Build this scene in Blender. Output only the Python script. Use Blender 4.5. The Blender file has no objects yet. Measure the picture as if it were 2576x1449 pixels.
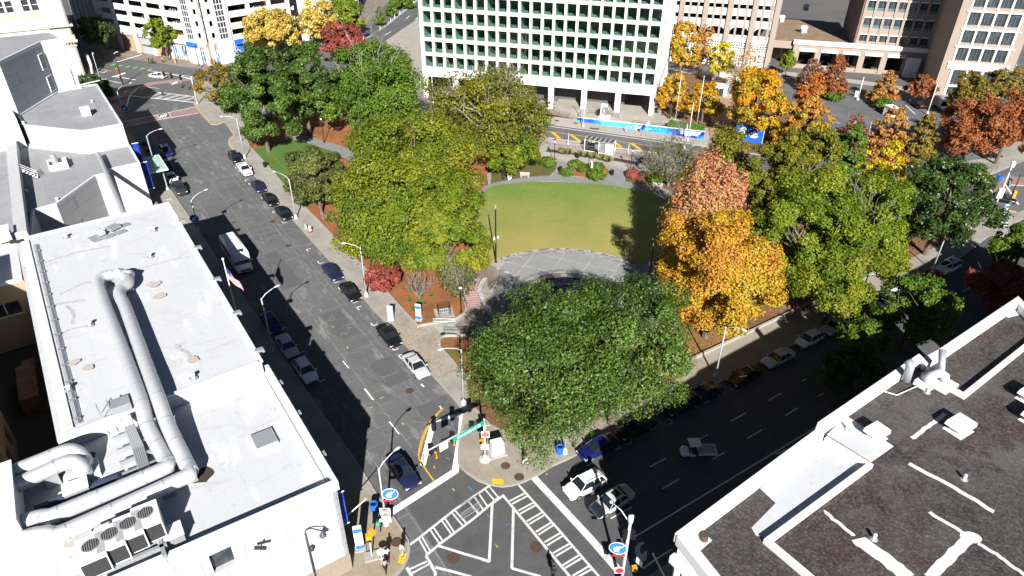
import bpy, bmesh, math, random
import numpy as np
from mathutils import Vector, Matrix
random.seed(7); RNG = np.random.default_rng(7)
SC = bpy.context.scene
COL = SC.collection
rad = math.radians
F, PX, PY, CAMH = 1717.0, 1288.0, 724.5, 54.0
_n = np.array([(1265.0-PX)/F, -(3412.0-PY)/F, -1.0]); _up = -_n/np.linalg.norm(_n)
_fw = np.array([0, 0, -1.0]); _fw = _fw-_up*_fw.dot(_up); _fw /= np.linalg.norm(_fw)
CR = np.array([np.cross(_fw, _up), _fw, _up])
def at(x, y, z=0.0):
    """surveyed sight line met with the level z: a real place in metres"""
    d = CR@np.array([(x-PX)/F, -(y-PY)/F, -1.0]); t = (z-CAMH)/d[2]
    return (d[0]*t, d[1]*t, z)
def P2(x, y, z=0.0):
    a = at(x, y, z); return (a[0], a[1])
def depth(p):
    return -(CR.T@(np.array(p)-np.array([0, 0, CAMH])))[2]
O1 = np.array([-5.56, 58.79]); e1 = np.array([-0.567, 0.8237]); n1 = np.array([-0.8237, -0.567])
O2 = np.array([6.92, 51.68]); e2 = np.array([0.834, 0.5518]); n2 = np.array([0.5518, -0.834])
def Q1(s, n): return tuple(O1+s*e1+n*n1)
def Q2(s, n): return tuple(O2+s*e2+n*n2)
A1 = math.atan2(e1[1], e1[0]); A2 = math.atan2(e2[1], e2[0])
class NT:
    def __init__(s, m): s.t = m.node_tree; s.t.nodes.clear()
    def n(s, k, **kw):
        q = s.t.nodes.new(k)
        for a, b in kw.items(): setattr(q, a, b)
        return q
    def l(s, a, b): s.t.links.new(a, b)
def _c(c): return (c[0], c[1], c[2], 1.0)
def M(name, base, rough=.85, metal=0.0, layers=(), bump=None, spec=.3, trans=0.0, alpha=None, coat=0.0, attr=None, ior=1.45):
    m = bpy.data.materials.new(name); m.use_nodes = True; k = NT(m)
    out = k.n('ShaderNodeOutputMaterial'); b = k.n('ShaderNodeBsdfPrincipled')
    b.inputs['Roughness'].default_value = rough; b.inputs['Metallic'].default_value = metal
    b.inputs['Specular IOR Level'].default_value = spec; b.inputs['Coat Weight'].default_value = coat
    b.inputs['Coat Roughness'].default_value = .05
    geo = k.n('ShaderNodeNewGeometry'); pos = geo.outputs['Position']
    def rotv(a, sx=1, sy=1, sz=1):
        mp = k.n('ShaderNodeMapping'); mp.vector_type = 'POINT'
        vr = k.n('ShaderNodeVectorRotate', rotation_type='Z_AXIS'); vr.inputs['Angle'].default_value = -a
        k.l(pos, vr.inputs['Vector']); k.l(vr.outputs[0], mp.inputs['Vector']); mp.inputs['Scale'].default_value = (sx, sy, sz)
        return mp.outputs[0]
    cur = None
    if attr:  # blend three colours along a per-leaf value
        at_ = k.n('ShaderNodeAttribute', attribute_name='tint'); cr = k.n('ShaderNodeValToRGB')
        el = cr.color_ramp.elements
        el[0].color = _c(attr[0]); el[-1].color = _c(attr[-1])
        for i, c in enumerate(attr[1:-1]):
            q = el.new((i+1)/(len(attr)-1)); q.color = _c(c)
        k.l(at_.outputs['Fac'], cr.inputs[0]); cur = cr.outputs[0]
    def setfac(fac, col, st):
        nonlocal cur
        mx = k.n('ShaderNodeMixRGB'); mx.blend_type = 'MIX'
        mm = k.n('ShaderNodeMath', operation='MULTIPLY'); k.l(fac, mm.inputs[0]); mm.inputs[1].default_value = st
        k.l(mm.outputs[0], mx.inputs[0])
        if cur is None: mx.inputs[1].default_value = _c(base)
        else: k.l(cur, mx.inputs[1])
        mx.inputs[2].default_value = _c(col); cur = mx.outputs[0]
    def rng(o, lo, hi):
        r = k.n('ShaderNodeMapRange'); k.l(o, r.inputs[0]); r.inputs[1].default_value = lo; r.inputs[2].default_value = hi
        return r.outputs[0]
    for L in layers:
        t = L[0]
        if t == 'noise':      # scale, lo, hi, col, strength, [angle, stretch]
            nz = k.n('ShaderNodeTexNoise'); nz.inputs['Scale'].default_value = L[1]; nz.inputs['Detail'].default_value = 6; nz.inputs['Roughness'].default_value = .62
            k.l(rotv(*L[6]) if len(L) > 6 else pos, nz.inputs['Vector'])
            setfac(rng(nz.outputs[0], L[2], L[3]), L[4], L[5])
        elif t == 'crack':    # scale, width, col, strength, angle-stretch
            nz = k.n('ShaderNodeTexNoise'); nz.inputs['Scale'].default_value = L[1]*2.2; nz.inputs['Detail'].default_value = 4
            v = rotv(*L[5]); k.l(v, nz.inputs['Vector'])
            ad = k.n('ShaderNodeVectorMath', operation='MULTIPLY_ADD'); k.l(nz.outputs[1], ad.inputs[0]); ad.inputs[1].default_value = (.9/L[1]*.5,)*3; k.l(v, ad.inputs[2])
            vo = k.n('ShaderNodeTexVoronoi', feature='DISTANCE_TO_EDGE'); vo.inputs['Scale'].default_value = L[1]; k.l(ad.outputs[0], vo.inputs['Vector'])
            f = rng(vo.outputs['Distance'], L[2], 0.0)
            n2_ = k.n('ShaderNodeTexNoise'); n2_.inputs['Scale'].default_value = .35; n2_.inputs['Detail'].default_value = 3; k.l(pos, n2_.inputs['Vector'])
            mu = k.n('ShaderNodeMath', operation='MULTIPLY'); k.l(f, mu.inputs[0]); k.l(rng(n2_.outputs[0], .42, .62), mu.inputs[1])
            setfac(mu.outputs[0], L[3], L[4])
        elif t == 'grad':     # (dx,dy), lo, hi, col, strength, wobble
            dt = k.n('ShaderNodeVectorMath', operation='DOT_PRODUCT'); k.l(pos, dt.inputs[0]); dt.inputs[1].default_value = (L[1][0], L[1][1], 0)
            nz = k.n('ShaderNodeTexNoise'); nz.inputs['Scale'].default_value = .14; nz.inputs['Detail'].default_value = 5; k.l(pos, nz.inputs['Vector'])
            ma = k.n('ShaderNodeMath', operation='MULTIPLY_ADD'); k.l(nz.outputs[0], ma.inputs[0]); ma.inputs[1].default_value = L[6]; k.l(dt.outputs['Value'], ma.inputs[2])
            setfac(rng(ma.outputs[0], L[2], L[3]), L[4], L[5])
        elif t == 'brick':    # (w,h), mortar, col mortar, strength, angle, wall?, offset, (col2, strength2)
            if L[6]:
                vr = k.n('ShaderNodeVectorRotate', rotation_type='Z_AXIS'); vr.inputs['Angle'].default_value = -L[5]; k.l(pos, vr.inputs['Vector'])
                sp = k.n('ShaderNodeSeparateXYZ'); k.l(vr.outputs[0], sp.inputs[0]); aa = k.n('ShaderNodeMath', operation='ADD'); k.l(sp.outputs[0], aa.inputs[0]); k.l(sp.outputs[1], aa.inputs[1])
                cb = k.n('ShaderNodeCombineXYZ'); k.l(aa.outputs[0], cb.inputs[0]); k.l(sp.outputs[2], cb.inputs[1]); v = cb.outputs[0]
            else: v = rotv(L[5])
            br = k.n('ShaderNodeTexBrick'); br.inputs['Scale'].default_value = 1.0; br.offset = L[7]
            br.inputs['Brick Width'].default_value = L[1][0]; br.inputs['Row Height'].default_value = L[1][1]; br.inputs['Mortar Size'].default_value = L[2]
            br.inputs['Color1'].default_value = (0, 0, 0, 1); br.inputs['Color2'].default_value = (1, 1, 1, 1); br.inputs['Mortar'].default_value = (.5, .5, .5, 1); br.inputs['Bias'].default_value = 0.0
            k.l(v, br.inputs['Vector'])
            if len(L) > 8: setfac(br.outputs['Color'], L[8], L[9])
            setfac(br.outputs['Fac'], L[3], L[4])
    if cur is None: b.inputs['Base Color'].default_value = _c(base)
    else: k.l(cur, b.inputs['Base Color'])
    if bump:
        nz = k.n('ShaderNodeTexNoise'); nz.inputs['Scale'].default_value = bump[0]; nz.inputs['Detail'].default_value = 4; k.l(pos, nz.inputs['Vector'])
        bp = k.n('ShaderNodeBump'); bp.inputs['Strength'].default_value = bump[1]; bp.inputs['Distance'].default_value = .1; k.l(nz.outputs[0], bp.inputs['Height']); k.l(bp.outputs[0], b.inputs['Normal'])
    if alpha is not None: b.inputs['Alpha'].default_value = alpha
    sh = b.outputs[0]
    if trans:
        tr = k.n('ShaderNodeBsdfTranslucent'); mx = k.n('ShaderNodeMixShader'); mx.inputs[0].default_value = trans
        if cur is None: tr.inputs[0].default_value = _c(base)
        else: k.l(cur, tr.inputs[0])
        k.l(sh, mx.inputs[1]); k.l(tr.outputs[0], mx.inputs[2]); sh = mx.outputs[0]
    k.l(sh, out.inputs[0]); return m
class MB:
    def __init__(s): s.v = []; s.f = []; s.m = []
    def add(s, vs, fs, mi=0):
        o = len(s.v); s.v += [tuple(map(float, v)) for v in vs]; s.f += [tuple(i+o for i in f) for f in fs]; s.m += [mi]*len(fs); return s
    def prism(s, pts, z0, z1, mi=0, top=None, bottom=True):
        n = len(pts); a = sum(pts[i][0]*pts[(i+1) % n][1]-pts[(i+1) % n][0]*pts[i][1] for i in range(n))
        if a < 0: pts = pts[::-1]
        vs = [(p[0], p[1], z0) for p in pts]+[(p[0], p[1], z1) for p in pts]
        s.add(vs, [(i, (i+1) % n, (i+1) % n+n, i+n) for i in range(n)], mi)
        s.add(vs[n:], [tuple(range(n))], mi if top is None else top)
        if bottom: s.add(vs[:n], [tuple(range(n))[::-1]], mi)
        return s
    def sheet(s, pts, z, mi=0):
        n = len(pts); a = sum(pts[i][0]*pts[(i+1) % n][1]-pts[(i+1) % n][0]*pts[i][1] for i in range(n))
        if a < 0: pts = pts[::-1]
        return s.add([(p[0], p[1], z) for p in pts], [tuple(range(n))], mi)
    def box(s, c, size, rz=0.0, mi=0, taper=1.0):
        x, y, z = size[0]/2, size[1]/2, size[2]/2; ca, sa = math.cos(rz), math.sin(rz)
        vs = []
        for dz in (-z, z):
            t = taper if dz > 0 else 1.0
            for dx, dy in ((-x, -y), (x, -y), (x, y), (-x, y)):
                dx *= t; dy *= t
                vs.append((c[0]+dx*ca-dy*sa, c[1]+dx*sa+dy*ca, c[2]+dz))
        return s.add(vs, [(0, 3, 2, 1), (4, 5, 6, 7), (0, 1, 5, 4), (1, 2, 6, 5), (2, 3, 7, 6), (3, 0, 4, 7)], mi)
    def strip(s, pts, w, z, mi=0):
        """flat ribbon of width w along a polyline"""
        L, R = offset(pts, w/2), offset(pts, -w/2); n = len(pts)
        s.add([(p[0], p[1], z) for p in L]+[(p[0], p[1], z) for p in R], [(i+n, i+1+n, i+1, i) for i in range(n-1)], mi); return s
    def wall(s, pts, w, z0, z1, mi=0, closed=False):
        if closed: pts = list(pts)+[pts[0]]
        L, R = offset(pts, w/2), offset(pts, -w/2); n = len(pts)
        vs = [(p[0], p[1], z) for z in (z0, z1) for q in (L, R) for p in q]
        fs = []
        for i in range(n-1):
            a, b, c, d = i, i+n, i+2*n, i+3*n
            fs += [(b, b+1, d+1, d), (a+1, a, c, c+1), (d, d+1, c+1, c), (a, a+1, b+1, b)]
        fs += [(0, n, 3*n, 2*n), (2*n-1, n-1, 3*n-1, 4*n-1)]
        return s.add(vs, fs, mi)
    def tube(s, pts, r, n=8, mi=0, caps=True):
        pts = [np.array(p, float) for p in pts]; m = len(pts); rs = r if hasattr(r, '__len__') else [r]*m
        vs = []; prev = None
        for i in range(m):
            d = (pts[min(i+1, m-1)]-pts[max(i-1, 0)]); d /= (np.linalg.norm(d)+1e-9)
            if prev is None:
                a = np.array([0, 0, 1.0]) if abs(d[2]) < .9 else np.array([1.0, 0, 0]); u = np.cross(d, a)
            else: u = prev-d*prev.dot(d)
            u /= (np.linalg.norm(u)+1e-9); prev = u; w = np.cross(d, u)
            for j in range(n):
                t = 2*math.pi*j/n; vs.append(pts[i]+rs[i]*(u*math.cos(t)+w*math.sin(t)))
        fs = [(i*n+j, i*n+(j+1) % n, (i+1)*n+(j+1) % n, (i+1)*n+j) for i in range(m-1) for j in range(n)]
        if caps: fs += [tuple(range(n))[::-1], tuple(range((m-1)*n, m*n))]
        return s.add(vs, fs, mi)
    def lathe(s, c, prof, n=12, mi=0):
        vs = [(c[0]+r*math.cos(2*math.pi*j/n), c[1]+r*math.sin(2*math.pi*j/n), c[2]+z) for r, z in prof for j in range(n)]
        fs = [(i*n+j, i*n+(j+1) % n, (i+1)*n+(j+1) % n, (i+1)*n+j) for i in range(len(prof)-1) for j in range(n)]
        fs += [tuple(range(n))[::-1], tuple(range((len(prof)-1)*n, len(prof)*n))]
        return s.add(vs, fs, mi)
    def mesh(s, name, mats, off=(0, 0, 0), smooth=False):
        me = bpy.data.meshes.new(name)
        me.from_pydata([(v[0]-off[0], v[1]-off[1], v[2]-off[2]) for v in s.v], [], s.f)
        for q in (mats if isinstance(mats, (list, tuple)) else [mats]): me.materials.append(q)
        if len(me.materials) > 1: me.polygons.foreach_set('material_index', s.m)
        if smooth: me.polygons.foreach_set('use_smooth', [True]*len(s.f))
        me.update(); return me
    def build(s, name, mats, parent=None, local=False, smooth=False, rz=None):
        """local: vertices already relative to the parent; else world coordinates"""
        off = (0, 0, 0)
        if parent is not None and not local:
            q = parent
            while q is not None: off = tuple(off[i]+q.location[i] for i in range(3)); q = q.parent
        ob = bpy.data.objects.new(name, s.mesh(name, mats, off, smooth)); COL.objects.link(ob)
        if parent is not None: ob.parent = parent
        return ob
def offset(pts, d):
    out = []; n = len(pts); closed = n > 2 and abs(pts[0][0]-pts[-1][0])+abs(pts[0][1]-pts[-1][1]) < 1e-6
    for i in range(n):
        p = np.array(pts[i][:2], float)
        if closed and i in (0, n-1): a, b = np.array(pts[-2][:2]), np.array(pts[1][:2])
        else: a, b = np.array(pts[max(i-1, 0)][:2]), np.array(pts[min(i+1, n-1)][:2])
        d1 = p-a; d2 = b-p
        l1, l2 = np.linalg.norm(d1), np.linalg.norm(d2)
        if l1 < 1e-9: d1, l1 = d2, l2
        if l2 < 1e-9: d2, l2 = d1, l1
        d1 = d1/l1; d2 = d2/l2; t = d1+d2
        t = t/(np.linalg.norm(t)+1e-9); nn = np.array([-t[1], t[0]]); cs = max(.4, nn.dot(np.array([-d1[1], d1[0]])))
        out.append(tuple(p+nn*d/cs))
    return out
def smoothline(pts, n=6, closed=False):
    pts = [np.array(p, float) for p in pts]; out = []; m = len(pts); rngi = range(m if closed else m-1)
    for i in rngi:
        g = (lambda j: pts[j % m]) if closed else (lambda j: pts[min(max(j, 0), m-1)])
        p0, p1, p2, p3 = g(i-1), g(i), g(i+1), g(i+2)
        for t in np.linspace(0, 1, n, endpoint=False):
            out.append(tuple(.5*((2*p1)+(-p0+p2)*t+(2*p0-5*p1+4*p2-p3)*t*t+(-p0+3*p1-3*p2+p3)*t**3)))
    if not closed: out.append(tuple(pts[-1]))
    return out
def tag(o, label, cat, group=None):
    o['label'] = label; o['category'] = cat
    if group: o['group'] = group
    return o
def thing(name, label, cat, loc=(0, 0, 0), rz=0.0, group=None):
    o = bpy.data.objects.new(name, None); COL.objects.link(o); o.empty_display_size = .3
    o.location = loc; o.rotation_euler = (0, 0, rz); return tag(o, label, cat, group)
def struct(name, mb, mats, kind='structure', smooth=False):
    o = mb.build(name, mats, smooth=smooth); o['kind'] = kind; return o
def copy_tree(o, parent=None):
    c = o.copy(); COL.objects.link(c)
    if parent is not None: c.parent = parent; c.matrix_parent_inverse = o.matrix_parent_inverse
    for ch in [q for q in KIDS.get(o.name, o.children)]: copy_tree(ch, c)
    return c
KIDS = {}
def pix(l, z=0.0): return [P2(x, y, z) for x, y in l]
def facade(mb, p0, d, U, z0, z1, holes, dep, mi=0, mr=None, out=None):
    """wall from p0 along unit d, outward normal out, rectangular openings (u0,u1,za,zb) with reveals of depth dep"""
    us = sorted({0.0, U}|{h[0] for h in holes}|{h[1] for h in holes}); zs = sorted({z0, z1}|{h[2] for h in holes}|{h[3] for h in holes})
    d = np.array(d); p0 = np.array(p0); mr = mi if mr is None else mr
    out = np.array(out)
    def pt(u, z, k=0): q = p0+d*u-out*k; return (q[0], q[1], z)
    flip = (d[0]*out[1]-d[1]*out[0]) > 0
    def fq(a, b, c, e, m): mb.add([a, b, c, e] if not flip else [a, e, c, b], [(0, 1, 2, 3)], m)
    for i in range(len(us)-1):
        for j in range(len(zs)-1):
            uc, zc = (us[i]+us[i+1])/2, (zs[j]+zs[j+1])/2
            if any(h[0] < uc < h[1] and h[2] < zc < h[3] for h in holes): continue
            fq(pt(us[i], zs[j]), pt(us[i+1], zs[j]), pt(us[i+1], zs[j+1]), pt(us[i], zs[j+1]), mi)
    for a, b, c, e in holes:
        fq(pt(a, c), pt(a, c, dep), pt(b, c, dep), pt(b, c), mr); fq(pt(a, e), pt(b, e), pt(b, e, dep), pt(a, e, dep), mr)
        fq(pt(a, c), pt(a, e), pt(a, e, dep), pt(a, c, dep), mr); fq(pt(b, c), pt(b, c, dep), pt(b, e, dep), pt(b, e), mr)
    fq(pt(0, z0, 0), pt(0, z1, 0), pt(0, z1, dep), pt(0, z0, dep), mi); fq(pt(U, z0, 0), pt(U, z0, dep), pt(U, z1, dep), pt(U, z1, 0), mi)
    fq(pt(0, z1, 0), pt(U, z1, 0), pt(U, z1, dep), pt(0, z1, dep), mi)
    return pt
def panel(pt, u0, u1, z0, z1, k, th=.05):
    """thin slab between depths k and k+th"""
    m = MB(); vs = [pt(u, z, kk) for kk in (k, k+th) for u, z in ((u0, z0), (u1, z0), (u1, z1), (u0, z1))]
    m.add(vs, [(0, 1, 2, 3), (7, 6, 5, 4), (0, 4, 5, 1), (1, 5, 6, 2), (2, 6, 7, 3), (3, 7, 4, 0)]); return m
_font = [None]
def text_mesh(body, size, depth_=.01):
    cu = bpy.data.curves.new('lettering', 'FONT'); cu.body = body; cu.size = size; cu.align_x = 'CENTER'; cu.align_y = 'CENTER'; cu.extrude = depth_
    ob = bpy.data.objects.new('lettering', cu); COL.objects.link(ob)
    dg = bpy.context.evaluated_depsgraph_get(); me = bpy.data.meshes.new_from_object(ob.evaluated_get(dg))
    bpy.data.objects.remove(ob); bpy.data.curves.remove(cu); return me
def text_on(body, size, centre, right, upv, mat_, parent, name='lettering', local=False):
    me = text_mesh(body, size); r = Vector(right).normalized(); u = Vector(upv).normalized(); nn = r.cross(u)
    mt = Matrix((r, u, nn)).transposed().to_4x4(); mt.translation = Vector(centre)
    me.transform(mt)
    if parent is not None and not local:
        q = parent; off = Vector((0, 0, 0))
        while q is not None: off += q.location; q = q.parent
        me.transform(Matrix.Translation(-off))
    me.materials.clear(); me.materials.append(mat_)
    ob = bpy.data.objects.new(name, me); COL.objects.link(ob); ob.parent = parent; return ob
SUN_EL, SUN_AZ = 30.5, 174.0     # azimuth measured clockwise from +Y (north)
w = bpy.data.worlds.new('World'); SC.world = w; w.use_nodes = True
wk = w.node_tree; wk.nodes.clear()
sky = wk.nodes.new('ShaderNodeTexSky'); sky.sky_type = 'NISHITA'; sky.sun_disc = False
sky.sun_elevation = rad(SUN_EL); sky.sun_rotation = rad(SUN_AZ); sky.air_density = .3; sky.dust_density = .1; sky.ozone_density = 1.0
bg = wk.nodes.new('ShaderNodeBackground'); bg.inputs[1].default_value = .05
wo = wk.nodes.new('ShaderNodeOutputWorld'); wk.links.new(sky.outputs[0], bg.inputs[0]); wk.links.new(bg.outputs[0], wo.inputs[0])
sl = bpy.data.lights.new('sun', 'SUN'); sl.energy = 5.0; sl.angle = rad(.5); sl.color = (1.0, .965, .92)
so = bpy.data.objects.new('sun', sl); COL.objects.link(so)
sd = Vector((math.sin(rad(SUN_AZ))*math.cos(rad(SUN_EL)), math.cos(rad(SUN_AZ))*math.cos(rad(SUN_EL)), math.sin(rad(SUN_EL))))
so.rotation_euler = sd.to_track_quat('Z', 'Y').to_euler(); so.location = sd*300
cam = bpy.data.cameras.new('camera'); cam.sensor_width = 36; cam.lens = 36*F/2576; cam.clip_end = 6000; cam.clip_start = .5
co = bpy.data.objects.new('camera', cam); COL.objects.link(co); SC.camera = co
co.matrix_world = Matrix([list(CR[i])+[(0, 0, CAMH)[i]] for i in range(3)]+[[0, 0, 0, 1]])
SC.view_settings.view_transform = 'Standard'; SC.view_settings.look = 'None'; SC.view_settings.exposure = 1.12; SC.view_settings.gamma = 1
SC.cycles.max_bounces = 5; SC.cycles.diffuse_bounces = 2; SC.cycles.glossy_bounces = 2; SC.cycles.transparent_max_bounces = 6
SC.cycles.transmission_bounces = 3; SC.cycles.caustics_reflective = False; SC.cycles.caustics_refractive = False
try: SC.cycles.use_denoising = True; SC.cycles.denoiser = 'OPENIMAGEDENOISE'
except Exception: pass
def sc_(c, k): return tuple(x*k for x in c)
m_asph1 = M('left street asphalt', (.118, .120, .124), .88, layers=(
    ('brick', (9.0, 4.2), .06, (.30, .30, .295), .75, A1, False, .37, (.098, .10, .104), .35),
    ('brick', (5.5, 13.0), .05, (.26, .26, .255), .6, A1, False, .61, (.10, .10, .103), .25), ('noise', .8, .45, .62, (.105, .106, .11), .75), ('noise', .045, .42, .62, (.165, .165, .165), .55), ('noise', .35, .50, .78, (.065, .065, .07), .5), ('noise', .9, .52, .75, (.2, .2, .2), .35, (A1, .25, 1, 1)),
    ('crack', .16, .018, (.30, .30, .295), .45, (A1, .55, 1, 1)), ('crack', .33, .012, (.27, .27, .265), .4, (A1, .7, 1, 1)),
    ('noise', 5, .35, .75, (.07, .07, .073), .35), ('noise', .55, .58, .66, (.27, .27, .265), .5, (A1, .3, 1, 1)), ('noise', .28, .62, .70, (.045, .045, .048), .6)), bump=(14, .25))
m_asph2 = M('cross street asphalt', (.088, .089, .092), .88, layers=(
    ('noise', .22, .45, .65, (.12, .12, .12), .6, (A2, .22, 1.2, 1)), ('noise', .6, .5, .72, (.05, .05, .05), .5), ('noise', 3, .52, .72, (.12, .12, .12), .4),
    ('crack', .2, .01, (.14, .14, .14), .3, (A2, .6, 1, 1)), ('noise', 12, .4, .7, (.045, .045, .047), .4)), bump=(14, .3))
m_asph3 = M('parking lot asphalt', (.115, .117, .122), .85, layers=(
    ('noise', .12, .46, .66, (.19, .19, .195), .5), ('noise', .5, .5, .7, (.075, .075, .08), .5), ('crack', .2, .012, (.2, .2, .2), .4, (0, 1, 1, 1)), ('noise', 8, .4, .7, (.08, .08, .085), .3)), bump=(12, .2))
m_patch = M('fresh asphalt patch', (.10, .101, .105), .85, layers=(('noise', 1.2, .4, .7, (.12, .12, .12), .5), ('crack', .3, .02, (.25, .25, .25), .8, (A1, .7, 1, 1)), ('noise', 9, .4, .7, (.06, .06, .062), .35)), bump=(14, .25))
def conc(name, c, slab=(1.6, 3.2), ang=A1, dirt=(.16, .135, .11), st=.5, joint=(.11, .10, .09)):
    return M(name, c, .9, layers=(('brick', slab, .022, joint, .55, ang, False, .0, sc_(c, 1.18), .35), ('noise', .25, .45, .66, dirt, st), ('noise', 1.3, .5, .72, sc_(c, .75), .4), ('noise', 7, .45, .7, sc_(c, .85), .35)), bump=(20, .12))
m_walk1 = conc('left street concrete pavement', (.30, .285, .255), (3.4, 3.0), A1)
m_walk2 = conc('corner concrete pavement', (.29, .26, .215), (2.6, 2.6), A2, (.20, .165, .125), .45)
m_walk3 = conc('pale concrete pavement', (.34, .315, .28), (1.7, 2.2), math.atan2(-15.8, 56.9), (.24, .21, .18), .35)
m_kerb = M('granite kerb', (.33, .31, .28), .9, layers=(('noise', .8, .4, .7, (.22, .2, .17), .5),))
m_bluestone = M('grey path paving', (.20, .205, .205), .85, layers=(('brick', (3.0, 6.0), .03, (.36, .36, .35), .6, A2, False, .5, (.23, .235, .235), .4), ('noise', .4, .45, .65, (.16, .165, .165), .5)))
m_plaza = M('grey plaza paving', (.235, .24, .24), .85, layers=(('brick', (4.4, 4.4), .07, (.42, .42, .41), .75, rad(66), False, .0, (.27, .275, .275), .4), ('brick', (1.1, 1.1), .012, (.19, .19, .19), .3, rad(66), False, .0), ('noise', .5, .45, .66, (.19, .19, .19), .5)))
m_brownpath = M('brown stained path', (.17, .135, .105), .9, layers=(('noise', .35, .45, .6, (.24, .22, .19), .7), ('noise', 3, .56, .66, (.30, .12, .03), .5)))
m_grass = M('mown lawn grass', (.105, .20, .030), .95, layers=(('grad', (.05, -1), -111, -84, (.34, .285, .085), .95, 22), ('noise', .16, .60, .72, (.33, .25, .11), .6), ('noise', .3, .5, .72, (.16, .21, .035), .4), ('noise', 2.5, .48, .7, (.36, .31, .12), .4), ('noise', 14, .42, .7, (.12, .13, .03), .4), ('noise', 6, .66, .72, (.5, .42, .25), .5)), bump=(30, .5))
m_grass2 = M('rough leafy grass', (.07, .10, .02), .95, layers=(('noise', .35, .45, .6, (.16, .075, .025), .8), ('noise', 3, .5, .68, (.05, .085, .015), .7), ('noise', 9, .52, .66, (.22, .12, .05), .5)), bump=(20, .6))
m_mulch = M('pine straw mulch', (.24, .088, .030), .95, layers=(('noise', .13, .5, .6, (.11, .06, .03), .8), ('noise', .25, .4, .62, (.36, .145, .05), .6), ('noise', 2.2, .48, .68, (.20, .06, .02), .6), ('noise', 14, .45, .66, (.42, .18, .07), .5), ('noise', .6, .6, .75, (.12, .13, .03), .55)), bump=(22, .8))
m_litter = M('fallen leaf litter', (.13, .07, .04), .95, layers=(('noise', .2, .45, .62, (.23, .12, .055), .7), ('noise', 3.5, .5, .62, (.34, .16, .06), .6), ('noise', 12, .52, .64, (.30, .17, .06), .6), ('noise', .5, .55, .7, (.06, .07, .02), .6)), bump=(20, .8))
m_soil = M('dark bark soil', (.045, .033, .026), .95, layers=(('noise', 4, .45, .7, (.10, .07, .05), .6),), bump=(15, .6))
m_paint = M('white road paint', (.62, .62, .61), .75, layers=(('noise', 1.1, .5, .68, (.30, .30, .30), .6), ('noise', 9, .56, .68, (.12, .12, .12), .75)))
m_paintw = M('bright white road paint', (.80, .80, .79), .7, layers=(('noise', 1.5, .55, .75, (.5, .5, .5), .5), ('noise', 9, .6, .7, (.15, .15, .15), .5)))
m_yel = M('yellow road paint', (.62, .36, .03), .75, layers=(('noise', 3, .5, .68, (.25, .18, .08), .7),))
m_green = M('green bike lane paint', (.12, .50, .10), .7, layers=(('noise', 3, .5, .7, (.1, .3, .08), .5),))
m_tact = M('yellow tactile paving', (.70, .42, .02), .7, layers=(('noise', 3, .55, .7, (.5, .3, .05), .5),))
m_brickx = M('red brick paving', (.26, .16, .145), .9, layers=(('brick', (.5, .25), .03, (.33, .27, .26), .5, A1, False, .5, (.20, .11, .10), .5), ('noise', .5, .45, .65, (.34, .24, .22), .5)))
m_plazabrick = M('brown brick plaza', (.21, .165, .15), .9, layers=(('noise', .3, .45, .65, (.27, .22, .2), .6), ('brick', (2.5, 1.2), .02, (.14, .11, .10), .4, math.atan2(-15.8, 56.9), False, .5)))
m_tanpav = M('tan paving', (.33, .22, .13), .9, layers=(('noise', .2, .45, .62, (.24, .16, .10), .6), ('noise', 2, .5, .7, (.38, .27, .17), .4)))
m_iron = M('rusty iron cover', (.07, .04, .03), .8, layers=(('noise', 9, .45, .6, (.13, .08, .06), .6),))
m_redmark = M('red spray paint', (.5, .06, .05), .8)
m_bluemark = M('blue spray paint', (.05, .25, .5), .8)
def za(*l): return pix([(737.9+x/3.272, 1006.2+y/3.272) for x, y in l])
def zb(*l): return pix([(1207.5+x/3.272, 1006.2+y/3.272) for x, y in l])
def zc(*l): return pix([(1475.8+x/3.391, 1207.5+y/3.391) for x, y in l])
def z1(*l): return pix([(1274.6+x/6.0, 241.5+y/6.0) for x, y in l])
def z5(*l): return pix([(1073.3+x/6.0, 603.7+y/6.0) for x, y in l])
def z6(*l): return pix([(268.3+x/5.143, 201.3+y/5.143) for x, y in l])
def z4(*l): return pix([(201.2+x/4.8, y/4.8) for x, y in l])
def t11(*l): return pix([(644+x/3.0, 483+y/3.0) for x, y in l])
def t12(*l): return pix([(1288+x/3.0, 483+y/3.0) for x, y in l])
def t13(*l): return pix([(1932+x/3.0, 483+y/3.0) for x, y in l])
def t21(*l): return pix([(644+x/3.0, 966+y/3.0) for x, y in l])
def t22(*l): return pix([(1288+x/3.0, 966+y/3.0) for x, y in l])
def t23(*l): return pix([(1932+x/3.0, 966+y/3.0) for x, y in l])
m_ground = M('city ground', (.10, .10, .10), .9, layers=(('noise', .03, .4, .6, (.16, .14, .12), .6), ('noise', .8, .4, .7, (.07, .07, .07), .5)))
struct('ground', MB().sheet([(-1600, -600), (1600, -600), (1600, 2200), (-1600, 2200)], -.02), m_ground)
struct('street', MB().sheet([Q1(-70, -40), Q1(-70, 22), Q1(-14, 22), Q1(-8, 13.4), Q1(100, 15.2), Q1(135, 40), Q1(150, 40), Q1(140, -25), Q1(112, -6), Q1(90, -1), Q1(30, -.5), Q1(5, -6), Q1(-20, -40)], .000), m_asph1)
struct('road', MB().sheet([Q2(-18, -9), Q2(-18, 19), Q2(140, 19), Q2(140, -9)], .004), m_asph2)
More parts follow.
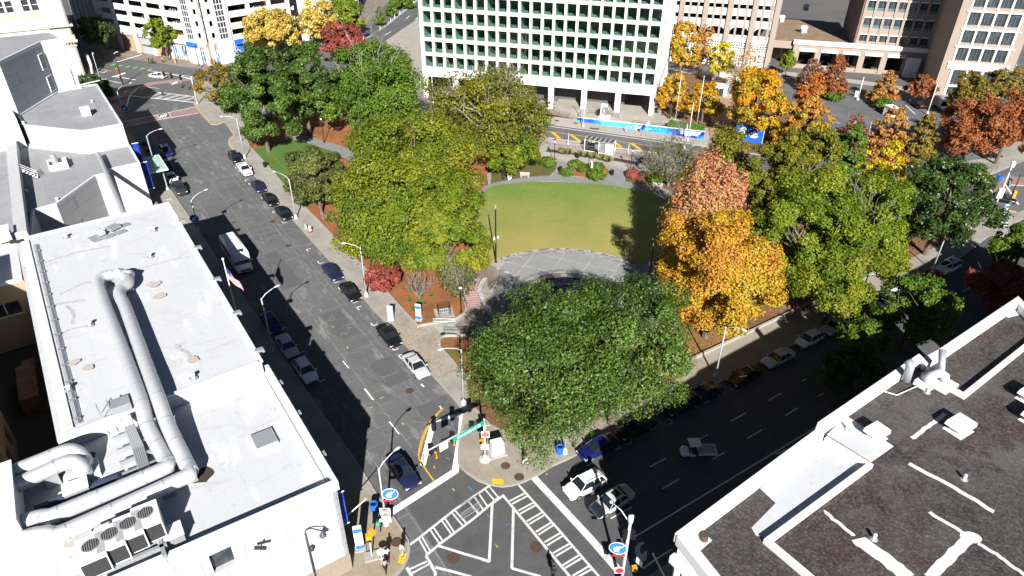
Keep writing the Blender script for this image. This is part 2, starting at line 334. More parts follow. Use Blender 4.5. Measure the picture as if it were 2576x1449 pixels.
midroad = pix([(480, 205), (640, 192), (800, 185), (850, 208), (900, 245), (1000, 274), (1200, 320), (1373, 350), (1545, 372), (1650, 388), (1790, 412), (2200, 480), (2480, 545), (2560, 555), (2640, 480), (2600, 425), (2465, 452), (2250, 430), (1950, 396), (1781, 369), (1540, 330), (1355, 308), (1200, 285), (1060, 250), (960, 215), (930, 165), (960, 105), (1060, 38), (1100, 0), (1160, -60), (1000, -60), (985, 0), (900, 85), (870, 105), (800, 128), (640, 160), (520, 178), (330, 150), (200, 120), (150, 180), (330, 290)])
struct('avenue', MB().sheet(midroad, .008), M('avenue asphalt', (.105, .107, .11), .87, layers=(('noise', .1, .45, .65, (.16, .16, .16), .55), ('noise', .7, .5, .7, (.075, .075, .078), .5), ('noise', 8, .4, .7, (.07, .07, .075), .3)), bump=(14, .2)))
struct('car_park', MB().sheet(pix([(2010, 205), (2160, 214), (2360, 240), (2500, 280), (2576, 330), (2500, 400), (2300, 400), (2180, 385), (2050, 330), (1990, 270), (1880, 215), (1835, 195), (1835, 180)]), .012), m_asph3)
KZ = .14
blockL = [(488, 258), (491, 265), (500, 279), (511, 291), (527, 308), (533, 313), (544, 314), (556, 311), (566, 307), (576, 320), (590, 341), (582, 346), (577, 355), (577, 365), (587, 378), (612, 407), (636, 435)]
street_kerb = [Q1(s, 0) for s in (62, 50, 40, 30, 20, 10, 2)]
corner = [(1171, 1038), (1160, 1100), (1156, 1140), (1156, 1166), (1163, 1177), (1177, 1189), (1204, 1208), (1231, 1218), (1264, 1223), (1288, 1220), (1318, 1210), (1348, 1196), (1388, 1171), (1420, 1157)]
road_kerb = [Q2(s, 0) for s in (1, 15, 30, 45, 60, 74)]
cornerR = [(2487, 592), (2498, 597), (2515, 598), (2528, 592), (2549, 562), (2576, 548), (2700, 520), (2650, 500), (2560, 535), (2480, 528)]
top_kerb = [(2200, 470), (1790, 411), (1650, 387), (1545, 371), (1470, 362), (1373, 349), (1200, 319), (1000, 273), (900, 244), (850, 207), (800, 184), (640, 191), (500, 206), (490, 220)]
block = pix(blockL)+street_kerb+pix(corner)+road_kerb+pix(cornerR)+pix(top_kerb)
struct('pavement', MB().prism(block, -.2, KZ, 0, bottom=False), m_walk1)
kb = pix(blockL)+street_kerb+pix(corner)+road_kerb+pix(cornerR[:6])
struct('kerb', MB().wall([p for p in offset(kb, -.09)], .2, .004, KZ+.006), m_kerb)
struct('corner_pavement', MB().sheet(pix([(1171, 1040)]+corner[1:])+[Q2(s, -.25) for s in (1, 15, 30, 45, 60, 72)]+[Q2(s, -5.0) for s in (72, 60, 45, 30, 16)]+pix([(1480, 1060), (1330, 1115), (1250, 1090), (1185, 1030)]), KZ+.004), m_walk2)
yk = MB(); yk.strip(pix([(488, 258), (500, 279), (527, 308), (544, 314), (566, 307)]), .18, KZ+.010); yk.strip(pix([(590, 341), (577, 355), (577, 365), (590, 381)]), .18, KZ+.010)
struct('yellow_kerb_paint', yk, m_yel)
bed = [(632, 374), (669, 413), (740, 497), (794, 550), (857, 616), (917, 676), (981, 746), (1051, 823), (1064, 821), (1091, 816), (1144, 806), (1164, 796), (1174, 783), (1165, 752), (1163, 728), (1150, 690), (1165, 655), (1190, 650), (1185, 560), (1200, 500), (1230, 475), (1225, 440), (1250, 425), (1230, 400), (1100, 345), (1000, 305), (900, 268), (800, 235), (700, 270), (610, 330)]
struct('mulch_bed', MB().sheet(pix(bed), KZ+.004), m_mulch)
struct('lawn_verge', MB().sheet(pix([(634, 376), (669, 413), (740, 497), (765, 522), (830, 500), (860, 440), (850, 385), (800, 362), (735, 345), (700, 362), (660, 372)]), KZ+.008), M('verge grass', (.07, .15, .025), .95, layers=(('noise', .3, .45, .7, (.12, .17, .035), .7), ('noise', 15, .4, .7, (.05, .09, .015), .4)), bump=(30, .5)))
struct('path', MB().strip(pix([(725, 345), (760, 348), (850, 376), (930, 420)], ), 3.2, KZ+.012), m_bluestone)
rbed = [(1650, 505), (1680, 495), (1570, 445), (1600, 430), (1700, 440), (1790, 425), (2200, 485), (2450, 540), (2440, 585)]+[]
rb = pix(rbed)+[Q2(s, -4.6) for s in (60, 50, 40, 30, 22, 17)]+pix([(1740, 935), (1700, 960), (1600, 1015), (1500, 1055), (1330, 1110), (1235, 1070), (1180, 1010), (1170, 930), (1135, 905), (1120, 870), (1165, 850), (1200, 860), (1290, 900), (1500, 880), (1690, 790), (1650, 700), (1640, 640)])
struct('leaf_litter', MB().sheet(rb, KZ+.009), m_litter)
struct('mulch_triangle', MB().sheet(t11((1385, 1165), (1400, 1110), (1480, 1098), (1580, 1100), (1700, 1165), (1640, 1400), (1560, 1390), (1480, 1290)), KZ+.016), M('mulch and ivy', (.22, .09, .035), .95, layers=(('noise', .5, .5, .62, (.06, .12, .02), .9), ('noise', 9, .45, .66, (.35, .15, .06), .5)), bump=(20, .7)))
def lowwall(nm, pts, wd, h, lab, base=KZ): tag(MB().wall(pts, wd, base-.1, base+h).build(nm, m_kerb), lab, 'low wall')
lowwall('retaining_wall', pix([(632, 376), (669, 415), (740, 499), (794, 552), (857, 618), (917, 678), (981, 748), (1051, 825)])+smoothline(pix([(1064, 821), (1091, 817), (1130, 811), (1160, 798), (1173, 783), (1166, 752)]), 4), .3, .3, 'long low concrete wall holding the orange mulch bed beside the sloping street')
lowwall('retaining_wall', smoothline(t11((1385, 1170), (1395, 1115), (1440, 1096), (1500, 1096), (1580, 1094), (1640, 1130), (1690, 1160)), 4), .3, .35, 'short curved concrete wall around the small mulch bed beside the entrance steps')
lowwall('retaining_wall', t11((1375, 1168), (1450, 1250), (1530, 1345), (1600, 1420)), .28, .25, 'straight low kerb wall between the corner pavement and the small mulch triangle')
lowwall('retaining_wall', [Q2(s, -4.7) for s in (14.3, 21, 30, 40, 50, 60, 66)], .3, .35, 'long pale concrete wall along the shaded pavement under the orange maple')
lowwall('retaining_wall', t22((335, 410), (540, 300), (620, 250), (800, 170), (870, 140)), .3, .35, 'low concrete wall at the foot of the glossy magnolia')
lawn = smoothline(pix([(1228, 475), (1288, 463.5), (1330, 459.5), (1400, 460), (1500, 464), (1570, 473), (1640, 490), (1680, 515), (1690, 560), (1680, 620), (1650, 655), (1610, 668), (1560, 650), (1500, 635), (1430, 628), (1370, 631), (1310, 642), (1262, 654), (1230, 663), (1195, 648), (1180, 600), (1190, 530)]), 4, True)
struct('lawn', MB().sheet(lawn, KZ+.02), m_grass)
struct('path_ring', MB().strip(smoothline(z1((-350, 1440), (-150, 1360), (0, 1330), (300, 1280), (680, 1250), (980, 1270), (1450, 1305), (1790, 1340), (2100, 1405), (2300, 1440), (2500, 1500)), 4), 2.6, KZ+.012), m_bluestone)
struct('path_spur', MB().sheet(z1((770, 985), (1030, 1035), (1000, 1130), (985, 1220), (680, 1220), (740, 1150), (775, 1050)), KZ+.016).sheet(z1((1530, 1090), (1830, 1140), (1790, 1250), (1790, 1310), (1450, 1270), (1510, 1190)), KZ+.016), m_bluestone)
struct('grass_beds', MB().sheet(z1((-200, 940), (0, 905), (480, 930), (700, 965), (770, 1010), (755, 1070), (730, 1140), (640, 1215), (350, 1245), (0, 1290), (-250, 1380)), KZ+.008).sheet(z1((1830, 1160), (2050, 1150), (2300, 1230), (2500, 1400), (2400, 1440), (2100, 1395), (1780, 1310), (1780, 1220)), KZ+.008), m_grass2)
struct('flower_bed', MB().prism(smoothline(z1((1030, 1060), (1150, 1030), (1250, 1035), (1420, 1060), (1530, 1120), (1530, 1180), (1460, 1250), (1250, 1240), (1030, 1220), (985, 1190)), 4, True), KZ, KZ+.12), m_mulch)
struct('bark_strip', MB().strip(z1((600, 830), (800, 850), (1300, 905), (1600, 960), (2000, 1030)), 1.6, KZ+.016), m_soil)
struct('bus_platform', MB().strip(z1((560, 700), (1170, 785), (1620, 850), (2100, 920), (2400, 975)), 3.4, KZ+.008), M('pink brick platform', (.30, .235, .215), .9, layers=(('noise', .8, .45, .65, (.36, .3, .28), .6),)))
struct('boulevard_walk', MB().strip(z1((480, 880), (900, 940), (1350, 1000), (1850, 1075), (2100, 1115)), 2.8, KZ+.024), m_walk3)
plz = pix([(1190, 652), (1229, 667), (1262, 655), (1310, 643), (1370, 632), (1430, 629), (1500, 636), (1560, 651), (1610, 670), (1660, 700), (1690, 760), (1650, 830), (1560, 880), (1400, 900), (1300, 870), (1263, 812), (1225, 860), (1173, 850), (1148, 820), (1163, 800), (1175, 783), (1215, 770), (1207, 745), (1208, 726), (1220, 714), (1165, 685), (1150, 665)])
struct('plaza', MB().sheet(plz, KZ+.024), m_plaza)
struct('brown_path', MB().sheet(z5((470, 250), (700, 280), (940, 385), (1060, 440), (1200, 520), (1010, 680), (880, 650), (740, 560), (600, 420), (480, 340)), KZ+.028).sheet(z5((610, 1070), (800, 1040), (850, 1100), (800, 1260), (740, 1400), (600, 1450), (420, 1300), (560, 1200)), KZ+.028), m_brownpath)
rim = smoothline(z5((940, 385), (1130, 300), (1400, 215), (1800, 155), (2130, 150), (2500, 190), (2900, 290), (3200, 400)), 4)
struct('stone_border', MB().strip(rim, .55, KZ+.032).strip(offset(rim, -1.0), .28, KZ+.032).strip(z5((1040, 425), (1270, 525), (1440, 600)), .55, KZ+.036).strip(z5((1040, 430), (1250, 340)), .5, KZ+.040), M('weathered stone border', (.15, .14, .135), .9, layers=(('noise', 1.2, .47, .53, (.42, .41, .40), .85),)))
lk = [Q1(s, n) for s, n in ((100, 15.6), (88, 15.3), (75, 15.0), (56, 14.7), (32, 14.2), (18, 14.1), (8, 13.9), (-1, 13.6), (-6, 13.7))]+pix([(974, 1286), (990, 1308), (1004, 1329), (1017, 1350), (1024, 1362), (1027, 1385), (1024, 1403), (1012, 1428), (990, 1452), (930, 1500)])
lw = lk+pix([(700, 1700)])+[Q1(-45, 40), Q1(100, 62), Q1(135, 55), Q1(128, 22), Q1(118, 16), Q1(110, 15.5)]
struct('pavement_west', MB().prism(lw, -.2, KZ, 0, bottom=False), m_walk1)
struct('kerb_west', MB().wall(offset(lk, .09), .2, .004, KZ+.006), m_kerb)
struct('corner_pavement_west', MB().sheet(pix([(862, 1240), (944, 1252), (972, 1290), (988, 1310), (1002, 1331), (1020, 1362), (1024, 1385), (1020, 1403), (1008, 1428), (985, 1452), (930, 1498), (720, 1600), (800, 1400)]), KZ+.004), M('stained corner concrete', (.27, .225, .155), .9, layers=(('brick', (2.4, 2.4), .02, (.15, .12, .09), .5, A1, False, .0), ('noise', .4, .45, .62, (.33, .29, .23), .6), ('noise', 2.5, .5, .7, (.2, .16, .11), .5)), bump=(20, .1)))
struct('pavement_south_east', MB().prism([Q2(-9, 15.6), Q2(-6, 15.0), Q2(90, 15.0), Q2(90, 24), Q2(-9, 24)], -.2, KZ, 0, bottom=False), m_walk2)
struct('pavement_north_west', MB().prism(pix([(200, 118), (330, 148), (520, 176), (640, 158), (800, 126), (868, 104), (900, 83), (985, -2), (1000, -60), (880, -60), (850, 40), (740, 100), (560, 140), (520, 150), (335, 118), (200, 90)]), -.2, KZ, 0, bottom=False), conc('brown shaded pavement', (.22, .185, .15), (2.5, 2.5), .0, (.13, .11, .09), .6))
struct('plaza_tower', MB().prism(pix([(960, 216), (1060, 251), (1200, 286), (1355, 309), (1781, 370), (1950, 397), (1990, 330), (1900, 240), (1850, 190), (1700, 170), (1400, 200), (1070, 175), (1060, 120), (1075, 75), (1100, 60), (1060, 42), (960, 110), (935, 165)]), -.2, KZ, 0, bottom=False), m_walk3)
struct('brick_forecourt', MB().sheet(z1((-1300, 60), (1090, 150), (1065, 360), (470, 300), (-200, 190), (-900, 60), (-1330, -60)), KZ+.006), m_plazabrick)
struct('side_garden', MB().sheet(pix([(1655, 240), (1700, 185), (1830, 192), (1880, 222), (1950, 262), (1990, 310), (2060, 350), (2150, 380), (2220, 398), (2200, 412), (1950, 395), (1790, 370), (1782, 330), (1700, 300), (1660, 290)]), KZ+.004), m_litter)
struct('tan_path', MB().sheet(pix([(1762, 262), (1810, 238), (1845, 248), (1850, 275), (1830, 320), (1845, 372), (1790, 366), (1785, 335), (1790, 300)]), KZ+.010), m_tanpav)
struct('car_park_pavement', MB().prism(pix([(2180, 400), (2460, 448), (2500, 437), (2576, 405), (2640, 380), (2600, 330), (2510, 370), (2480, 400), (2380, 410), (2200, 388)]), -.2, KZ, 0, bottom=False), m_walk1)
struct('office_pavement', MB().strip(pix([(1820, 172), (1935, 182), (2060, 195), (2190, 212), (2370, 240), (2440, 238), (2500, 170)]), 4.5, KZ+.002), m_walk3)
isl = MB()
for c in ([(2087, 233), (2110, 230), (2118, 240), (2100, 256), (2082, 252)], [(2200, 250), (2215, 243), (2238, 252), (2240, 272), (2222, 274), (2204, 262)]): isl.prism(smoothline(pix(c), 3, True), 0, .15)
struct('kerb_islands', isl, m_kerb)
struct('verge_grass', MB().sheet(pix([(2190, 400), (2300, 402), (2330, 412), (2240, 418)]), KZ+.008), m_grass)
struct('street_far_right', MB().sheet(pix([(2480, 185), (2500, 240), (2560, 330), (2700, 420), (2760, 300), (2640, 120), (2576, 60), (2520, 90), (2500, 140)]), .016), m_asph3)
struct('brick_pavement_far', MB().prism(pix([(2505, 55), (2540, 80), (2600, 60), (2800, 20), (2600, -80), (2480, -60)]), -.2, .15, 0, bottom=False), m_brickx)
def marks(nm, m, fn):
    b = MB(); fn(b); return struct(nm, b, m)
Z1, Z2, Z3 = .010, .014, .022
def f_left(b):
    b.strip(za((792, 935), (1200, 672), (1330, 588)), .75, Z1); b.strip(za((1330, 600), (1385, 250), (1392, 108)), .72, Z2)
    b.strip(za((1065, 540), (1110, 350), (1152, 182)), .62, Z1); b.strip(za((1135, 180), (1380, 118)), .5, Z1)
    for l in (((790, 178), (870, 280)), ((650, -2), (672, 16)), ((1205, 50), (1220, 72))): b.strip(za(*l), .16, Z1)
    b.strip(t21((820, 35), (895, 135)), .2, Z1); b.strip(t21((1245, 0), (1268, 22)), .2, Z1); b.strip(t11((655, 1275), (700, 1330)), .12, Z1)
    for x, y, k in ((40, 40, 0), (125, 150, 0), (205, 235, 1), (380, 435, 0), (478, 540, 1), (498, 572, 0), (595, 684, 1), (622, 722, 0), (732, 838, 1), (762, 872, 0), (882, 1008, 1), (908, 1048, 0), (1040, 1194, 1), (1078, 1236, 0), (195, 1030, 1), (325, 1215, 1), (480, 1430, 1)):
        p = np.array(t11((x, y))[0]); u = -e1 if k else e1
        b.strip([p-e1*.06*(1 if k else -1), p+u*0+n1*(-.7)], .12, Z1); b.strip([p, p+(e1 if k else -e1)*.75], .12, Z2)
    for x, y in ((1790, 1295), (1835, 1340), (1665, 1130), (1700, 1170)):
        p = np.array(z6((x, y))[0]); b.strip([p, p-n1*.8], .13, Z1); b.strip([p, p-e1*.7], .13, Z2)
marks('street_markings', m_paintw, f_left)
def f_cross(b):
    W = .26
    b.strip(za((1617, 703), (1320, 910), (1030, 1140), (950, 1198)), W, Z1); b.strip(za((1700, 795), (1480, 980), (1200, 1190), (1092, 1282)), W, Z1)
    for a, c in (((1612, 712), (1690, 806)), ((1578, 735), (1660, 832)), ((1530, 778), (1602, 880)), ((1492, 800), (1565, 906)), ((1440, 832), (1530, 945)), ((1330, 910), (1430, 1020)), ((1310, 932), (1400, 1042)), ((1248, 975), (1328, 1095)), ((1222, 992), (1305, 1112)), ((1150, 1045), (1236, 1170)), ((1125, 1068), (1208, 1190)), ((1055, 1118), (1130, 1250)), ((1030, 1135), (1105, 1272))):
        b.strip(za(a, c), .17, Z2)
    b.strip(za((1092, 1282), (1128, 1345), (1170, 1425), (1165, 1480)), W, Z2)
    b.strip(za((1195, 1200), (1400, 1265), (1620, 1330)), .26, Z2); b.strip(za((1612, 1335), (1625, 1100), (1637, 862)), .26, Z3)
    b.strip(za((1170, 1378), (1300, 1410), (1450, 1452), (1560, 1500)), .26, Z2)
    b.strip(za((1110, 1325), (960, 1392)), .2, Z2); b.strip(za((1120, 1350), (980, 1425)), .2, Z2); b.strip(za((935, 1378), (975, 1452)), .3, Z3)
    b.strip(zb((85, 865), (190, 787), (740, 1455)), W, Z2); b.strip(zb((318, 700), (640, 1060), (985, 1460)), .24, Z1)
    for a, c in (((370, 768), (245, 832)), ((390, 790), (265, 856)), ((440, 846), (315, 912)), ((458, 866), (332, 936)), ((510, 926), (385, 1000)), ((526, 950), (405, 1022)), ((585, 1010), (460, 1086)), ((605, 1030), (480, 1110)), ((660, 1096), (530, 1172)), ((685, 1116), (552, 1197)), ((735, 1185), (600, 1262)), ((760, 1205), (622, 1287)), ((820, 1275), (680, 1362)), ((840, 1300), (700, 1384)), ((895, 1370), (762, 1448)), ((915, 1395), (790, 1465))):
        b.strip(zb(a, c), .2, Z2)
    b.strip(zb((75, 1332), (-20, 1298)), .26, Z1); b.strip(zb((275, 882), (262, 1388)), .26, Z3); b.strip(zb((262, 1385), (500, 1455)), .26, Z1)
marks('crosswalk_markings', m_paint, f_cross)
def f_right(b):
    b.strip(zb((440, 635), (660, 870), (900, 1130), (1150, 1415)), .75, Z1)
    b.strip(pix([(1588, 1356), (1932, 1148), (2090, 1052)]), .16, Z1); b.strip(pix([(1525, 1394), (1582, 1362)]), .2, Z1)
    for l in (((1395, 552), (1530, 480)), ((1505, 730), (1632, 655)), ((1040, 755), (1157, 690)), ((1075, 977), (1250, 882))): b.strip(zb(*l), .15, Z1)
    for l in (((1390, 430), (1475, 382)), ((1650, 282), (1762, 220)), ((1775, 412), (1887, 345)), ((1510, 572), (1605, 516))): b.strip(t22(*l), .15, Z1)
    for l in (((488, 1300), (560, 1258)), ((1465, 755), (1525, 720)), ((260, 1427), (286, 1413)), ((1440, 920), (1480, 900))): b.strip(t13(*l), .15, Z1)
    for l in (((0, 125), (100, 70)), ((130, 240), (226, 180)), ((385, 90), (422, 68))): b.strip(t23(*l), .15, Z1)
    b.sheet(zc((478, 523), (494, 540), (460, 565), (452, 600), (465, 632), (516, 600), (508, 693), (388, 685), (428, 660), (410, 620), (415, 575), (440, 540)), Z2)
    b.strip(zc((480, 755), (600, 670), (730, 590)), .16, Z1)
    b.strip(t23((60, 530), (165, 485)), .2, Z1); b.strip(t23((85, 545), (170, 492)), .2, Z1)
    for x, y in ((1035, 330), (1215, 290), (1310, 145), (905, 440), (820, 480), (600, 600), (1410, 165), (1490, 130), (1680, 30)):
        p = np.array(t22((x, y))[0]); b.strip([p, p-n2*.8], .12, Z1); b.strip([p, p-e2*.7], .12, Z2)
marks('road_markings', m_paint, f_right)
def f_yel(b):
    b.strip(smoothline(za((1222, 74), (1150, 150), (1092, 240), (1052, 340), (1034, 430), (1040, 492), (1085, 565), (1160, 670)), 4), .16, Z1)
    b.strip(smoothline(za((1236, 68), (1162, 150), (1104, 240), (1064, 340), (1046, 430)), 4), .12, Z1)
    b.strip(z1((420, 505), (670, 538), (1500, 655), (2250, 762)), .22, Z2); b.strip(z1((420, 590), (590, 615), (1170, 693), (1620, 765), (2260, 852)), .22, Z2)
    for a, c in (((480, 525), (560, 605)), ((690, 548), (795, 640)), ((965, 585), (1115, 690)), ((1250, 628), (1330, 700)), ((1600, 678), (1730, 775)), ((1880, 714), (2040, 822))): b.strip(z1(a, c), .8, Z3)
    b.strip(pix([(1700, 372), (1781, 388)]), .22, Z2); b.strip(z4((230, 830), (380, 860)), .3, Z2)
    for x0, y0, x1, y1 in ((1175, 455, 1205, 475), (1120, 490, 1150, 510)): pass
marks('yellow_markings', m_yel, f_yel)
def f_far(b):
    for i in range(11):
        a = np.array(z1((480+i*172, 432+i*24.5))[0]); c = np.array(z1((585+i*172+60, 447+i*24.5+9))[0]); b.strip([a, c], .22, Z2)
    b.strip(z1((590, 640), (1170, 718), (1620, 790), (2260, 872)), .25, .16)
    b.strip(z6((578, 148), (1250, 230)), .3, Z2); b.strip(z6((300, 203), (1132, 290)), .35, Z2)
    for a, c in (((700, 168), (530, 216)), ((715, 172), (560, 222)), ((800, 182), (620, 236)), ((830, 185), (650, 238)), ((930, 194), (740, 246)), ((960, 198), (765, 250)), ((1040, 206), (850, 258)), ((1068, 210), (880, 262)), ((1140, 222), (960, 270)), ((1165, 226), (990, 276))): b.strip(z6(a, c), .25, Z3)
    b.strip(z6((300, 200), (235, 420)), .3, Z3)
    b.strip(z6((205, 540), (640, 455), (1140, 350)), .22, Z3); b.strip(z6((320, 590), (690, 512), (1195, 428)), .22, Z3)
    b.strip(z4((400, 930), (550, 880)), 1.2, Z2); b.strip(z4((170, 930), (400, 985), (510, 1010)), .25, Z2); b.strip(z4((430, 925), (670, 965)), .4, Z2)
    b.strip(z4((820, 850), (1000, 880), (1200, 905), (1390, 930)), .22, Z2); b.strip(z4((240, 868), (290, 875), (325, 858)), .3, Z3)
    b.strip(z4((600, 1150), (720, 1040), (960, 1070)), .2, Z3)
    for l in (((1105, 460), (1060, 500)),): pass
    zz = lambda *l: pix([(738+x/6.0, y/6.0) for x, y in l])
    b.strip(zz((1880, 0), (1600, 230), (1330, 450), (1200, 530), (1060, 590)), .25, Z2); b.strip(zz((1860, 0), (1590, 215), (1310, 440), (1180, 515)), .2, Z2)
    for l in (((1760, 235), (1700, 285)), ((1880, 260), (1840, 300)), ((1475, 478), (1380, 530)), ((1625, 488), (1530, 545)), ((440, 870), (380, 895))): b.strip(zz(*l), .3, Z2)
    b.strip(zz((380, 815), (410, 805)), .8, Z2)
    b.strip(pix([(2400, 330), (2425, 345)]), .2, .02); b.strip(pix([(2398, 313), (2408, 325)]), .2, .02)
    oz = lambda *l: pix([(2012.5+x/4.319, y/4.319) for x, y in l])
    for l in (((1150, 1145), (1250, 1240)), ((1350, 1230), (1375, 1258)), ((1395, 1165), (1460, 1235)), ((1640, 1200), (1690, 1250)), ((350, 1320), (440, 1340))): b.strip(oz(*l), .2, .02)
    for l in (((2180, 655), (2205, 695)), ((2105, 560), (2130, 600)), ((2150, 470), (2300, 640), (2420, 800))): b.strip(oz(*l), .25, .026)
    rz_ = lambda *l: pix([(2213.7+x/4.32, 335.4+y/4.32) for x, y in l])
    b.strip(rz_((1150, 540), (1225, 650)), .3, Z3); b.strip(rz_((1365, 560), (1430, 660), (1505, 775)), .3, Z3); b.strip(rz_((1400, 562), (1600, 572)), .3, Z3)
marks('avenue_markings', m_paintw, f_far)
def f_green(b):
    for x, y in ((310, 768), (400, 780), (490, 793), (580, 805), (665, 818), (755, 830), (840, 842)): b.strip(z4((x-28, y+9), (x+28, y-9)), .85, Z3)
    for x, y in ((810, 745), (955, 770)): b.strip(pix([(1610+(x-22)/6.0, 241.5+y/6.0-1), (1610+(x+22)/6.0, 241.5+y/6.0+1)]), 1.4, Z3)
marks('bike_lane_markings', m_green, f_green)
rz_ = lambda *l: pix([(2213.7+x/4.32, 335.4+y/4.32) for x, y in l])
bx = MB().sheet(z6((205, 540), (640, 455), (1140, 350), (1195, 428), (690, 512), (320, 590)), .012).strip(z4((380, 1200), (620, 1110), (860, 1010), (1410, 945)), 3.0, .012).sheet(z6((215, 530), (60, 320), (120, 290), (250, 240), (290, 210), (235, 430)), .013).sheet(rz_((1110, 520), (1160, 545), (1230, 640), (1400, 640), (1365, 560), (1620, 575), (1620, 480), (1400, 470)), .012)
struct('brick_crosswalk', bx, m_brickx)
def emblem(pts, z):
    q = [np.array(p) for p in pts]; f = lambda u, v: tuple((q[0]*(1-u)+q[1]*u)*(1-v)+(q[3]*(1-u)+q[2]*u)*v)
    a = MB().sheet(pts, z, 0); a.strip(list(pts)+[pts[0]], .12, z+.004, 1)
    for k in range(3): a.strip([f(.40+.14*k+.10*math.sin(t*5+.4), .15+.7*t) for t in np.linspace(0, 1, 8)], .2, z+.004, 1)
    a.sheet([f(.06, .8), f(.15, .45), f(.34, .2), f(.30, .6), f(.2, .82)], z+.004, 1)
    o = a.build('pavement_emblem', [m_brickd, m_paintw]); o['kind'] = 'structure'
m_brickd = M('maroon emblem paving', (.14, .055, .05), .9)
emblem(z6((655, 452), (800, 422), (830, 472), (680, 505)), .024)
emblem(z4((1085, 990), (1195, 975), (1225, 1000), (1115, 1025)), .024)
def f_tact(b):
    b.sheet(zb((100, 655), (192, 658), (194, 702), (98, 700)), KZ+.010); b.sheet(za((880, 1265), (938, 1270), (912, 1358), (862, 1350)), KZ+.010)
    b.sheet(z6((228, 150), (270, 140), (262, 165), (235, 175)), KZ+.01); b.sheet(rz_((1190, 485), (1245, 475), (1255, 495), (1200, 505)), KZ+.01); b.sheet(rz_((1400, 842), (1480, 855), (1470, 868), (1395, 855)), KZ+.01)
marks('tactile_paving', m_tact, f_tact)
def f_iron(b):
    def disc(p, r, z): b.sheet([(p[0]+r*math.cos(t), p[1]+r*math.sin(t)) for t in np.linspace(0, 2*math.pi, 18)[:-1]], z)
    for l, r, z in ((za((852, 1176)), .55, KZ+.012), (za((1316, 1302)), .6, .02), (zb((210, 549)), .5, KZ+.012), (zb((322, 641)), .52, KZ+.012), (zb((463, 1211)), .6, .02), (t11((243, 405)), .5, .02), (t21((1160, 52)), .5, .02), (t11((125, 222)), .55, .02), (pix([(445, 551)]), .45, KZ+.012), (pix([(433, 529)]), .4, KZ+.012), (pix([(588, 560)]), .3, .02)): disc(l[0], r, z)
    b.strip(z1((1250, 492), (1395, 512)), 1.0, KZ+.012)
    for x, y in ((490, 340), (760, 380), (1040, 418)): b.strip(z1((x-28, y-3), (x+28, y+4)), 1.0, KZ+.012)
    b.sheet(z6((490, 285), (560, 275), (575, 295), (505, 308)), .022)
marks('iron_covers', m_iron, f_iron)
def f_sp(b):
    for k, (l, wd) in enumerate(((za((770, 1060), (778, 1085)), .06), (za((790, 1115), (795, 1145)), .05), (za((700, 1215), (722, 1222)), .05), (za((810, 1290), (838, 1320)), .06), (zb((295, 505), (360, 520)), .07), (zb((415, 528), (450, 522)), .06), (zb((160, 468), (200, 485)), .06), (zb((720, 415), (760, 408)), .06), (za((1490, 605), (1512, 628)), .1), (za((1560, 520), (1525, 600)), .04))): b.strip(l, wd, KZ+.014)
marks('red_survey_marks', m_redmark, f_sp)
marks('blue_survey_marks', m_bluemark, lambda b: [b.strip(l, .08, .02) for l in (za((1440, 715), (1480, 752)), za((1258, 470), (1285, 495)), za((1595, 940), (1618, 970)), zb((210, 1030), (245, 1018)))])
marks('yellow_survey_marks', M('yellow spray paint', (.5, .5, .08), .8), lambda b: [b.strip(l, .1, .02) for l in (za((1310, 728), (1325, 748)), za((1155, 545), (1165, 565)), za((1660, 1185), (1685, 1210)), za((895, 188), (908, 206)), t11((685, 1165), (695, 1182)), t11((482, 888), (492, 900)), t11((575, 1012), (586, 1025)), zb((125, 1188), (145, 1215)), t21((930, 110), (965, 98)), t21((855, 182), (882, 172)))])
ptch = MB().sheet([Q1(8, 2.5), Q1(8, 5.6), Q1(13.5, 5.8), Q1(13.5, 2.7)], .006).sheet([Q1(20, 6.5), Q1(27, 6.7), Q1(27, 4), Q1(20, 3.8)], .006).sheet([Q1(-6, .6), Q1(-6, 4.5), Q1(3, 4.6), Q1(3, .7)], .005).sheet([Q1(36, 9), Q1(48, 9.2), Q1(48, 6), Q1(36, 5.8)], .006)
struct('asphalt_patches', ptch, m_patch)
def marble(nm, c, panel=(3.2, 1.9), ang=A1, st=.35):
    return M(nm, c, .6, layers=(('noise', .35, .45, .7, sc_(c, .80), .5, (ang, .6, .6, 1.4)), ('noise', 1.6, .5, .72, sc_(c, .86), .35, (ang, .5, .5, 2)), ('brick', panel, .03, sc_(c, .38), .75, ang, True, .5, sc_(c, .90), st)))
m_marble = marble('white marble cladding', (.47, .478, .49))
m_whiteroof = M('white roof membrane', (.50, .515, .535), .75, layers=(('noise', .12, .45, .68, (.49, .50, .515), .8), ('brick', (16, 1.9), .025, (.44, .45, .46), .6, A1, False, .5), ('crack', .13, .04, (.40, .39, .385), .55, (A1, 1.4, .55, 1)), ('noise', 1.1, .60, .70, (.40, .385, .37), .7), ('noise', .28, .64, .74, (.32, .30, .285), .7), ('noise', .45, .58, .66, (.62, .64, .66), .6, (A1, .4, 1, 1)), ('noise', 6, .5, .75, (.52, .53, .54), .3)), bump=(3, .1))
m_greyroof = M('grey roof membrane', (.27, .275, .285), .85, layers=(('noise', .3, .42, .66, (.20, .205, .215), .6), ('brick', (7, 2.4), .03, (.19, .19, .2), .6, A1, False, .5, (.31, .315, .325), .4), ('noise', 2.5, .56, .7, (.16, .16, .17), .4)))
m_gravel = M('black gravel roof', (.062, .055, .052), .95, layers=(('noise', .085, .47, .62, (.15, .14, .135), .7), ('noise', .20, .48, .60, (.056, .030, .023), .85, (A2, .45, 1, 1)), ('noise', .5, .52, .64, (.022, .020, .021), .75), ('noise', 5, .46, .64, (.24, .225, .22), .45), ('noise', 16, .45, .6, (.02, .018, .018), .6)), bump=(16, 1.0))
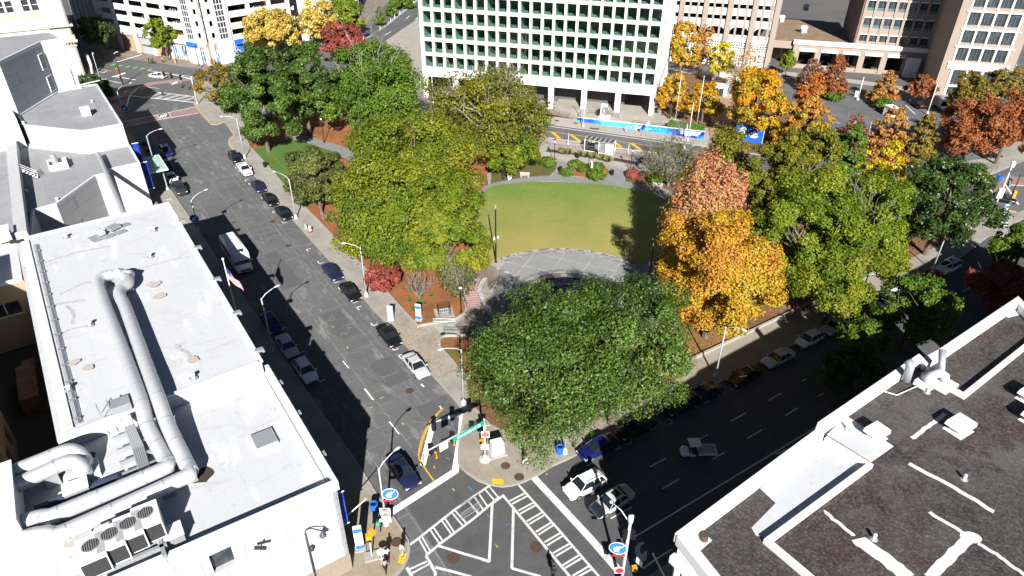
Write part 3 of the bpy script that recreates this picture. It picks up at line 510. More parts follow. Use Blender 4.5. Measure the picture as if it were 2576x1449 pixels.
m_coping = M('white painted coping', (.62, .615, .605), .6, layers=(('noise', .9, .5, .75, (.58, .56, .53), .5), ('brick', (3.6, 40), .02, (.35, .34, .32), .6, A2, False, 0)))
m_coping1 = M('metal coping', (.60, .63, .66), .45, layers=(('brick', (3.0, 60), .02, (.4, .41, .43), .6, A1, False, 0),))
m_concw = M('white precast concrete', (.74, .735, .72), .6, layers=(('noise', .3, .45, .7, (.66, .65, .63), .4),))
m_concw2 = M('white parking deck concrete', (.60, .59, .57), .7, layers=(('noise', .4, .45, .7, (.52, .50, .48), .5),))
m_dark = M('dark interior', (.018, .018, .02), .9)
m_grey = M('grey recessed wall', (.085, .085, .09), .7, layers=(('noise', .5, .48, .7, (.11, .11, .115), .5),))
m_tan = M('tan brick', (.30, .243, .20), .9, layers=(('noise', .3, .4, .7, (.265, .212, .172), .5), ('brick', (40, .9), .012, (.27, .20, .15), .5, 0, True, 0)))
m_tan2 = M('buff brick alley wall', (.36, .28, .185), .9, layers=(('noise', .5, .42, .7, (.36, .27, .17), .5), ('brick', (.6, .25), .012, (.30, .23, .15), .4, A1, True, .5)))
m_lime = M('cream limestone', (.46, .435, .39), .85, layers=(('noise', .6, .45, .7, (.40, .375, .33), .5), ('brick', (1.4, .5), .012, (.40, .36, .3), .4, A1, True, .5)))
m_orn = M('carved ochre panel', (.50, .40, .26), .85, layers=(('noise', 4, .45, .65, (.38, .29, .18), .7),))
def glassm(nm, c, rough=.08, layers=()): return M(nm, c, rough, spec=.6, layers=layers)
m_gteal = glassm('teal tinted glass', (.055, .125, .108), .12, (('noise', .25, .5, .66, (.03, .075, .07), .8), ('noise', 1.2, .62, .7, (.12, .20, .18), .4)))
def tinted(nm, c, refl=.08):
    m = bpy.data.materials.new(nm); m.use_nodes = True; k = NT(m); out = k.n('ShaderNodeOutputMaterial'); t = k.n('ShaderNodeBsdfTransparent'); t.inputs[0].default_value = _c(c)
    g = k.n('ShaderNodeBsdfGlossy'); g.inputs['Roughness'].default_value = .05; lw = k.n('ShaderNodeLayerWeight'); lw.inputs[0].default_value = .35
    r = k.n('ShaderNodeMapRange'); k.l(lw.outputs['Fresnel'], r.inputs[0]); r.inputs[3].default_value = refl*.6; r.inputs[4].default_value = .6
    mx = k.n('ShaderNodeMixShader'); k.l(r.outputs[0], mx.inputs[0]); k.l(t.outputs[0], mx.inputs[1]); k.l(g.outputs[0], mx.inputs[2]); k.l(mx.outputs[0], out.inputs[0]); return m
m_gteal = tinted('teal tinted pane', (.76, .86, .82))
m_gdark = glassm('dark window glass', (.030, .038, .045), .06, (('noise', .8, .5, .7, (.09, .11, .125), .6),))
m_gblue = glassm('blue grey spandrel glass', (.10, .16, .18), .15)
m_alum = M('brushed aluminium duct', (.60, .61, .63), .36, .35, layers=(('noise', 1.5, .4, .7, (.5, .51, .52), .4),))
m_galv = M('galvanised steel', (.42, .44, .46), .5, .5)
m_white = M('white metal', (.72, .72, .71), .5)
m_black = M('black painted metal', (.015, .015, .016), .45)
m_bluecl = M('royal blue banner cloth', (.012, .03, .28), .8, layers=(('noise', .7, .5, .6, (.03, .10, .5), .6),))
m_brown = M('brown granite base', (.27, .215, .175), .6, layers=(('brick', (2.0, 1.4), .02, (.15, .12, .1), .7, A1, True, .5),))
m_soot = M('dark stain', (.05, .04, .033), .9)
m_woodroof = M('brown weathered roof', (.22, .15, .095), .9, layers=(('noise', .6, .45, .65, (.30, .215, .14), .7), ('noise', 4, .5, .7, (.15, .10, .065), .5)))
def planehit(x, y, p, nrm):
    d = CR@np.array([(x-PX)/F, -(y-PY)/F, -1.0]); o = np.array([0, 0, CAMH]); p = np.array(p, float); nrm = np.array(nrm, float)
    return tuple(o+d*((p-o).dot(nrm)/d.dot(nrm)))
def bld(nm, lab, loc, cat='building'): return thing(nm, lab, cat, (loc[0], loc[1], 0))
A = bld('white_roofed_building', 'long white roofed marble building with silver ducts, beside the shaded side of the street', Q1(0, 28))
Apoly = [Q1(-12.6, 19), Q1(5, 19.1), Q1(4.4, 37), Q1(3.2, 42), Q1(1.2, 42), Q1(1.2, 60), Q1(-32, 60), Q1(-32, 36), Q1(-12.2, 36)]
wf = MB(); wf.prism([Q1(-12.0, 19.4), Q1(5.2, 19.4), Q1(4.4, 37), Q1(3.2, 42), Q1(1.2, 42), Q1(1.2, 60), Q1(-32, 60), Q1(-32, 36.5), Q1(-12.0, 36.5)], 0, 10.6, 0, 1)
hc = planehit(560, 1408, Q1(-12.6, 28)+(0,), tuple(-e1)+(0,)); nn_ = float((np.array(hc[:2])-O1)@n1)
ptA = facade(wf, Q1(-12.6, 18.95), n1, 18.0, 0, 10.6, [(nn_-18.95-.8, nn_-18.95+.8, hc[2]-1.0, hc[2]+1.0)], .5, 0, 0, -e1)
ptA2 = facade(wf, Q1(-12.6, 18.95), e1, 18.0, 0, 10.6, [(2+4.2*i, 4.6+4.2*i, 1.2, 4.2) for i in range(4)], .4, 0, 0, -n1)
wf.build('wall', [m_marble, m_whiteroof], A)
panel(ptA, nn_-18.95-.8, nn_-18.95+.8, hc[2]-1.0, hc[2]+1.0, .42).build('window', m_gdark, A)
for i in range(4): panel(ptA2, 2+4.2*i, 4.6+4.2*i, 1.2, 4.2, .3).build('window', m_gdark, A)
MB().prism([Q1(-12.66, 18.9), Q1(-12.66, 37), Q1(-12.5, 37), Q1(-12.5, 19.05)], .0, 2.3).build('stone_base', m_brown, A)
MB().wall([Q1(5.0, 18.95), Q1(-12.6, 18.95), Q1(-12.2, 36)], .36, 10.55, 11.5).build('parapet', m_coping1, A)
B = MB(); B.prism([Q1(5.0, 19.3), Q1(48, 19.3), Q1(47, 37.6), Q1(4.2, 36.8)], 0, 11.85, 0, 1); ob = B.build('upper_wall', [m_marble, m_whiteroof], A)
MB().wall([Q1(5.2, 19.3), Q1(47.9, 19.3), Q1(46.9, 37.5)], .35, 11.8, 12.05).build('parapet', m_coping1, A)
MB().wall([Q1(5.1, 19.6), Q1(4.3, 36.6)], .3, 11.95, 12.2).build('parapet', m_coping1, A)
MB().strip([Q1(46, 36.7), Q1(25, 36.3), Q1(5, 35.9)], .9, 12.006).build('roof_edge_strip', M('pale edge flashing', (.6, .6, .59), .7, layers=(('noise', 1.5, .5, .7, (.4, .39, .38), .5),)), A)
cond = MB()
for k in range(4): cond.tube([Q1(44, 35.5+.1*k)+(12.12,), Q1(25, 35.2+.1*k)+(12.12,), Q1(5.2, 34.9+.1*k)+(12.12,)], .03, 5)
for s in np.arange(6, 44, 3.0): cond.box(Q1(s, 35.6-.014*(44-s))+(12.08,), (.16, .6, .1), A1)
tag(cond.build('conduit_run', m_galv), 'bundle of grey conduits along the far edge of the upper white roof', 'conduit')
def flood(*bx):
    b = MB()
    for q in bx: b.box(*q)
    b.build('floodlight', m_galv, A)
for x, y in ((390, 508), (422, 565), (462, 632), (509, 713), (556, 800), (613, 895)):
    p = np.array(P2(x, y, 12.1)); s = float((p-O1)@e1); flood((Q1(s, 18.95)+(12.15,), (.5, .8, .25), A1), (Q1(s, 18.6)+(11.95,), (.3, .25, .3), A1))
for s in (-9, -3, 2): flood((Q1(s, 18.7)+(11.2,), (.5, .6, .2), A1))
def stain(x, y, z, r, nm='roof_stain', m=None):
    p = P2(x, y, z); b = MB(); k = 14
    b.sheet([(p[0]+r*(.7+.45*random.random())*math.cos(t), p[1]+r*(.7+.45*random.random())*math.sin(t)) for t in np.linspace(0, 2*math.pi, k)[:-1]], z+.012)
    return b.build(nm, m or m_soot, A)
for x, y, z, r in ((508, 1196, 10.6, 1.05), (218, 1150, 10.6, .8), (372, 1172, 10.6, .6), (437, 1230, 10.6, .4), (42, 606, 12.0, .9), (30, 1262, 10.6, .5)): stain(x, y, z, r)
for x, y, z, r in ((402, 745, 12.0, .7), (184, 912, 12.0, .6), (386, 715, 12.0, .8), (485, 905, 12.0, .6), (222, 925, 12.0, .5), (190, 1350, 10.6, .9)): stain(x, y, z, r, 'faint_stain', M('faint stain', (.42, .38, .34), .9) if x == 402 else bpy.data.materials['faint stain'])
m_rc = M('grey roof crack sealant', (.36, .35, .35), .8, layers=(('noise', 2, .45, .6, (.46, .46, .47), .8),))
for l, wd in (([(190, 610), (260, 560), (380, 520), (480, 490), (600, 450), (830, 410)], .3), ([(270, 890), (420, 850), (560, 830), (640, 815)], .35), ([(340, 1080), (460, 1070), (530, 1040), (700, 1000)], .25), ([(1000, 590), (1200, 540), (1370, 490)], .2), ([(460, 770), (600, 700), (690, 680)], .3), ([(540, 1000), (560, 930), (500, 860)], .3), ([(1330, 1150), (1420, 1230), (1450, 1290)], .35)):
    pts = smoothline([P2(x/3, 483+y/3, 11.85) for x, y in l], 7); pts = [(p[0]+random.uniform(-.12, .12), p[1]+random.uniform(-.12, .12)) for p in pts]; MB().strip(pts, wd, 11.868).build('roof_crack', m_rc, A)
def vent(x, y, z, lab):
    p = P2(x, y, z); o = thing('roof_vent', lab, 'vent', (p[0], p[1], z), 0, 'small roof vents')
    MB().lathe((0, 0, 0), [(.16, 0), (.16, .35), (.24, .38), (.24, .5), (.05, .55)], 8).build('pipe', m_white, o, True)
    MB().lathe((0, 0, .0), [(.4, .01), (.3, .06)], 8).build('flashing', m_galv, o, True)
for x, y, z, lab in ((166, 597, 12, 'small white roof vent near the soot stained corner of the upper white roof'), (387, 580, 12, 'small white roof vent near the street corner of the upper white roof'), (378, 646, 12, 'small white roof vent nearest the street, beyond the duct bend'), (226, 818, 12, 'small white roof vent beside the middle of the long ducts'), (174, 981, 12, 'small white roof vent between the conduit run and the ladder'), (487, 951, 12, 'small white roof vent beside the duct where it drops a level')): vent(x, y, z, lab)
p = P2(665, 1110, 10.6); h = thing('roof_hatch', 'grey square skylight hatch on the lower white roof', 'hatch', (p[0], p[1], 10.6), A1)
MB().box((0, 0, .15), (2.1, 1.9, .3)).build('frame', m_white, h, True); MB().box((0, 0, .33), (1.9, 1.7, .08)).build('cover', m_galv, h, True)
p = P2(275, 585, 12); h = thing('roof_equipment', 'small galvanised equipment on grey pads at the far end of the white roof', 'roof equipment', (p[0], p[1], 12), A1+.35)
b = MB()
for dx, dy in ((-.6, 1.9), (-.9, .6), (-1.0, -.9), (.5, -2.2), (.3, 1.8)): b.box((dx, dy, .03), (.9, 1.3, .05))
b.build('pad', m_galv, h, True); MB().box((.2, .9, .35), (1.0, .7, .5)).box((.1, .9, .75), (.5, .4, .35)).build('fan', m_alum, h, True); MB().box((.4, -.8, .3), (1.1, 1.5, .35), .2).build('damper', m_galv, h, True)
def sup(b, p, z, w=.9): b.box((p[0], p[1], (z+p[2])/2), (w, .12, max(.05, p[2]-z)), A1)
def duct(lab, pts, r, dz, extra=()):
    pts = [np.array(q) for q in pts]; b = MB(); sm = smoothline(pts, 5)
    o = thing('roof_duct', lab, 'duct', tuple(pts[0][:2])+(0,), 0, 'silver insulated ducts on the white roof')
    b.tube(sm, r, 16); b.build('pipe', m_alum, o, smooth=True)
    acc = 0
    for i in range(1, len(sm)-1):
        a, c = np.array(sm[i-1]), np.array(sm[i]); acc += np.linalg.norm(c-a)
        if acc > 2.3:
            acc = 0; d = (c-a)/np.linalg.norm(c-a); MB().tube([c-d*.05, c+d*.05], r*1.03, 16).build('band', m_galv, o)
    tot = [pts[k]+(pts[k+1]-pts[k])*t for k in range(len(pts)-1) for t in np.arange(.15, 1, max(.12, 3.0/np.linalg.norm(pts[k+1]-pts[k])))]
    for q in tot:
        if q[2]-r > dz(q)+.12: MB().box((q[0], q[1], (dz(q)+q[2]-r)/2), (.14, 1.0, q[2]-r-dz(q)+.2), A1).build('support', m_galv, o)
    return o
def lev(q): s = float((q[:2]-O1)@e1); return 12.0 if s > 4.8 else 10.6
def D3(x, y, z): return np.array(at(x, y, z))
ZU, ZL = 12.95, 11.7
duct('silver duct with the far U bend, the one farther from the street', [D3(330, 693, ZU), D3(290, 690, ZU), D3(252, 703, ZU), D3(252, 735, ZU), D3(307, 878, ZU), D3(352, 1000, ZU), D3(372, 1072, 12.3), D3(410, 1145, ZL), D3(422, 1168, ZL), D3(400, 1185, ZL), D3(150, 1290, ZL), D3(105, 1300, ZL), D3(60, 1312, ZL+.1), D3(10, 1330, ZL)], .62, lev)
duct('silver duct running parallel to the far bent duct, nearer the street', [D3(290, 688, ZU+.5), D3(310, 690, ZU), D3(322, 712, ZU), D3(300, 735, ZU), D3(318, 780, ZU), D3(365, 910, ZU), D3(398, 1000, ZU), D3(425, 1075, 12.3), D3(470, 1168, ZL), D3(478, 1188, ZL), D3(455, 1205, ZL), D3(170, 1335, ZL), D3(120, 1342, ZL+.3), D3(75, 1350, ZL), D3(40, 1362, ZL), D3(0, 1380, ZL)], .62, lev)
duct('silver duct crossing the alley and ending in an elbow on the soot stain', [D3(-60, 1232, 12.6), D3(0, 1201, 12.6), D3(100, 1160, 12.6), D3(165, 1135, 12.6), D3(192, 1138, 12.4), D3(212, 1158, 11.6), D3(214, 1180, 10.7)], .6, lev)
duct('silver duct crossing the alley, the lower of the two ending by the white curb', [D3(-60, 1270, 12.4), D3(0, 1240, 12.4), D3(110, 1188, 12.4), D3(170, 1162, 12.4), D3(198, 1168, 12.1), D3(212, 1188, 11.3), D3(212, 1200, 10.7)], .6, lev)
MB().box(P2(208, 1194, 10.6)+(10.8,), (2.2, 2.6, .4), A1).build('duct_curb', m_white, A)
b = MB()
for k in range(6): b.tube([D3(306+4*k, 1050-1.5*k, 12.5), D3(315+4*k, 1075-1.5*k, 11.9), D3(335+5*k, 1130-1.5*k, 11.2), D3(352+5*k, 1190-1.5*k, 11.2)], .09, 6)
for y, x in ((1090, 325), (1120, 337), (1150, 345), (1178, 352)): b.box(P2(x+14, y-3, 10.9)+(10.95,), (.2, 3.4, .5), A1)
tag(b.build('pipe_bundle', m_galv), 'bundle of grey pipes stepping down from the upper to the lower white roof', 'pipes')
b = MB(); q = P2(308, 1032, 12); b.box(q+(12.5,), (1.3, 1.6, 1.0), A1); tag(b.build('junction_box', m_galv), 'grey metal box at the top of the pipe bundle', 'box')
b = MB(); q0 = np.array(Q1(4.75, 0)); nL = float((np.array(P2(272, 1063, 12.0))-O1)@n1)
for dn in (-.35, .35):
    b.tube([Q1(4.1, nL+dn)+(10.6,), Q1(4.85, nL+dn)+(12.2,), Q1(4.9, nL+dn*1.2)+(13.2,), Q1(5.6, nL+dn*1.2)+(13.2,), Q1(5.7, nL+dn*1.2)+(12.0,)], .04, 6)
for t in np.linspace(.1, .95, 6): b.tube([Q1(4.1+.75*t, nL-.35)+(10.6+1.6*t,), Q1(4.1+.75*t, nL+.35)+(10.6+1.6*t,)], .03, 5)
tag(b.build('roof_ladder', m_galv), 'grey steel ladder linking the lower and upper white roofs', 'ladder')
fr = MB(); f0, f1, f2, f3 = [np.array(P2(x, y, 11.6)) for x, y in ((218, 1448), (212, 1375), (378, 1268), (412, 1392))]
zfr = 11.6
for a, c in ((P2(212, 1375, zfr), P2(375, 1270, zfr)), (P2(224, 1430, zfr), P2(404, 1354, zfr)), (P2(238, 1448, zfr), P2(420, 1370, zfr)), (P2(212, 1375, zfr), P2(232, 1448, zfr)), (P2(375, 1270, zfr), P2(415, 1400, zfr))):
    fr.wall([a, c], .28, zfr-.2, zfr+.15)
for x, y in ((212, 1375), (375, 1270), (415, 1396), (300, 1322), (232, 1446)): fr.tube([P2(x, y, zfr)+(zfr,), P2(x, y, zfr)+(10.6,)], .1, 6)
tag(fr.build('steel_frame', m_galv), 'grey steel platform frame carrying the four white air conditioners', 'steel frame')
m_grille = M('dark fan grille', (.035, .035, .035), .6); m_fan = M('fan guard', (.3, .31, .32), .5, .4)
AC_LABS = ('white air conditioner at the duct end of the four in the steel frame', 'second white air conditioner from the duct end of the frame', 'third white air conditioner from the duct end of the frame', 'white air conditioner closest to the yellow pipes')
ac = None
for k, (x, y) in enumerate(((237, 1397), (284, 1368), (330, 1341), (374, 1314))):
    p = P2(x, y, 12.6); ang = A1-.02
    o = thing('air_conditioner', AC_LABS[k], 'air conditioner', (p[0], p[1], 11.75), ang, 'air conditioners in the steel frame')
    if ac is None:
        ac = [MB().box((0, 0, .85), (2.3, 1.75, 1.7)).mesh('casing', m_white), MB().box((-1.17, 0, .8), (.05, 1.55, 1.35)).mesh('coil', m_grille)]
        g = MB(); g.lathe((.15, 0, 1.71), [(.55, 0), (.55, .04), (.1, .05)], 16); ac.append(g.mesh('fan_guard', m_fan))
        g = MB()
        for q in range(7): g.box((.15, -.42+.14*q, 1.775), (.95-abs(q-3)*.13, .05, .03))
        ac.append(g.mesh('grille_bars', m_grille))
    for me in ac: q = bpy.data.objects.new(me.name.split('.')[0], me); COL.objects.link(q); q.parent = o
def crate(x, y, z, s, lab, nm='metal_cabinet', m=None, ang=A1):
    p = P2(x, y, z); o = thing(nm, lab, 'roof equipment', (p[0], p[1], z), ang)
    MB().box((0, 0, s[2]/2+.1), (s[0], s[1], s[2])).build('casing', m or m_galv, o, True); MB().box((0, 0, .06), (s[0]*.8, s[1]*.8, .12)).build('base', m_galv, o, True)
    MB().box((0, 0, s[2]+.13), (s[0]*1.06, s[1]*1.06, .05)).build('lid', m or m_white, o, True); return o
crate(435, 1362, 10.6, (1.4, 1.7, .9), 'low grey cabinet with yellow pipes beside the air conditioners')
crate(347, 1398, 10.6, (.9, 1.1, .6), 'small grey box on the roof below the air conditioners')
crate(198, 1242, 10.6, (1.3, 1.7, .8), 'grey pump unit on the roof behind the long ducts')
crate(200, 1250, 10.6, (.4, 5.5, .5), 'low dark rack of pipes behind the long ducts', 'pipe_rack', M('blue grey rack', (.05, .07, .12), .6))
o = thing('penthouse_unit', 'tall white rooftop plant unit where the silver ducts end', 'roof equipment', P2(-30, 1330, 10.6)+(10.6,), A1)
MB().box((0, 0, 1.6), (6.4, 5.0, 2.6)).build('casing', m_white, o, True); b = MB()
for dx in (-3, -1, 1, 3):
    for dy in (-2.3, 2.3): b.box((dx, dy, .3), (.15, .15, .7))
b.build('support', m_galv, o, True); MB().box((0, 0, 2.93), (6.6, 5.2, .08)).build('lid', m_white, o, True)
def banner(s, lab, z0=5.2, z1=8.6, w_=1.4, n0=18.9, grp='blue banners on the marble front'):
    o = thing('wall_banner', lab, 'banner', Q1(s, n0)+(z0,), A1+math.pi/2, grp)
    MB().tube([(0, 0, z1-z0), (-w_-.2, 0, z1-z0)], .06, 6).tube([(0, 0, 0), (-w_-.2, 0, 0)], .05, 6).build('bracket', m_white, o, True)
    MB().box((-w_/2-.1, 0, (z1-z0)/2), (w_, .03, z1-z0-.1)).build('cloth', m_bluecl, o, True)
banner(-11.4, 'royal blue banner on the white marble front nearest the street corner', 4.6, 8.6, .6); banner(-2.2, 'royal blue banner on the white marble front across from the yellow arc', 4.6, 8.6, .6)
banner(78, 'tall royal blue banner with pale writing beside the glass canopy', 2.6, 7.6, .9); banner(84, 'tall royal blue banner behind the far lamp post of the shaded pavement', 4.0, 9.2, .9)
C = bld('grey_roofed_marble_building', 'stepped marble building with grey roofs and angled walls beyond the long white roof', Q1(85, 30))
def block(poly, z0, z1, nm, roofm, par=.45, wallm=None, pw=.3):
    b = MB(); b.prism(poly, z0, z1, 0, 1); b.build(nm, [wallm or m_marble, roofm], C)
    if par: MB().wall(offset(list(poly)+[poly[0]], .14 if sum(poly[i][0]*poly[(i+1) % len(poly)][1]-poly[(i+1) % len(poly)][0]*poly[i][1] for i in range(len(poly))) > 0 else -.14), pw, z1-.1, z1+par).build('parapet', wallm or m_coping1, C)
block([Q1(76, 19.1), Q1(75.6, 24), Q1(74.0, 24.4), Q1(74.0, 26.2), Q1(65.3, 32.6), Q1(64.8, 35.6), Q1(55, 36.6), Q1(55, 64), Q1(101, 64), Q1(101, 34), Q1(95, 34), Q1(86, 25.8), Q1(87, 19.1)], 0, 8.2, 'lower_wall', m_greyroof, .25)
block([Q1(86, 19.2), Q1(85.6, 25.6), Q1(94.6, 33.8), Q1(101.2, 34.5), Q1(114.3, 27), Q1(116, 22.5), Q1(116, 19.5)], 0, 12.2, 'middle_wall', m_greyroof, .25)
block([Q1(101.4, 34.2), Q1(114.8, 26.8), Q1(115.9, 22.6), Q1(126, 24.4), Q1(126, 66), Q1(101.4, 66)], 0, 21.6, 'upper_wall', m_greyroof, .5)
block([Q1(95.5, 34.6), Q1(101.3, 35), Q1(101.3, 64), Q1(95.5, 64)], 0, 13.2, 'step_wall', m_whiteroof, .3)
MB().wall([Q1(95, 36.6), Q1(84, 36.9), Q1(66, 37.2), Q1(54, 37.4)], 1.5, 8.0, 9.9).build('parapet', m_marble, C)
wa, wb = np.array(Q1(101.4, 34.2)), np.array(Q1(114.8, 26.8)); wd = (wb-wa)/np.linalg.norm(wb-wa); wn = np.array([wd[1], -wd[0]])
if wn.dot(-n1) < 0: wn = -wn
for x, y in ((107, 155), (128, 210)):
    hp = planehit(x, y, tuple(wa)+(0,), tuple(wn)+(0,)); u = float((np.array(hp[:2])-wa)@wd); f = MB()
    pt = lambda uu, zz, kk=0: tuple((wa+wd*uu-wn*kk))+(zz,)
    fo = panel(pt, u-.95, u+.95, hp[2]-1.5, hp[2]+1.5, -.12, .14).build('window', m_white, C); pg = panel(pt, u-.75, u+.75, hp[2]-1.3, hp[2]+1.3, -.135, .02).build('pane', m_gdark, fo)
    pg.location = -Vector(fo.location); pg.data.transform(Matrix.Translation((-0, 0, 0)))
b = MB(); b.tube([Q1(82, 24.6)+(9.2,), Q1(74, 24.6)+(9.2,), Q1(62, 24.6)+(8.4,), Q1(50, 24.6)+(6,)], .35, 10); tag(b.build('drain_duct', m_galv), 'long grey pipe lying in the slot between the two marble walls', 'pipe')
q = P2(148, 420, 8.2); o = thing('roof_exhaust', 'white square curb with two round exhaust fans on the grey roof', 'exhaust', (q[0], q[1], 8.2), A1)
b = MB(); b.box((0, 1.3, .5), (3.2, .25, 1.0)); b.box((0, -1.3, .5), (3.2, .25, 1.0)); b.box((1.5, 0, .5), (.25, 2.4, 1.0)); b.box((-1.5, 0, .5), (.25, 2.4, 1.0)); b.build('curb', m_white, o, True)
MB().lathe((.4, .3, 0), [(.5, 0), (.5, 2.0), (.35, 2.2)], 12).build('stack', m_galv, o, True); MB().lathe((-.8, -.3, .2), [(.7, 0), (.75, .6), (.6, .62)], 14).build('fan', m_white, o, True)
crate(218, 290, 12.2, (1.9, 1.5, 1.3), 'white air handling unit with a round fan alone on the polygonal grey roof', 'air_handler', m_white)
o = thing('roof_steps', 'white stile steps with rails over the pale parapet', 'steps', P2(58, 455, 8.2)+(8.2,), A1); b = MB()
for k in range(5): b.box((0, -.6-.35*k, 1.6-.32*k), (1.0, .35, .06))
for sx in (-.5, .5): b.tube([(sx, -.4, 2.6), (sx, -2.3, 1.0)], .04, 5); b.tube([(sx, -.4, 2.2), (sx, -2.3, .6)], .04, 5)
b.build('frame', m_white, o, True)
o = thing('roof_pipework', 'white roof pipes with an upright stack at the back of the polygonal roof', 'pipe', P2(195, 222, 12.2)+(12.2,), A1); b = MB(); b.box((0, 0, .2), (1.0, 1.6, .4)); b.tube([(0, .3, .2), (0, .3, 4.0)], .1, 6); b.tube([(0, 0, .5), (1.8, -4.5, .5)], .12, 6); b.build('pipe', m_white, o, True)
for x, y, z, lab in ((68, 456+28, 8.2, 'small dark roof drain dome by the white stile'), (145, 455+50, 8.2, 'small grey roof drain dome beside the angled marble wall'), (232, 258, 12.2, 'small vent behind the white air handler on the polygonal roof'), (60, 312, 12.2, 'small bent vent at the pointed end of the polygonal roof')): vent(x, y, z, lab)
cq = [P2(x, y, 4.6) for x, y in ((356, 409), (397, 391), (417, 424), (365, 437))]
o = thing('glass_canopy', 'flat pale glass canopy on round posts over the shaded pavement', 'canopy', Q1(84, 16.6)+(0,))
MB().prism([Q1(88.6, 14.6), Q1(88.6, 19), Q1(80.4, 19), Q1(80.4, 14.6)], 4.5, 4.62).build('glass', M('frosted canopy glass', (.36, .48, .46), .2, layers=(('brick', (2.0, 2.2), .06, (.55, .62, .6), .8, A1, False, 0),)), o)
MB().wall([Q1(88.6, 19), Q1(88.6, 14.6), Q1(80.4, 14.6), Q1(80.4, 19)], .12, 4.42, 4.7).build('frame', M('pale green frame', (.6, .68, .62), .4), o)
for s in (82, 87): MB().tube([Q1(s, 15.4)+(KZ,), Q1(s, 15.4)+(4.45,)], .14, 8).lathe(Q1(s, 15.4)+(KZ,), [(.35, 0), (.3, .3), (.15, .5)], 8).build('post', m_galv, o)
G = bld('ornate_stone_building', 'tall cream stone building with paired sash windows and carved cornice behind the grey roofs', Q1(180, 30))
U = 46.0; b = MB(); b.prism([Q1(175.6, 18.9), Q1(175.6, 64), Q1(205, 64), Q1(205, 18.9)], 0, 46)
holes = []
for k in range(7):
    for j in range(4):
        z0 = 18.2+4.6*j; u0 = 5.6+k*5.6; holes += [(u0, u0+1.45, z0, z0+2.7), (u0+2.0, u0+3.45, z0, z0+2.7)]
pt = facade(b, Q1(175, 18.3), n1, U, 0, 46, holes, .45, 0, 0, -e1); facade(b, Q1(175, 18.3), e1, 30, 0, 46, [(4, 8.4, 3.5, 12), (15, 21, 17.5, 28), (15, 21, 30, 40)], .45, 0, 0, -n1)
b.build('wall', m_lime, G)
for h_ in [q for q in holes if q[3] < 35 and q[0] < 26]:
    wo_ = panel(pt, h_[0], h_[1], h_[2], h_[3], .40).build('window', m_gdark, G)
    fr_ = panel(pt, h_[0], h_[1], (h_[2]+h_[3])/2-.06, (h_[2]+h_[3])/2+.06, .36, .04); fr_.build('frame', m_white, wo_)
rs = [q for q in holes if not (q[3] < 35 and q[0] < 26)]
b = MB()
for h_ in rs: q = panel(pt, h_[0], h_[1], h_[2], h_[3], .40); b.add(q.v, q.f)
x_ = b.build('upper_windows', m_gdark, G); x_['kind'] = 'stuff'
b = MB()
for k in range(7):
    for j in range(4):
        for q in range(4): pn = panel(pt, 5.7+k*5.6+q*.85, 6.25+k*5.6+q*.85, 16.55+4.6*j, 17.35+4.6*j, -.06, .1); b.add(pn.v, pn.f)
b.build('carved_panel', m_orn, G)
b = MB()
for z, pr, hh in ((9.6, .7, .5), (10.1, .35, 1.2), (13.6, .75, .45), (8.4, .25, .35)):
    b.prism([Q1(175-pr, 18.3-pr), Q1(175-pr, 64), Q1(206, 64), Q1(206, 18.3-pr)], z, z+hh)
for k in range(40): b.box(Q1(174.3, 18+k*.7)+(9.5,), (.35, .3, .3), A1)
b.build('cornice', M('carved stone', (.46, .43, .38), .85, layers=(('noise', 3, .45, .6, (.33, .3, .27), .6),)), G)
MB().tube([Q1(178+4*0, 16.4)+(KZ,)]+[Q1(180+3.0*math.cos(t), 16.2)+(2.6+2.0*math.sin(t),) for t in np.linspace(math.pi, 0, 9)]+[Q1(183, 16.2)+(KZ,)], .35, 8).build('arch_awning', m_white, G)
E_ = bld('buff_brick_building', 'buff brick building with a dark strip window across the alley behind the long white roof', Q1(45, 45))
b = MB(); b.prism([Q1(41.6, 38.2), Q1(41.6, 62), Q1(54.5, 62), Q1(54.5, 38.2)], 0, 8.8, 0, 1); pt = facade(b, Q1(41, 38), n1, 24, 0, 9.2, [(1.4, 4.6, 5.0, 6.7), (5.6, 9.0, 5.0, 6.7)], .5, 0, 0, -e1)
b.build('wall', [m_tan2, m_whiteroof], E_)
for a, c in ((1.4, 4.6), (5.6, 9.0)):
    wo_ = panel(pt, a, c, 5.0, 6.7, .35).build('window', m_gdark, E_); panel(pt, (a+c)/2-.06, (a+c)/2+.06, 5.0, 6.7, .3, .05).build('frame', m_white, wo_); panel(pt, a-.1, c+.1, 4.85, 5.0, -.1, .4).build('sill', m_white, wo_)
MB().wall([Q1(41.1, 38.1), Q1(41.1, 62)], .4, 9.1, 9.5).build('coping', m_coping1, E_)
crate(12, 590+12, 9.2, (2.4, 1.8, 1.4), 'white air conditioner with a louvred side on the buff brick building', 'air_conditioner', m_white)
F_ = bld('brown_brick_building', 'dark brown brick building with tall windows across the shadowed alley', Q1(10, 48))
b = MB(); b.prism([Q1(5, 43.2), Q1(22, 43.2), Q1(22, 64), Q1(5, 64)], 0, 13.4); pt = facade(b, Q1(22, 42.6), -e1, 17, 0, 13.8, [(1.5+3.4*k, 3.3+3.4*k, 1.2+4*j, 3.9+4*j) for k in range(5) for j in range(2)], .45, 0, 0, -n1)
b.build('wall', M('brown alley brick', (.30, .20, .12), .9, layers=(('noise', .6, .42, .7, (.22, .14, .085), .6), ('brick', (.5, .22), .012, (.18, .13, .09), .5, A1, True, .5))), F_)
for k in range(5):
    for j in range(2): panel(pt, 1.5+3.4*k, 3.3+3.4*k, 1.2+4*j, 3.9+4*j, .38).build('window', m_gdark, F_)
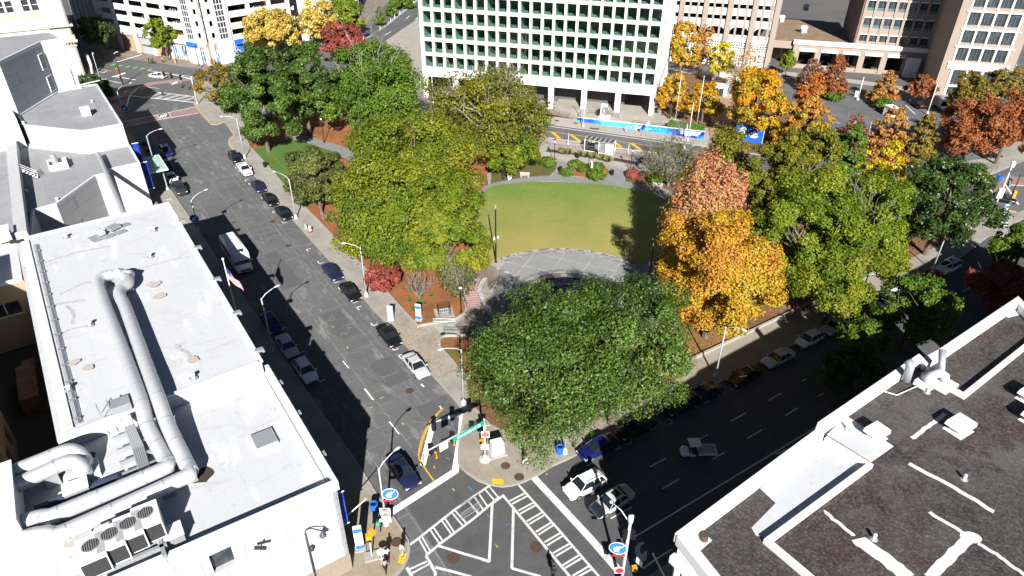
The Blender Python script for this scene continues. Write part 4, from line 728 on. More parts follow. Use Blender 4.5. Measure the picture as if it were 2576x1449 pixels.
struct('alley', MB().sheet([Q1(1.5, 37.2), Q1(41, 38), Q1(41, 64), Q1(1.5, 64)], KZ+.006), M('shade darkened alley asphalt', (.045, .042, .04), .9)); b = MB(); b.prism([Q1(22, 44.6), Q1(40.4, 44.6), Q1(40.4, 64), Q1(22, 64)], 0, 15.5); b.build('rear_wall', bpy.data.materials['brown alley brick'], F_); b = MB(); b.prism([Q1(26, 39.6), Q1(26, 41.5), Q1(33, 41.5), Q1(33, 39.6)], 0, 2.4); b.prism([Q1(33, 39.6), Q1(33, 41), Q1(35, 41), Q1(35, 39.6)], 0, 1.8)  # alley sheet: dark floor colour carries the shade between the buildings
tag(b.build('alley_shed', M('rusty shed roof', (.20, .10, .07), .9, layers=(('noise', 1, .45, .6, (.09, .07, .06), .8),))), 'low shed with a rust red roof down in the dark alley', 'shed')
R = bld('gravel_roofed_building', 'flat roofed building with dark gravel, white parapets and roof vents at the street corner', P2(2200, 1300, 0))
ZR, ZP = 13.5, 14.2
rim = [P2(x, y, ZP) for x, y in ((1700, 1342), (2052, 1082), (2059, 1063), (2312, 891), (2324, 900), (2362, 880), (2562, 746), (2640, 830), (3100, 1400))]+[P2(3000, 2100, ZP), P2(2100, 1700, ZP)]
b = MB(); b.prism(offset(rim+[rim[0]], -.25)[:-1], 0, ZR, 0, 1); b.build('wall', [m_concw, m_gravel], R)
MB().wall(offset(rim[:8]+[], -.32), .75, ZR-.2, ZP).build('parapet', m_coping, R)
MB().wall([P2(x, y, ZP) for x, y in ((1714, 1344), (1790, 1440), (1900, 1580), (2100, 1840))], .75, ZR-.2, ZP-.003).build('parapet', m_coping, R)
MB().wall([tuple(np.array(rim[-1])+(np.array(rim[0])-np.array(rim[-1]))*t) for t in (.5, .8, .995)], .5, ZR-2.2, ZR-1.5).build('cornice', m_coping, R)
fa, fb = np.array(rim[0]), np.array(rim[-1]); fdir = (fb-fa)/np.linalg.norm(fb-fa); fo_ = np.array([fdir[1], -fdir[0]])
if fo_.dot(-e2) < 0: fo_ = -fo_
b = MB()
for k in range(9):
    for off in (.8, 1.5, 2.2): q = fa+fdir*(off+k*4.6)+fo_*.05; b.tube([tuple(q)+(0,), tuple(q)+(ZR-2.2,)], .28, 10)
b.build('column', m_concw, R)
for k in range(8):
    u = 3.0+4.6*k; q = MB(); pts = [tuple(fa+fdir*uu+fo_*.06) for uu in (u, u+1.9)]; q.wall(pts, .1, 7.5, ZR-2.6); q.build('window', m_gdark, R)
inner = [P2(x, y, ZP-.2) for x, y in ((2078, 1098), (2189, 1166), (1932, 1356), (2050, 1455), (2200, 1600))]
MB().wall(inner, .38, ZR-.2, ZP-.25).build('dwarf_wall', m_coping, R)
MB().sheet([P2(x, y, ZR) for x, y in ((2071, 1103), (2178, 1166), (1932, 1354), (1902, 1348), (1890, 1328), (1951, 1266), (1912, 1229), (2045, 1122))], ZR+.01).build('white_roof_patch', m_whiteroof, R)
MB().wall([P2(x, y, ZP-.2) for x, y in ((2240, 955), (2323, 921+12), (2427, 990), (2576, 871), (2720, 760))][1:], .38, ZR-.2, ZP-.25).build('dwarf_wall', m_coping, R)
MB().sheet([P2(x, y, ZR) for x, y in ((2129, 1046), (2249, 1123), (2192, 1163), (2080, 1094))], ZR+.012).build('white_roof_patch', m_whiteroof, R)
MB().sheet([P2(x, y, ZR) for x, y in ((1735, 1335), (1760, 1328), (1792, 1360), (1760, 1388), (1730, 1350))], ZR+.012).build('white_roof_patch', m_whiteroof, R)
MB().sheet([P2(x, y, ZR) for x, y in ((2515, 770), (2555, 765), (2576, 790), (2535, 800))], ZR+.012).build('white_roof_patch', m_whiteroof, R)
m_seam = M('white roof tape', (.62, .61, .62), .7, layers=(('noise', 2.5, .5, .7, (.42, .41, .41), .5),))
for l, wd in ((((1085, 410), (1210, 320), (1335, 225)), .35), (((1060, 600), (1400, 780), (1700, 965)), .4), (((420, 960), (530, 1050), (650, 1145)), .3), (((680, 1170), (870, 1310), (1060, 1460)), 1.1), (((1220, 970), (1500, 1140)), .32), (((1580, 1200), (1760, 1310), (1940, 1450)), .3), (((1210, 1470), (1340, 1330), (1515, 1175)), .7)):
    pts = smoothline([P2(1932+x/3, 966+y/3, ZR) for x, y in l], 6); pts = [(p[0]+random.uniform(-.06, .06), p[1]+random.uniform(-.06, .06)) for p in pts]; MB().strip(pts, wd, ZR+.014).build('seam_tape', m_seam, R)
q = P2(2442, 1352, ZR); b = MB(); b.sheet([(q[0]+.75*math.cos(t), q[1]+.5*math.sin(t)) for t in np.linspace(0, 2*math.pi, 14)[:-1]], ZR+.018); b.build('tape_patch', m_seam, R)
def rvent(x, y, lab, s=1.0):
    p = P2(x, y, ZR); o = thing('roof_vent_hood', lab, 'vent', (p[0], p[1], ZR), A2-.05, 'white vent hoods on the gravel roof')
    MB().box((0, 0, .3), (1.3*s, 1.0*s, .6)).box((0, 0, .02), (1.9*s, 1.6*s, .05)).build('curb', m_white, o, True)
    MB().box((0, 0, .78), (2.0*s, 1.6*s, .4), taper=.93).build('hood', m_white, o, True)
rvent(2410, 1082, 'white square vent hood alone on the dark gravel beside the white tape'); rvent(2200, 1100, 'white square vent hood on the edge of the pale roof patch', .85); rvent(2590, 1005, 'white vent hood cut off by the edge of the dark gravel roof'); rvent(2600, 1060, 'grey vent hood at the frame edge below the cut off one')
def rpipe(x, y, lab):
    p = P2(x, y, ZR); o = thing('roof_drain_pipe', lab, 'pipe', (p[0], p[1], ZR)); MB().lathe((0, 0, 0), [(.12, 0), (.12, .5), (.05, .52)], 8).build('pipe', m_white, o, True); MB().lathe((0, 0, 0), [(.3, .01), (.2, .06)], 8).build('flange', m_galv, o, True)
for x, y, lab in ((2425, 1206, 'short white pipe standing in the middle of the gravel roof'), (2198, 1356, 'short white pipe beside the widest white tape'), (2332, 988, 'short white pipe beside the exhaust fan'), (2130, 1080, 'short pipe on the pale roof patch by the parapet')): rpipe(x, y, lab)
p = P2(2350, 965, ZR); o = thing('exhaust_fan', 'silver curved exhaust fan with a tilted stack on the gravel roof', 'exhaust', (p[0], p[1], ZR), A2)
MB().box((.4, -.6, .12), (2.2, 1.6, .22)).box((-1.2, .3, .3), (1.2, 1.4, .5)).build('base', m_white, o, True)
MB().tube([(-1.1, .4, .6), (-.9, .2, 1.2), (-.2, -.1, 1.5), (.4, -.4, 1.0), (.5, -.5, .3)], .42, 12).build('elbow', m_alum, o, True, True)
MB().tube([(.7, -.1, .4), (1.6, 1.0, 2.6)], .3, 12).build('stack', m_galv, o, True, True); MB().tube([(-2.2, 1.5, .3), (-2.2, 1.6, 2.0), (-2.2, 2.0, 2.3)], .38, 10).build('flue', m_galv, o, True, True)
MB().tube([(-1.5, .5, .2), (-4.5, .9, .1), (-5.2, 2.2, .1)], .05, 6).build('cable', m_white, o, True)
p = P2(1770, 1356, ZR); o = thing('roof_drain', 'rusty round roof drain on a pale square near the parapet corner', 'drain', (p[0], p[1], ZR)); MB().lathe((0, 0, .012), [(.3, 0), (.3, .25), (.2, .4), (.02, .42)], 10).build('cap', m_iron, o, True)
p = P2(2336, 922+10, ZR); o = thing('roof_drain', 'pale round drain in a dark square beside the exhaust fan', 'drain', (p[0], p[1], ZR), A2); MB().box((0, 0, .02), (1.4, 1.2, .03)).build('frame', m_black, o, True); MB().lathe((0, 0, .03), [(.4, 0), (.3, .25), (.02, .3)], 10).build('cap', m_white, o, True)
N_ = bld('brick_shop_building', 'plain brick neighbour of the gravel roofed building, out on the shaded street', Q2(60, 30)); b = MB(); b.prism([Q2(46.6, 20.2), Q2(71.5, 19.2), Q2(71.5, 44), Q2(46.6, 44)], 0, 14, 0, 1); b.build('wall', [m_tan, m_gravel], N_); MB().wall([Q2(50, 19.9), Q2(71.4, 19.2), Q2(71.4, 44)], .4, 13.9, 14.5).build('parapet', m_coping, N_)
T0 = np.array([-23.29, 176.31]); TD = np.array([.9633, -.2683]); TO = np.array([-.2683, -.9633]); TU = 59.07; TH = 40.0; TDEP = 40.0
T = bld('white_office_tower', 'white office tower with a grid of deep square teal windows above an arcade', T0+TD*30-TO*20)
m_tower = M('white tower concrete', (.66, .655, .645), .6)
holes = []; pit = (TU-1.1)/21
wins = [(.55+pit*i+.29, .55+pit*(i+1)-.29, 7.95+3.54*k, 7.95+3.54*k+2.78) for k in range(9) for i in range(21)]
arc = [(1.3+8.2529*j, 8.2529*(j+1), .15, 5.6) for j in range(7)]
b = MB(); pt = facade(b, T0, TD, TU, 0, TH, wins+[(a, c, 0, z) for a, c, _, z in arc], .75, 0, 0, TO)
s0 = T0+TD*TU; ps = facade(b, s0, -TO, TDEP, 0, TH, [(1.3+8.4*j, 8.2+8.4*j, 0, 5.6) for j in range(4)]+[(1+2.76*i+.36, 1+2.76*(i+1)-.36, 7.95+3.54*k, 10.73+3.54*k) for i in range(13) for k in range(6)], .5, 0, 0, TD)
core = [T0-TO*1.15+TD*.6, T0+TD*(TU-.6)-TO*1.15, T0+TD*(TU-.6)-TO*TDEP, T0+TD*.6-TO*TDEP]
b.prism([tuple(q) for q in (T0-TO*.8+TD*.6, T0+TD*(TU-.6)-TO*.8, T0+TD*(TU-.6)-TO*TDEP, T0+TD*.6-TO*TDEP)], 30, TH-.1); b.build('wall', m_tower, T)
m_ifl = M('pale green office floor', (.40, .52, .47), .8, layers=(('noise', .4, .45, .7, (.16, .22, .2), .6),))
x_ = MB()
for k in range(8): x_.prism([tuple(q) for q in (T0-TO*.76+TD*.3, T0+TD*(TU-.52)-TO*.76, T0+TD*(TU-.52)-TO*12, T0+TD*.3-TO*12)], (5.65 if k == 0 else 7.95+3.54*k-.72), 7.95+3.54*k-.02)
x_.build('office_floor', m_ifl, T)
MB().prism([tuple(q) for q in (T0-TO*6.5+TD*.6, T0+TD*(TU-.6)-TO*6.5, T0+TD*(TU-.6)-TO*TDEP, T0+TD*.6-TO*TDEP)], 5.65, 30.2).build('inner_wall', M('teal office wall', (.20, .33, .29), .8), T)
x_ = MB()
for i in range(22): q = T0+TD*(.55+pit*i)-TO*.8; x_.wall([tuple(q), tuple(q-TO*(1.2 if i % 3 else 5))], .3, 8, 30)
x_.build('inner_piers', m_ifl, T)
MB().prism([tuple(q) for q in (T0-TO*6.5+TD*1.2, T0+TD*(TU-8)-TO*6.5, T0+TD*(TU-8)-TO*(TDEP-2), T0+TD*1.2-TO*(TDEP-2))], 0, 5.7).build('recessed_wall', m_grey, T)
b = MB(); nwin = 0; x_ = MB()
for h_ in wins:
    q = panel(pt, h_[0], h_[1], h_[2], h_[3], .62, .02); k = int(round((h_[2]-7.95)/3.54))
    if k < 4 or (k == 4 and h_[0] > 14.5 and nwin < 100): q.build('window', m_gteal, T); nwin += 1
    elif k < 6: x_.add(q.v, q.f)
q = x_.build('upper_windows', m_gteal, T); q['kind'] = 'stuff'
x_ = MB()
for i in range(13):
    for k in range(6): q = panel(ps, 1+2.76*i+.36, 1+2.76*(i+1)-.36, 7.95+3.54*k, 10.73+3.54*k, .42, .05); x_.add(q.v, q.f)
x_.build('side_windows', m_gteal, T)
dr = MB(); q = panel(pt, 21.5, 23.2, KZ, 3.2, 6.35, .1); dr.add(q.v, q.f); d_ = dr.build('entrance_door', m_white, T); q = panel(pt, 21.65, 22.3, .3, 3.0, 6.3, .04); q2 = panel(pt, 22.4, 23.05, .3, 3.0, 6.3, .04); q.add(q2.v, q2.f); q.build('pane', m_gdark, d_)
ml, mr = np.array(P2(1453, 306, 0)), np.array(P2(1770, 352, 0)); md = mr-ml; mL = np.linalg.norm(md); md /= mL; mo = np.array([md[1], -md[0]])
if mo.dot(TO) < 0: mo = -mo
terr = MB(); terr.prism([tuple(ml-mo*.35), tuple(mr-mo*.35), tuple(mr-mo*5.5), tuple(T0+TD*(TU+1.5)+TO*0.2), tuple(T0+TD*(TU+1.5)-TO*6.4), tuple(T0+TD*34.5-TO*6.4), tuple(T0+TD*34.5+TO*.3)], 0, .95)
o = struct('terrace', terr, m_walk3)
m_mur = [M('mural navy', (.010, .018, .26), .6), M('mural royal blue', (.012, .10, .50), .6), M('mural blue', (.02, .22, .64), .6), M('mural sky blue', (.04, .40, .78), .6), M('mural cyan', (.10, .55, .82), .6), m_white, M('mural magenta', (.18, .03, .20), .6)]
W_ = thing('mural_wall', 'long low terrace wall painted with a cyan to navy pixel mural', 'wall', (ml[0], ml[1], 0))
g = MB(); g.prism([tuple(ml), tuple(mr), tuple(mr-mo*.4), tuple(ml-mo*.4)], 0, 1.0); v = np.array(g.v)
def mtop(u): return 1.05+(1.95-1.05)*min(1, max(0, u/mL))
g = MB(); a0, a1 = ml, mr
g.add([tuple(a0)+(0,), tuple(a1)+(0,), tuple(a1-mo*.4)+(0,), tuple(a0-mo*.4)+(0,), tuple(a0)+(mtop(0),), tuple(a1)+(mtop(mL),), tuple(a1-mo*.4)+(mtop(mL),), tuple(a0-mo*.4)+(mtop(0),)], [(0, 1, 5, 4), (4, 5, 6, 7), (1, 2, 6, 5), (2, 3, 7, 6), (3, 0, 4, 7), (3, 2, 1, 0)]); g.build('wall', m_white, W_)
NU, NV = 96, 9; g = MB(); rr = random.Random(3)
for i in range(NU):
    for j in range(NV):
        f = (i+.5)/NU+rr.uniform(-.012, .012)*(1+j % 3); v0 = (j+.5)/NV
        if f < .035: c = 3 if v0 < .5 else 0
        elif f < .09: c = 1 if v0 < .75 else 2
        elif f < .14: c = 0 if v0 > .55-.3*math.sin(i*.9) else 1
        elif f < .20: c = 2
        elif f < .37: c = 4 if rr.random() < .75 else 3
        elif f < .46: c = 3 if rr.random() < .7 else 4
        elif f < .50: c = 2
        elif f < .72: c = 2 if rr.random() < .8 else 3
        elif f < .77: c = 2 if v0 < .45 or v0 > .85 else 1
        else: c = 0
        if f > .955 and v0 < .7-(1-f)*8: c = 2
        if .81 < f < .90 and j == 0: c = 6
        u0, u1 = mL*i/NU, mL*(i+1)/NU; zz = lambda u, vv: .04+(mtop(u)-.12)*vv
        q = [(u0, j/NV), (u1, j/NV), (u1, (j+1)/NV), (u0, (j+1)/NV)]
        g.add([tuple(ml+md*u+mo*.012)+(zz(u, vv),) for u, vv in q], [(0, 1, 2, 3)], c)
g.build('painted_blocks', m_mur, W_)
def onmur(f, v, k=.03): u = f*mL; return tuple(ml+md*u+mo*k)+(.04+(mtop(u)-.12)*v,)
g = MB(); sk = [(.40, .55), (.44, .35), (.452, .75), (.465, .75), (.468, .45), (.478, .45), (.482, .85), (.49, .85), (.495, .5), (.507, .55), (.512, .8), (.522, .8), (.527, .5), (.545, .6), (.556, .35), (.575, .45), (.60, .5)]
g.tube([onmur(a, c) for a, c in sk], .07, 4); g.add([onmur(.455, .05, .02), onmur(.48, .05, .02), onmur(.515, .55, .02), onmur(.505, .55, .02)], [(0, 1, 2, 3)]); g.build('skyline_lines', m_white, W_)
TX = ('...',)
lines = [(.895, .84, 'THE STRENGTH OF A DREAM IS', .17), (.895, .70, 'THE POWER TO CARRY IT ON', .17), (.893, .55, 'AND SO WE WORK TOGETHER', .17), (.888, .41, 'EVERY DAY, EVERY STEP', .17), (.880, .27, 'ONE CITY', .17)]
m_pale = M('pale cyan lettering', (.55, .78, .85), .6)
g = MB(); rr = random.Random(5)
for f0, v, s_, _ in lines:
    half = len(s_)*.0031; x = f0-half
    while x < f0+half:
        wd = rr.uniform(.004, .011); a, c = onmur(x, v-.05), onmur(min(x+wd, f0+half), v-.05); d2, e3 = onmur(min(x+wd, f0+half), v+.055), onmur(x, v+.055)
        g.add([a, c, d2, e3], [(0, 1, 2, 3)]); x += wd+.0022
g.build('painted_verse', m_pale, W_)
bl, br = np.array(P2(1847, 352, 0)), np.array(P2(1915, 366, 0)); bd = br-bl; bL = np.linalg.norm(bd); bd /= bL; bo = np.array([bd[1], -bd[0]])
if bo.dot(TO) < 0: bo = -bo
Bn = thing('fence_banner', 'blue fence banner with a pale round portrait disc and white lettering', 'banner', (bl[0], bl[1], 0))
hB = 3.5; g = MB(); g.wall([tuple(bl), tuple(br)], .06, .1, hB); g.build('cloth', M('bright blue banner', (.012, .10, .55), .6), Bn)
for q in (bl, br): MB().tube([tuple(q-bo*.1)+(0,), tuple(q-bo*.1)+(hB+.5,)], .07, 6).build('post', m_white, Bn)
def onb(f, z, k=.05): return tuple(bl+bd*bL*f+bo*k)+(z,)
g = MB(); rim_ = [(.27+.155*math.cos(t), 1.95+1.3*math.sin(t)) for t in np.linspace(0, 2*math.pi, 24)[:-1]]; g.add([onb(a, c) for a, c in rim_], [tuple(range(23))]); g.build('portrait_disc', m_white, Bn)
g = MB(); g.add([onb(.27+(a-.27)*.82, 1.95+(c-1.95)*.82, .06) for a, c in rim_], [tuple(range(23))]); g.build('portrait_ground', M('grey portrait ground', (.28, .30, .28), .7), Bn)
g = MB(); g.add([onb(.27+(a-.27)*.5, 1.88+(c-1.95)*.62, .07) for a, c in rim_], [tuple(range(23))]); g.build('portrait_oval', M('pale oval', (.62, .62, .6), .7), Bn)
g = MB()
for f0, z, wd, hh in ((.66, 2.65, .12, .26), (.66, 2.25, .26, .36), (.66, 1.75, .34, .3), (.66, 1.42, .2, .22)):
    x = f0-wd/2
    while x < f0+wd/2: w2 = rr.uniform(.02, .05); g.add([onb(x, z-hh/2), onb(min(x+w2, f0+wd/2), z-hh/2), onb(min(x+w2, f0+wd/2), z+hh/2), onb(x, z+hh/2)], [(0, 1, 2, 3)]); x += w2+.006
g.build('painted_words', m_white, Bn)
g = MB(); g.tube([onb(.66+.15*math.cos(t), 2.2+.85*math.sin(t)) for t in np.linspace(.2, math.pi-.2, 12)], .1, 5); g.build('navy_arch', m_mur[0], Bn)
m_hedge = M('clipped hedge leaves', (.09, .17, .02), .8, trans=.2, layers=(('noise', 3, .45, .65, (.13, .22, .03), .8), ('noise', 8, .5, .7, (.045, .08, .012), .7)))
def railing(nm, pts, h, lab, m=None, nb=1, z=0, grp=None, step=1.6):
    b = MB(); o = tag(MB().build(nm, m or m_black), lab, 'railing', grp); b = MB()
    for k in range(nb): b.tube([(p[0], p[1], z+h-.35*k) for p in pts], .035, 5)
    for i in range(len(pts)-1):
        a, c = np.array(pts[i][:2]), np.array(pts[i+1][:2]); n = max(1, int(np.linalg.norm(c-a)/step))
        for t in range(n+1): q = a+(c-a)*t/n; b.tube([(q[0], q[1], z), (q[0], q[1], z+h)], .03, 5)
    old = o.data; o.data = b.mesh(nm, m or m_black); return o
tpos = lambda f, back, z=.95: tuple(ml+md*mL*f-mo*back)
railing('terrace_railing', [tpos(.44, .9), tpos(.72, .9)], 1.0, 'long black handrail on the terrace edge above the cyan mural', z=.95, nb=2)
railing('terrace_railing', [tpos(.05, 3.4), tpos(.30, 3.6)], 1.0, 'black handrail behind the white monument stand on the terrace', z=.95, nb=2)
for k, (x, y, x2, y2) in enumerate(((540, 290, 580, 165), (765, 325, 800, 175), (925, 350, 962, 195))):
    q1_, q2_ = z1((x, y))[0], z1((x2, y2+120))[0]; railing('step_rail', [q1_, q2_], .95, ('black stair rail on the brick steps, farthest from the mural', 'middle black stair rail on the brick steps', 'black stair rail on the brick steps beside the mural')[k], z=KZ)
railing('step_rail', [tpos(.0, .2), tpos(-.01, 3.0)], 1.1, 'black rail climbing from the pavement at the mural end', z=.5)
hd = thing('clipped_hedge', 'bright green clipped hedge along the top of the blue mural wall', 'hedge', (mr[0], mr[1], 0))
def leafbox(p0, p1, wd, z0, z1, n, size, m, parent, nm):
    p0, p1 = np.array(p0), np.array(p1); d = p1-p0; L = np.linalg.norm(d); d /= L; nn = np.array([-d[1], d[0]])
    b = MB(); b.wall([tuple(p0+d*.15), tuple(p1-d*.15)], wd*.86, z0, z1-.1)
    u = RNG.uniform(0, L, n); face = RNG.integers(0, 3, n); vs = []; fs = []
    for i in range(n):
        if face[i] == 0: q = p0+d*u[i]+nn*RNG.uniform(-wd/2, wd/2); c = np.array([q[0], q[1], z1+RNG.uniform(-.12, .08)])
        else: q = p0+d*u[i]+nn*(wd/2+RNG.uniform(-.1, .06))*(1 if face[i] == 1 else -1); c = np.array([q[0], q[1], RNG.uniform(z0, z1)])
        a = RNG.normal(size=3); a /= np.linalg.norm(a); e_ = np.cross(a, RNG.normal(size=3)); e_ /= np.linalg.norm(e_); s_ = size*RNG.uniform(.6, 1.3)
        o_ = len(vs); vs += [tuple(c+a*s_), tuple(c+e_*s_*.6), tuple(c-a*s_), tuple(c-e_*s_*.6)]; fs.append((o_, o_+1, o_+2, o_+3))
    b.add(vs, fs); return b.build(nm, m, parent)
leafbox(ml+md*mL*.715-mo*1.3, ml+md*mL*.985-mo*1.3, 2.0, .9, 2.7, 2600, .17, m_hedge, hd, 'foliage')
p = ml+md*mL*.195-mo*2.4; o = thing('monument_stand', 'tilted white stone slab carrying a round bronze ornament on the tower terrace', 'monument', (p[0], p[1], .95), math.atan2(md[1], md[0]))
MB().box((0, 0, .25), (2.4, 2.6, .5)).box((-.2, 0, 1.8), (1.6, .9, 3.0), taper=.8).build('plinth', m_white, o, True)
MB().tube([(.5+.8*math.cos(t), -.7, 2.0+.8*math.sin(t)) for t in np.linspace(0, 2*math.pi, 18)], .22, 8).box((.5, -.6, 2.0), (.5, .3, 1.2)).build('bronze_ring', M('grey bronze', (.22, .24, .22), .5, .3), o, True)
MB().box((-1.5, .4, 1.2), (.6, .4, 1.4)).build('dark_panel', m_black, o, True)
m_buff = M('buff stone base', (.36, .25, .165), .9, layers=(('brick', (1.6, .8), .015, (.26, .18, .12), .5, 0, True, .5),))
def deck(nm, lab, p0, p1, H, base, fl, nbay, sp, inset, extra=None, colw=1.1):
    p0, p1 = np.array(p0), np.array(p1); d = p1-p0; L = np.linalg.norm(d); d /= L; out = np.array([d[1], -d[0]])
    if out.dot(-p0) < 0: out = -out
    K = bld(nm, lab, (p0+p1)/2-out*8)
    P = lambda u, k, z: tuple(p0+d*u-out*k)+(z,)
    sl_ = MB(); cl = MB(); spd = MB(); n = int((H-base)/fl)
    for k in range(n+1):
        z = base+fl*k; sl_.prism([P(.3, .5, 0)[:2], P(L-.3, .5, 0)[:2], P(L-.3, 15, 0)[:2], P(.3, 15, 0)[:2]], z-.35, z)
        spd.prism([P(0, 0, 0)[:2], P(L, 0, 0)[:2], P(L, .4, 0)[:2], P(0, .4, 0)[:2]], z-.5, z+sp)
    bw = L/nbay
    for i in range(nbay+1):
        u = min(max(i*bw, colw/2), L-colw/2); cl.prism([P(u-colw/2, -.25, 0)[:2], P(u+colw/2, -.25, 0)[:2], P(u+colw/2, .5, 0)[:2], P(u-colw/2, .5, 0)[:2]], 0, H)
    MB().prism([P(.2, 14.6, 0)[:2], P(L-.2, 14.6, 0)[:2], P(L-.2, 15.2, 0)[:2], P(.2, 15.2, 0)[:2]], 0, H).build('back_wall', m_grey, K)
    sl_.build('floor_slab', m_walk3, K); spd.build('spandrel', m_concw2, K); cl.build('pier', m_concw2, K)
    return K, P, L, d, out, bw, n
Dk0, Dk1 = P2(270, 118, 0), P2(531, 166, 0)
Dk, DP, DL, Dd, Do, Dbw, Dn = deck('parking_deck', 'white concrete parking deck with cars behind its openings and the number 58', Dk0, Dk1, 24, 6.4, 3.25, 6, 1.25, .5)
b = MB(); b.prism([DP(0, .3, 0)[:2], DP(DL, .3, 0)[:2], DP(DL, 1, 0)[:2], DP(0, 1, 0)[:2]], 0, 6.2); b.build('stone_base', m_buff, Dk)
MB().prism([DP(0, -.35, 0)[:2], DP(DL, -.35, 0)[:2], DP(DL, .3, 0)[:2], DP(0, .3, 0)[:2]], 5.2, 6.3).build('fascia', m_concw2, Dk)
def dfrac(x, y): p = np.array(P2(x, y, 0))-np.array(Dk0); return float(p@Dd)
ug = dfrac(365, 142); g = MB(); g.prism([DP(ug-3.2, .12, 0)[:2], DP(ug+3.4, .12, 0)[:2], DP(ug+3.4, .4, 0)[:2], DP(ug-3.2, .4, 0)[:2]], KZ, 4.6); gd = g.build('garage_door', M('grey roller door', (.34, .35, .36), .6, layers=(('brick', (50, .5), .03, (.2, .2, .21), .6, 0, True, 0),)), Dk)
g = MB()
for k in range(9): g.prism([DP(ug-2.9+.68*k, .05, 0)[:2], DP(ug-2.45+.68*k, .05, 0)[:2], DP(ug-2.45+.68*k, .14, 0)[:2], DP(ug-2.9+.68*k, .14, 0)[:2]], 2.4, 2.9)
g.build('door_light', m_gdark, gd)
u58 = dfrac(352, 140)
text_on('58', 1.5, DP(u58-1.2, -.42, 5.75), tuple(Dd)+(0,), (0, 0, 1), m_black, Dk, 'number_sign')
m_shop = M('blue shop graphics', (.03, .16, .55), .3, layers=(('noise', .5, .47, .5, (.55, .68, .85), .9), ('noise', 1.3, .5, .52, (.02, .06, .35), .8)))
for x in (416, 446, 470, 497, 520):
    u = dfrac(x, 160); q = MB(); q.prism([DP(u-1.7, .1, 0)[:2], DP(u+1.7, .1, 0)[:2], DP(u+1.7, .35, 0)[:2], DP(u-1.7, .35, 0)[:2]], .6, 4.4); so_ = q.build('shop_window', m_shop, Dk)
    q = MB()
    for du in (-1.75, -.6, .6, 1.75): q.prism([DP(u+du-.07, .02, 0)[:2], DP(u+du+.07, .02, 0)[:2], DP(u+du+.07, .12, 0)[:2], DP(u+du-.07, .12, 0)[:2]], .5, 4.5)
    q.build('frame', m_white, so_)
Dw0, Dw1 = np.array(P2(540, 166, 0)), np.array(P2(745, 124, 0))
Dk2, DP2, DL2, Dd2, Do2, Dbw2, _ = deck('parking_deck_wing', 'white wing of the parking deck with a glazed stair tower behind the yellow trees', tuple(Dw0), tuple(Dw1), 24, 6.4, 3.25, 4, 1.25, .5)
b = MB(); b.prism([DP2(0, .3, 0)[:2], DP2(DL2, .3, 0)[:2], DP2(DL2, 1, 0)[:2], DP2(0, 1, 0)[:2]], 0, 6.2); b.build('stone_base', m_buff, Dk2)
def stair(P_, u, w_, K):
    MB().prism([P_(u-w_/2, -.7, 0)[:2], P_(u+w_/2, -.7, 0)[:2], P_(u+w_/2, .2, 0)[:2], P_(u-w_/2, .2, 0)[:2]], 0, 26).build('stair_tower', m_concw2, K)
    g_ = MB(); g_.prism([P_(u-w_*.28, -.74, 0)[:2], P_(u+w_*.28, -.74, 0)[:2], P_(u+w_*.28, -.6, 0)[:2], P_(u-w_*.28, -.6, 0)[:2]], 7, 25.5); go_ = g_.build('stair_glass', m_gdark, K); q = MB()
    for k in range(12): q.prism([P_(u-w_*.28, -.8, 0)[:2], P_(u+w_*.28, -.8, 0)[:2], P_(u+w_*.28, -.7, 0)[:2], P_(u-w_*.28, -.7, 0)[:2]], 7+1.6*k, 7.2+1.6*k)
    for du in (-.28, -.1, .1, .28): q.prism([P_(u+w_*du-.06, -.8, 0)[:2], P_(u+w_*du+.06, -.8, 0)[:2], P_(u+w_*du+.06, -.7, 0)[:2], P_(u+w_*du-.06, -.7, 0)[:2]], 7, 25.5)
    q.build('frame', m_white, go_)
stair(DP, DL-5.0, 4.6, Dk); stair(DP2, 4.5, 4.6, Dk2)
for x, P_, u in ((0, DP2, 3), (0, DP2, 9), (0, DP2, DL2-2.2)):
    q = MB(); q.prism([P_(u-1.8, .1, 0)[:2], P_(u+1.8, .1, 0)[:2], P_(u+1.8, .35, 0)[:2], P_(u-1.8, .35, 0)[:2]], .5, 4.2); so_ = q.build('shop_window', m_shop, Dk2)
g = MB(); g.prism([DP(DL-7.5, -.9, 0)[:2], DP(DL-3, -.9, 0)[:2], DP(DL-3, -.5, 0)[:2], DP(DL-7.5, -.5, 0)[:2]], 4.9, 6.3); g.build('blue_sign', M('blue shop sign', (.01, .13, .55), .5), Dk)
g = MB(); g.prism([DP2(7.5, -.9, 0)[:2], DP2(12, -.9, 0)[:2], DP2(12, -.5, 0)[:2], DP2(7.5, -.5, 0)[:2]], 4.9, 6.3); g.build('blue_sign', bpy.data.materials['blue shop sign'], Dk2)
Hs = bld('slatted_white_building', 'white building of vertical slats behind the bare trees on the far street', P2(860, 60, 0)); a_, c_ = np.array(P2(800, 104, 0)), np.array(P2(905, 40, 0))
dd = (c_-a_)/np.linalg.norm(c_-a_); oo = np.array([dd[1], -dd[0]])
if oo.dot(-a_) < 0: oo = -oo
b = MB(); b.prism([tuple(a_), tuple(c_), tuple(c_-oo*20), tuple(a_-oo*20)], 0, 22); b.build('wall', m_concw2, Hs); b = MB()
for k in range(40): q = a_+dd*np.linalg.norm(c_-a_)*(k+.5)/40; b.prism([tuple(q-dd*.25+oo*.3), tuple(q+dd*.25+oo*.3), tuple(q+dd*.25), tuple(q-dd*.25)], 1, 21)
b.build('slat', m_concw, Hs)
Hd = bld('shadowed_grey_building', 'grey building in deep shade between the cream stone front and the parking deck', P2(230, 70, 0)); b = MB(); hp = [P2(205, 92, 0), P2(262, 106, 0), P2(262, 40, 0), P2(180, 30, 0)]
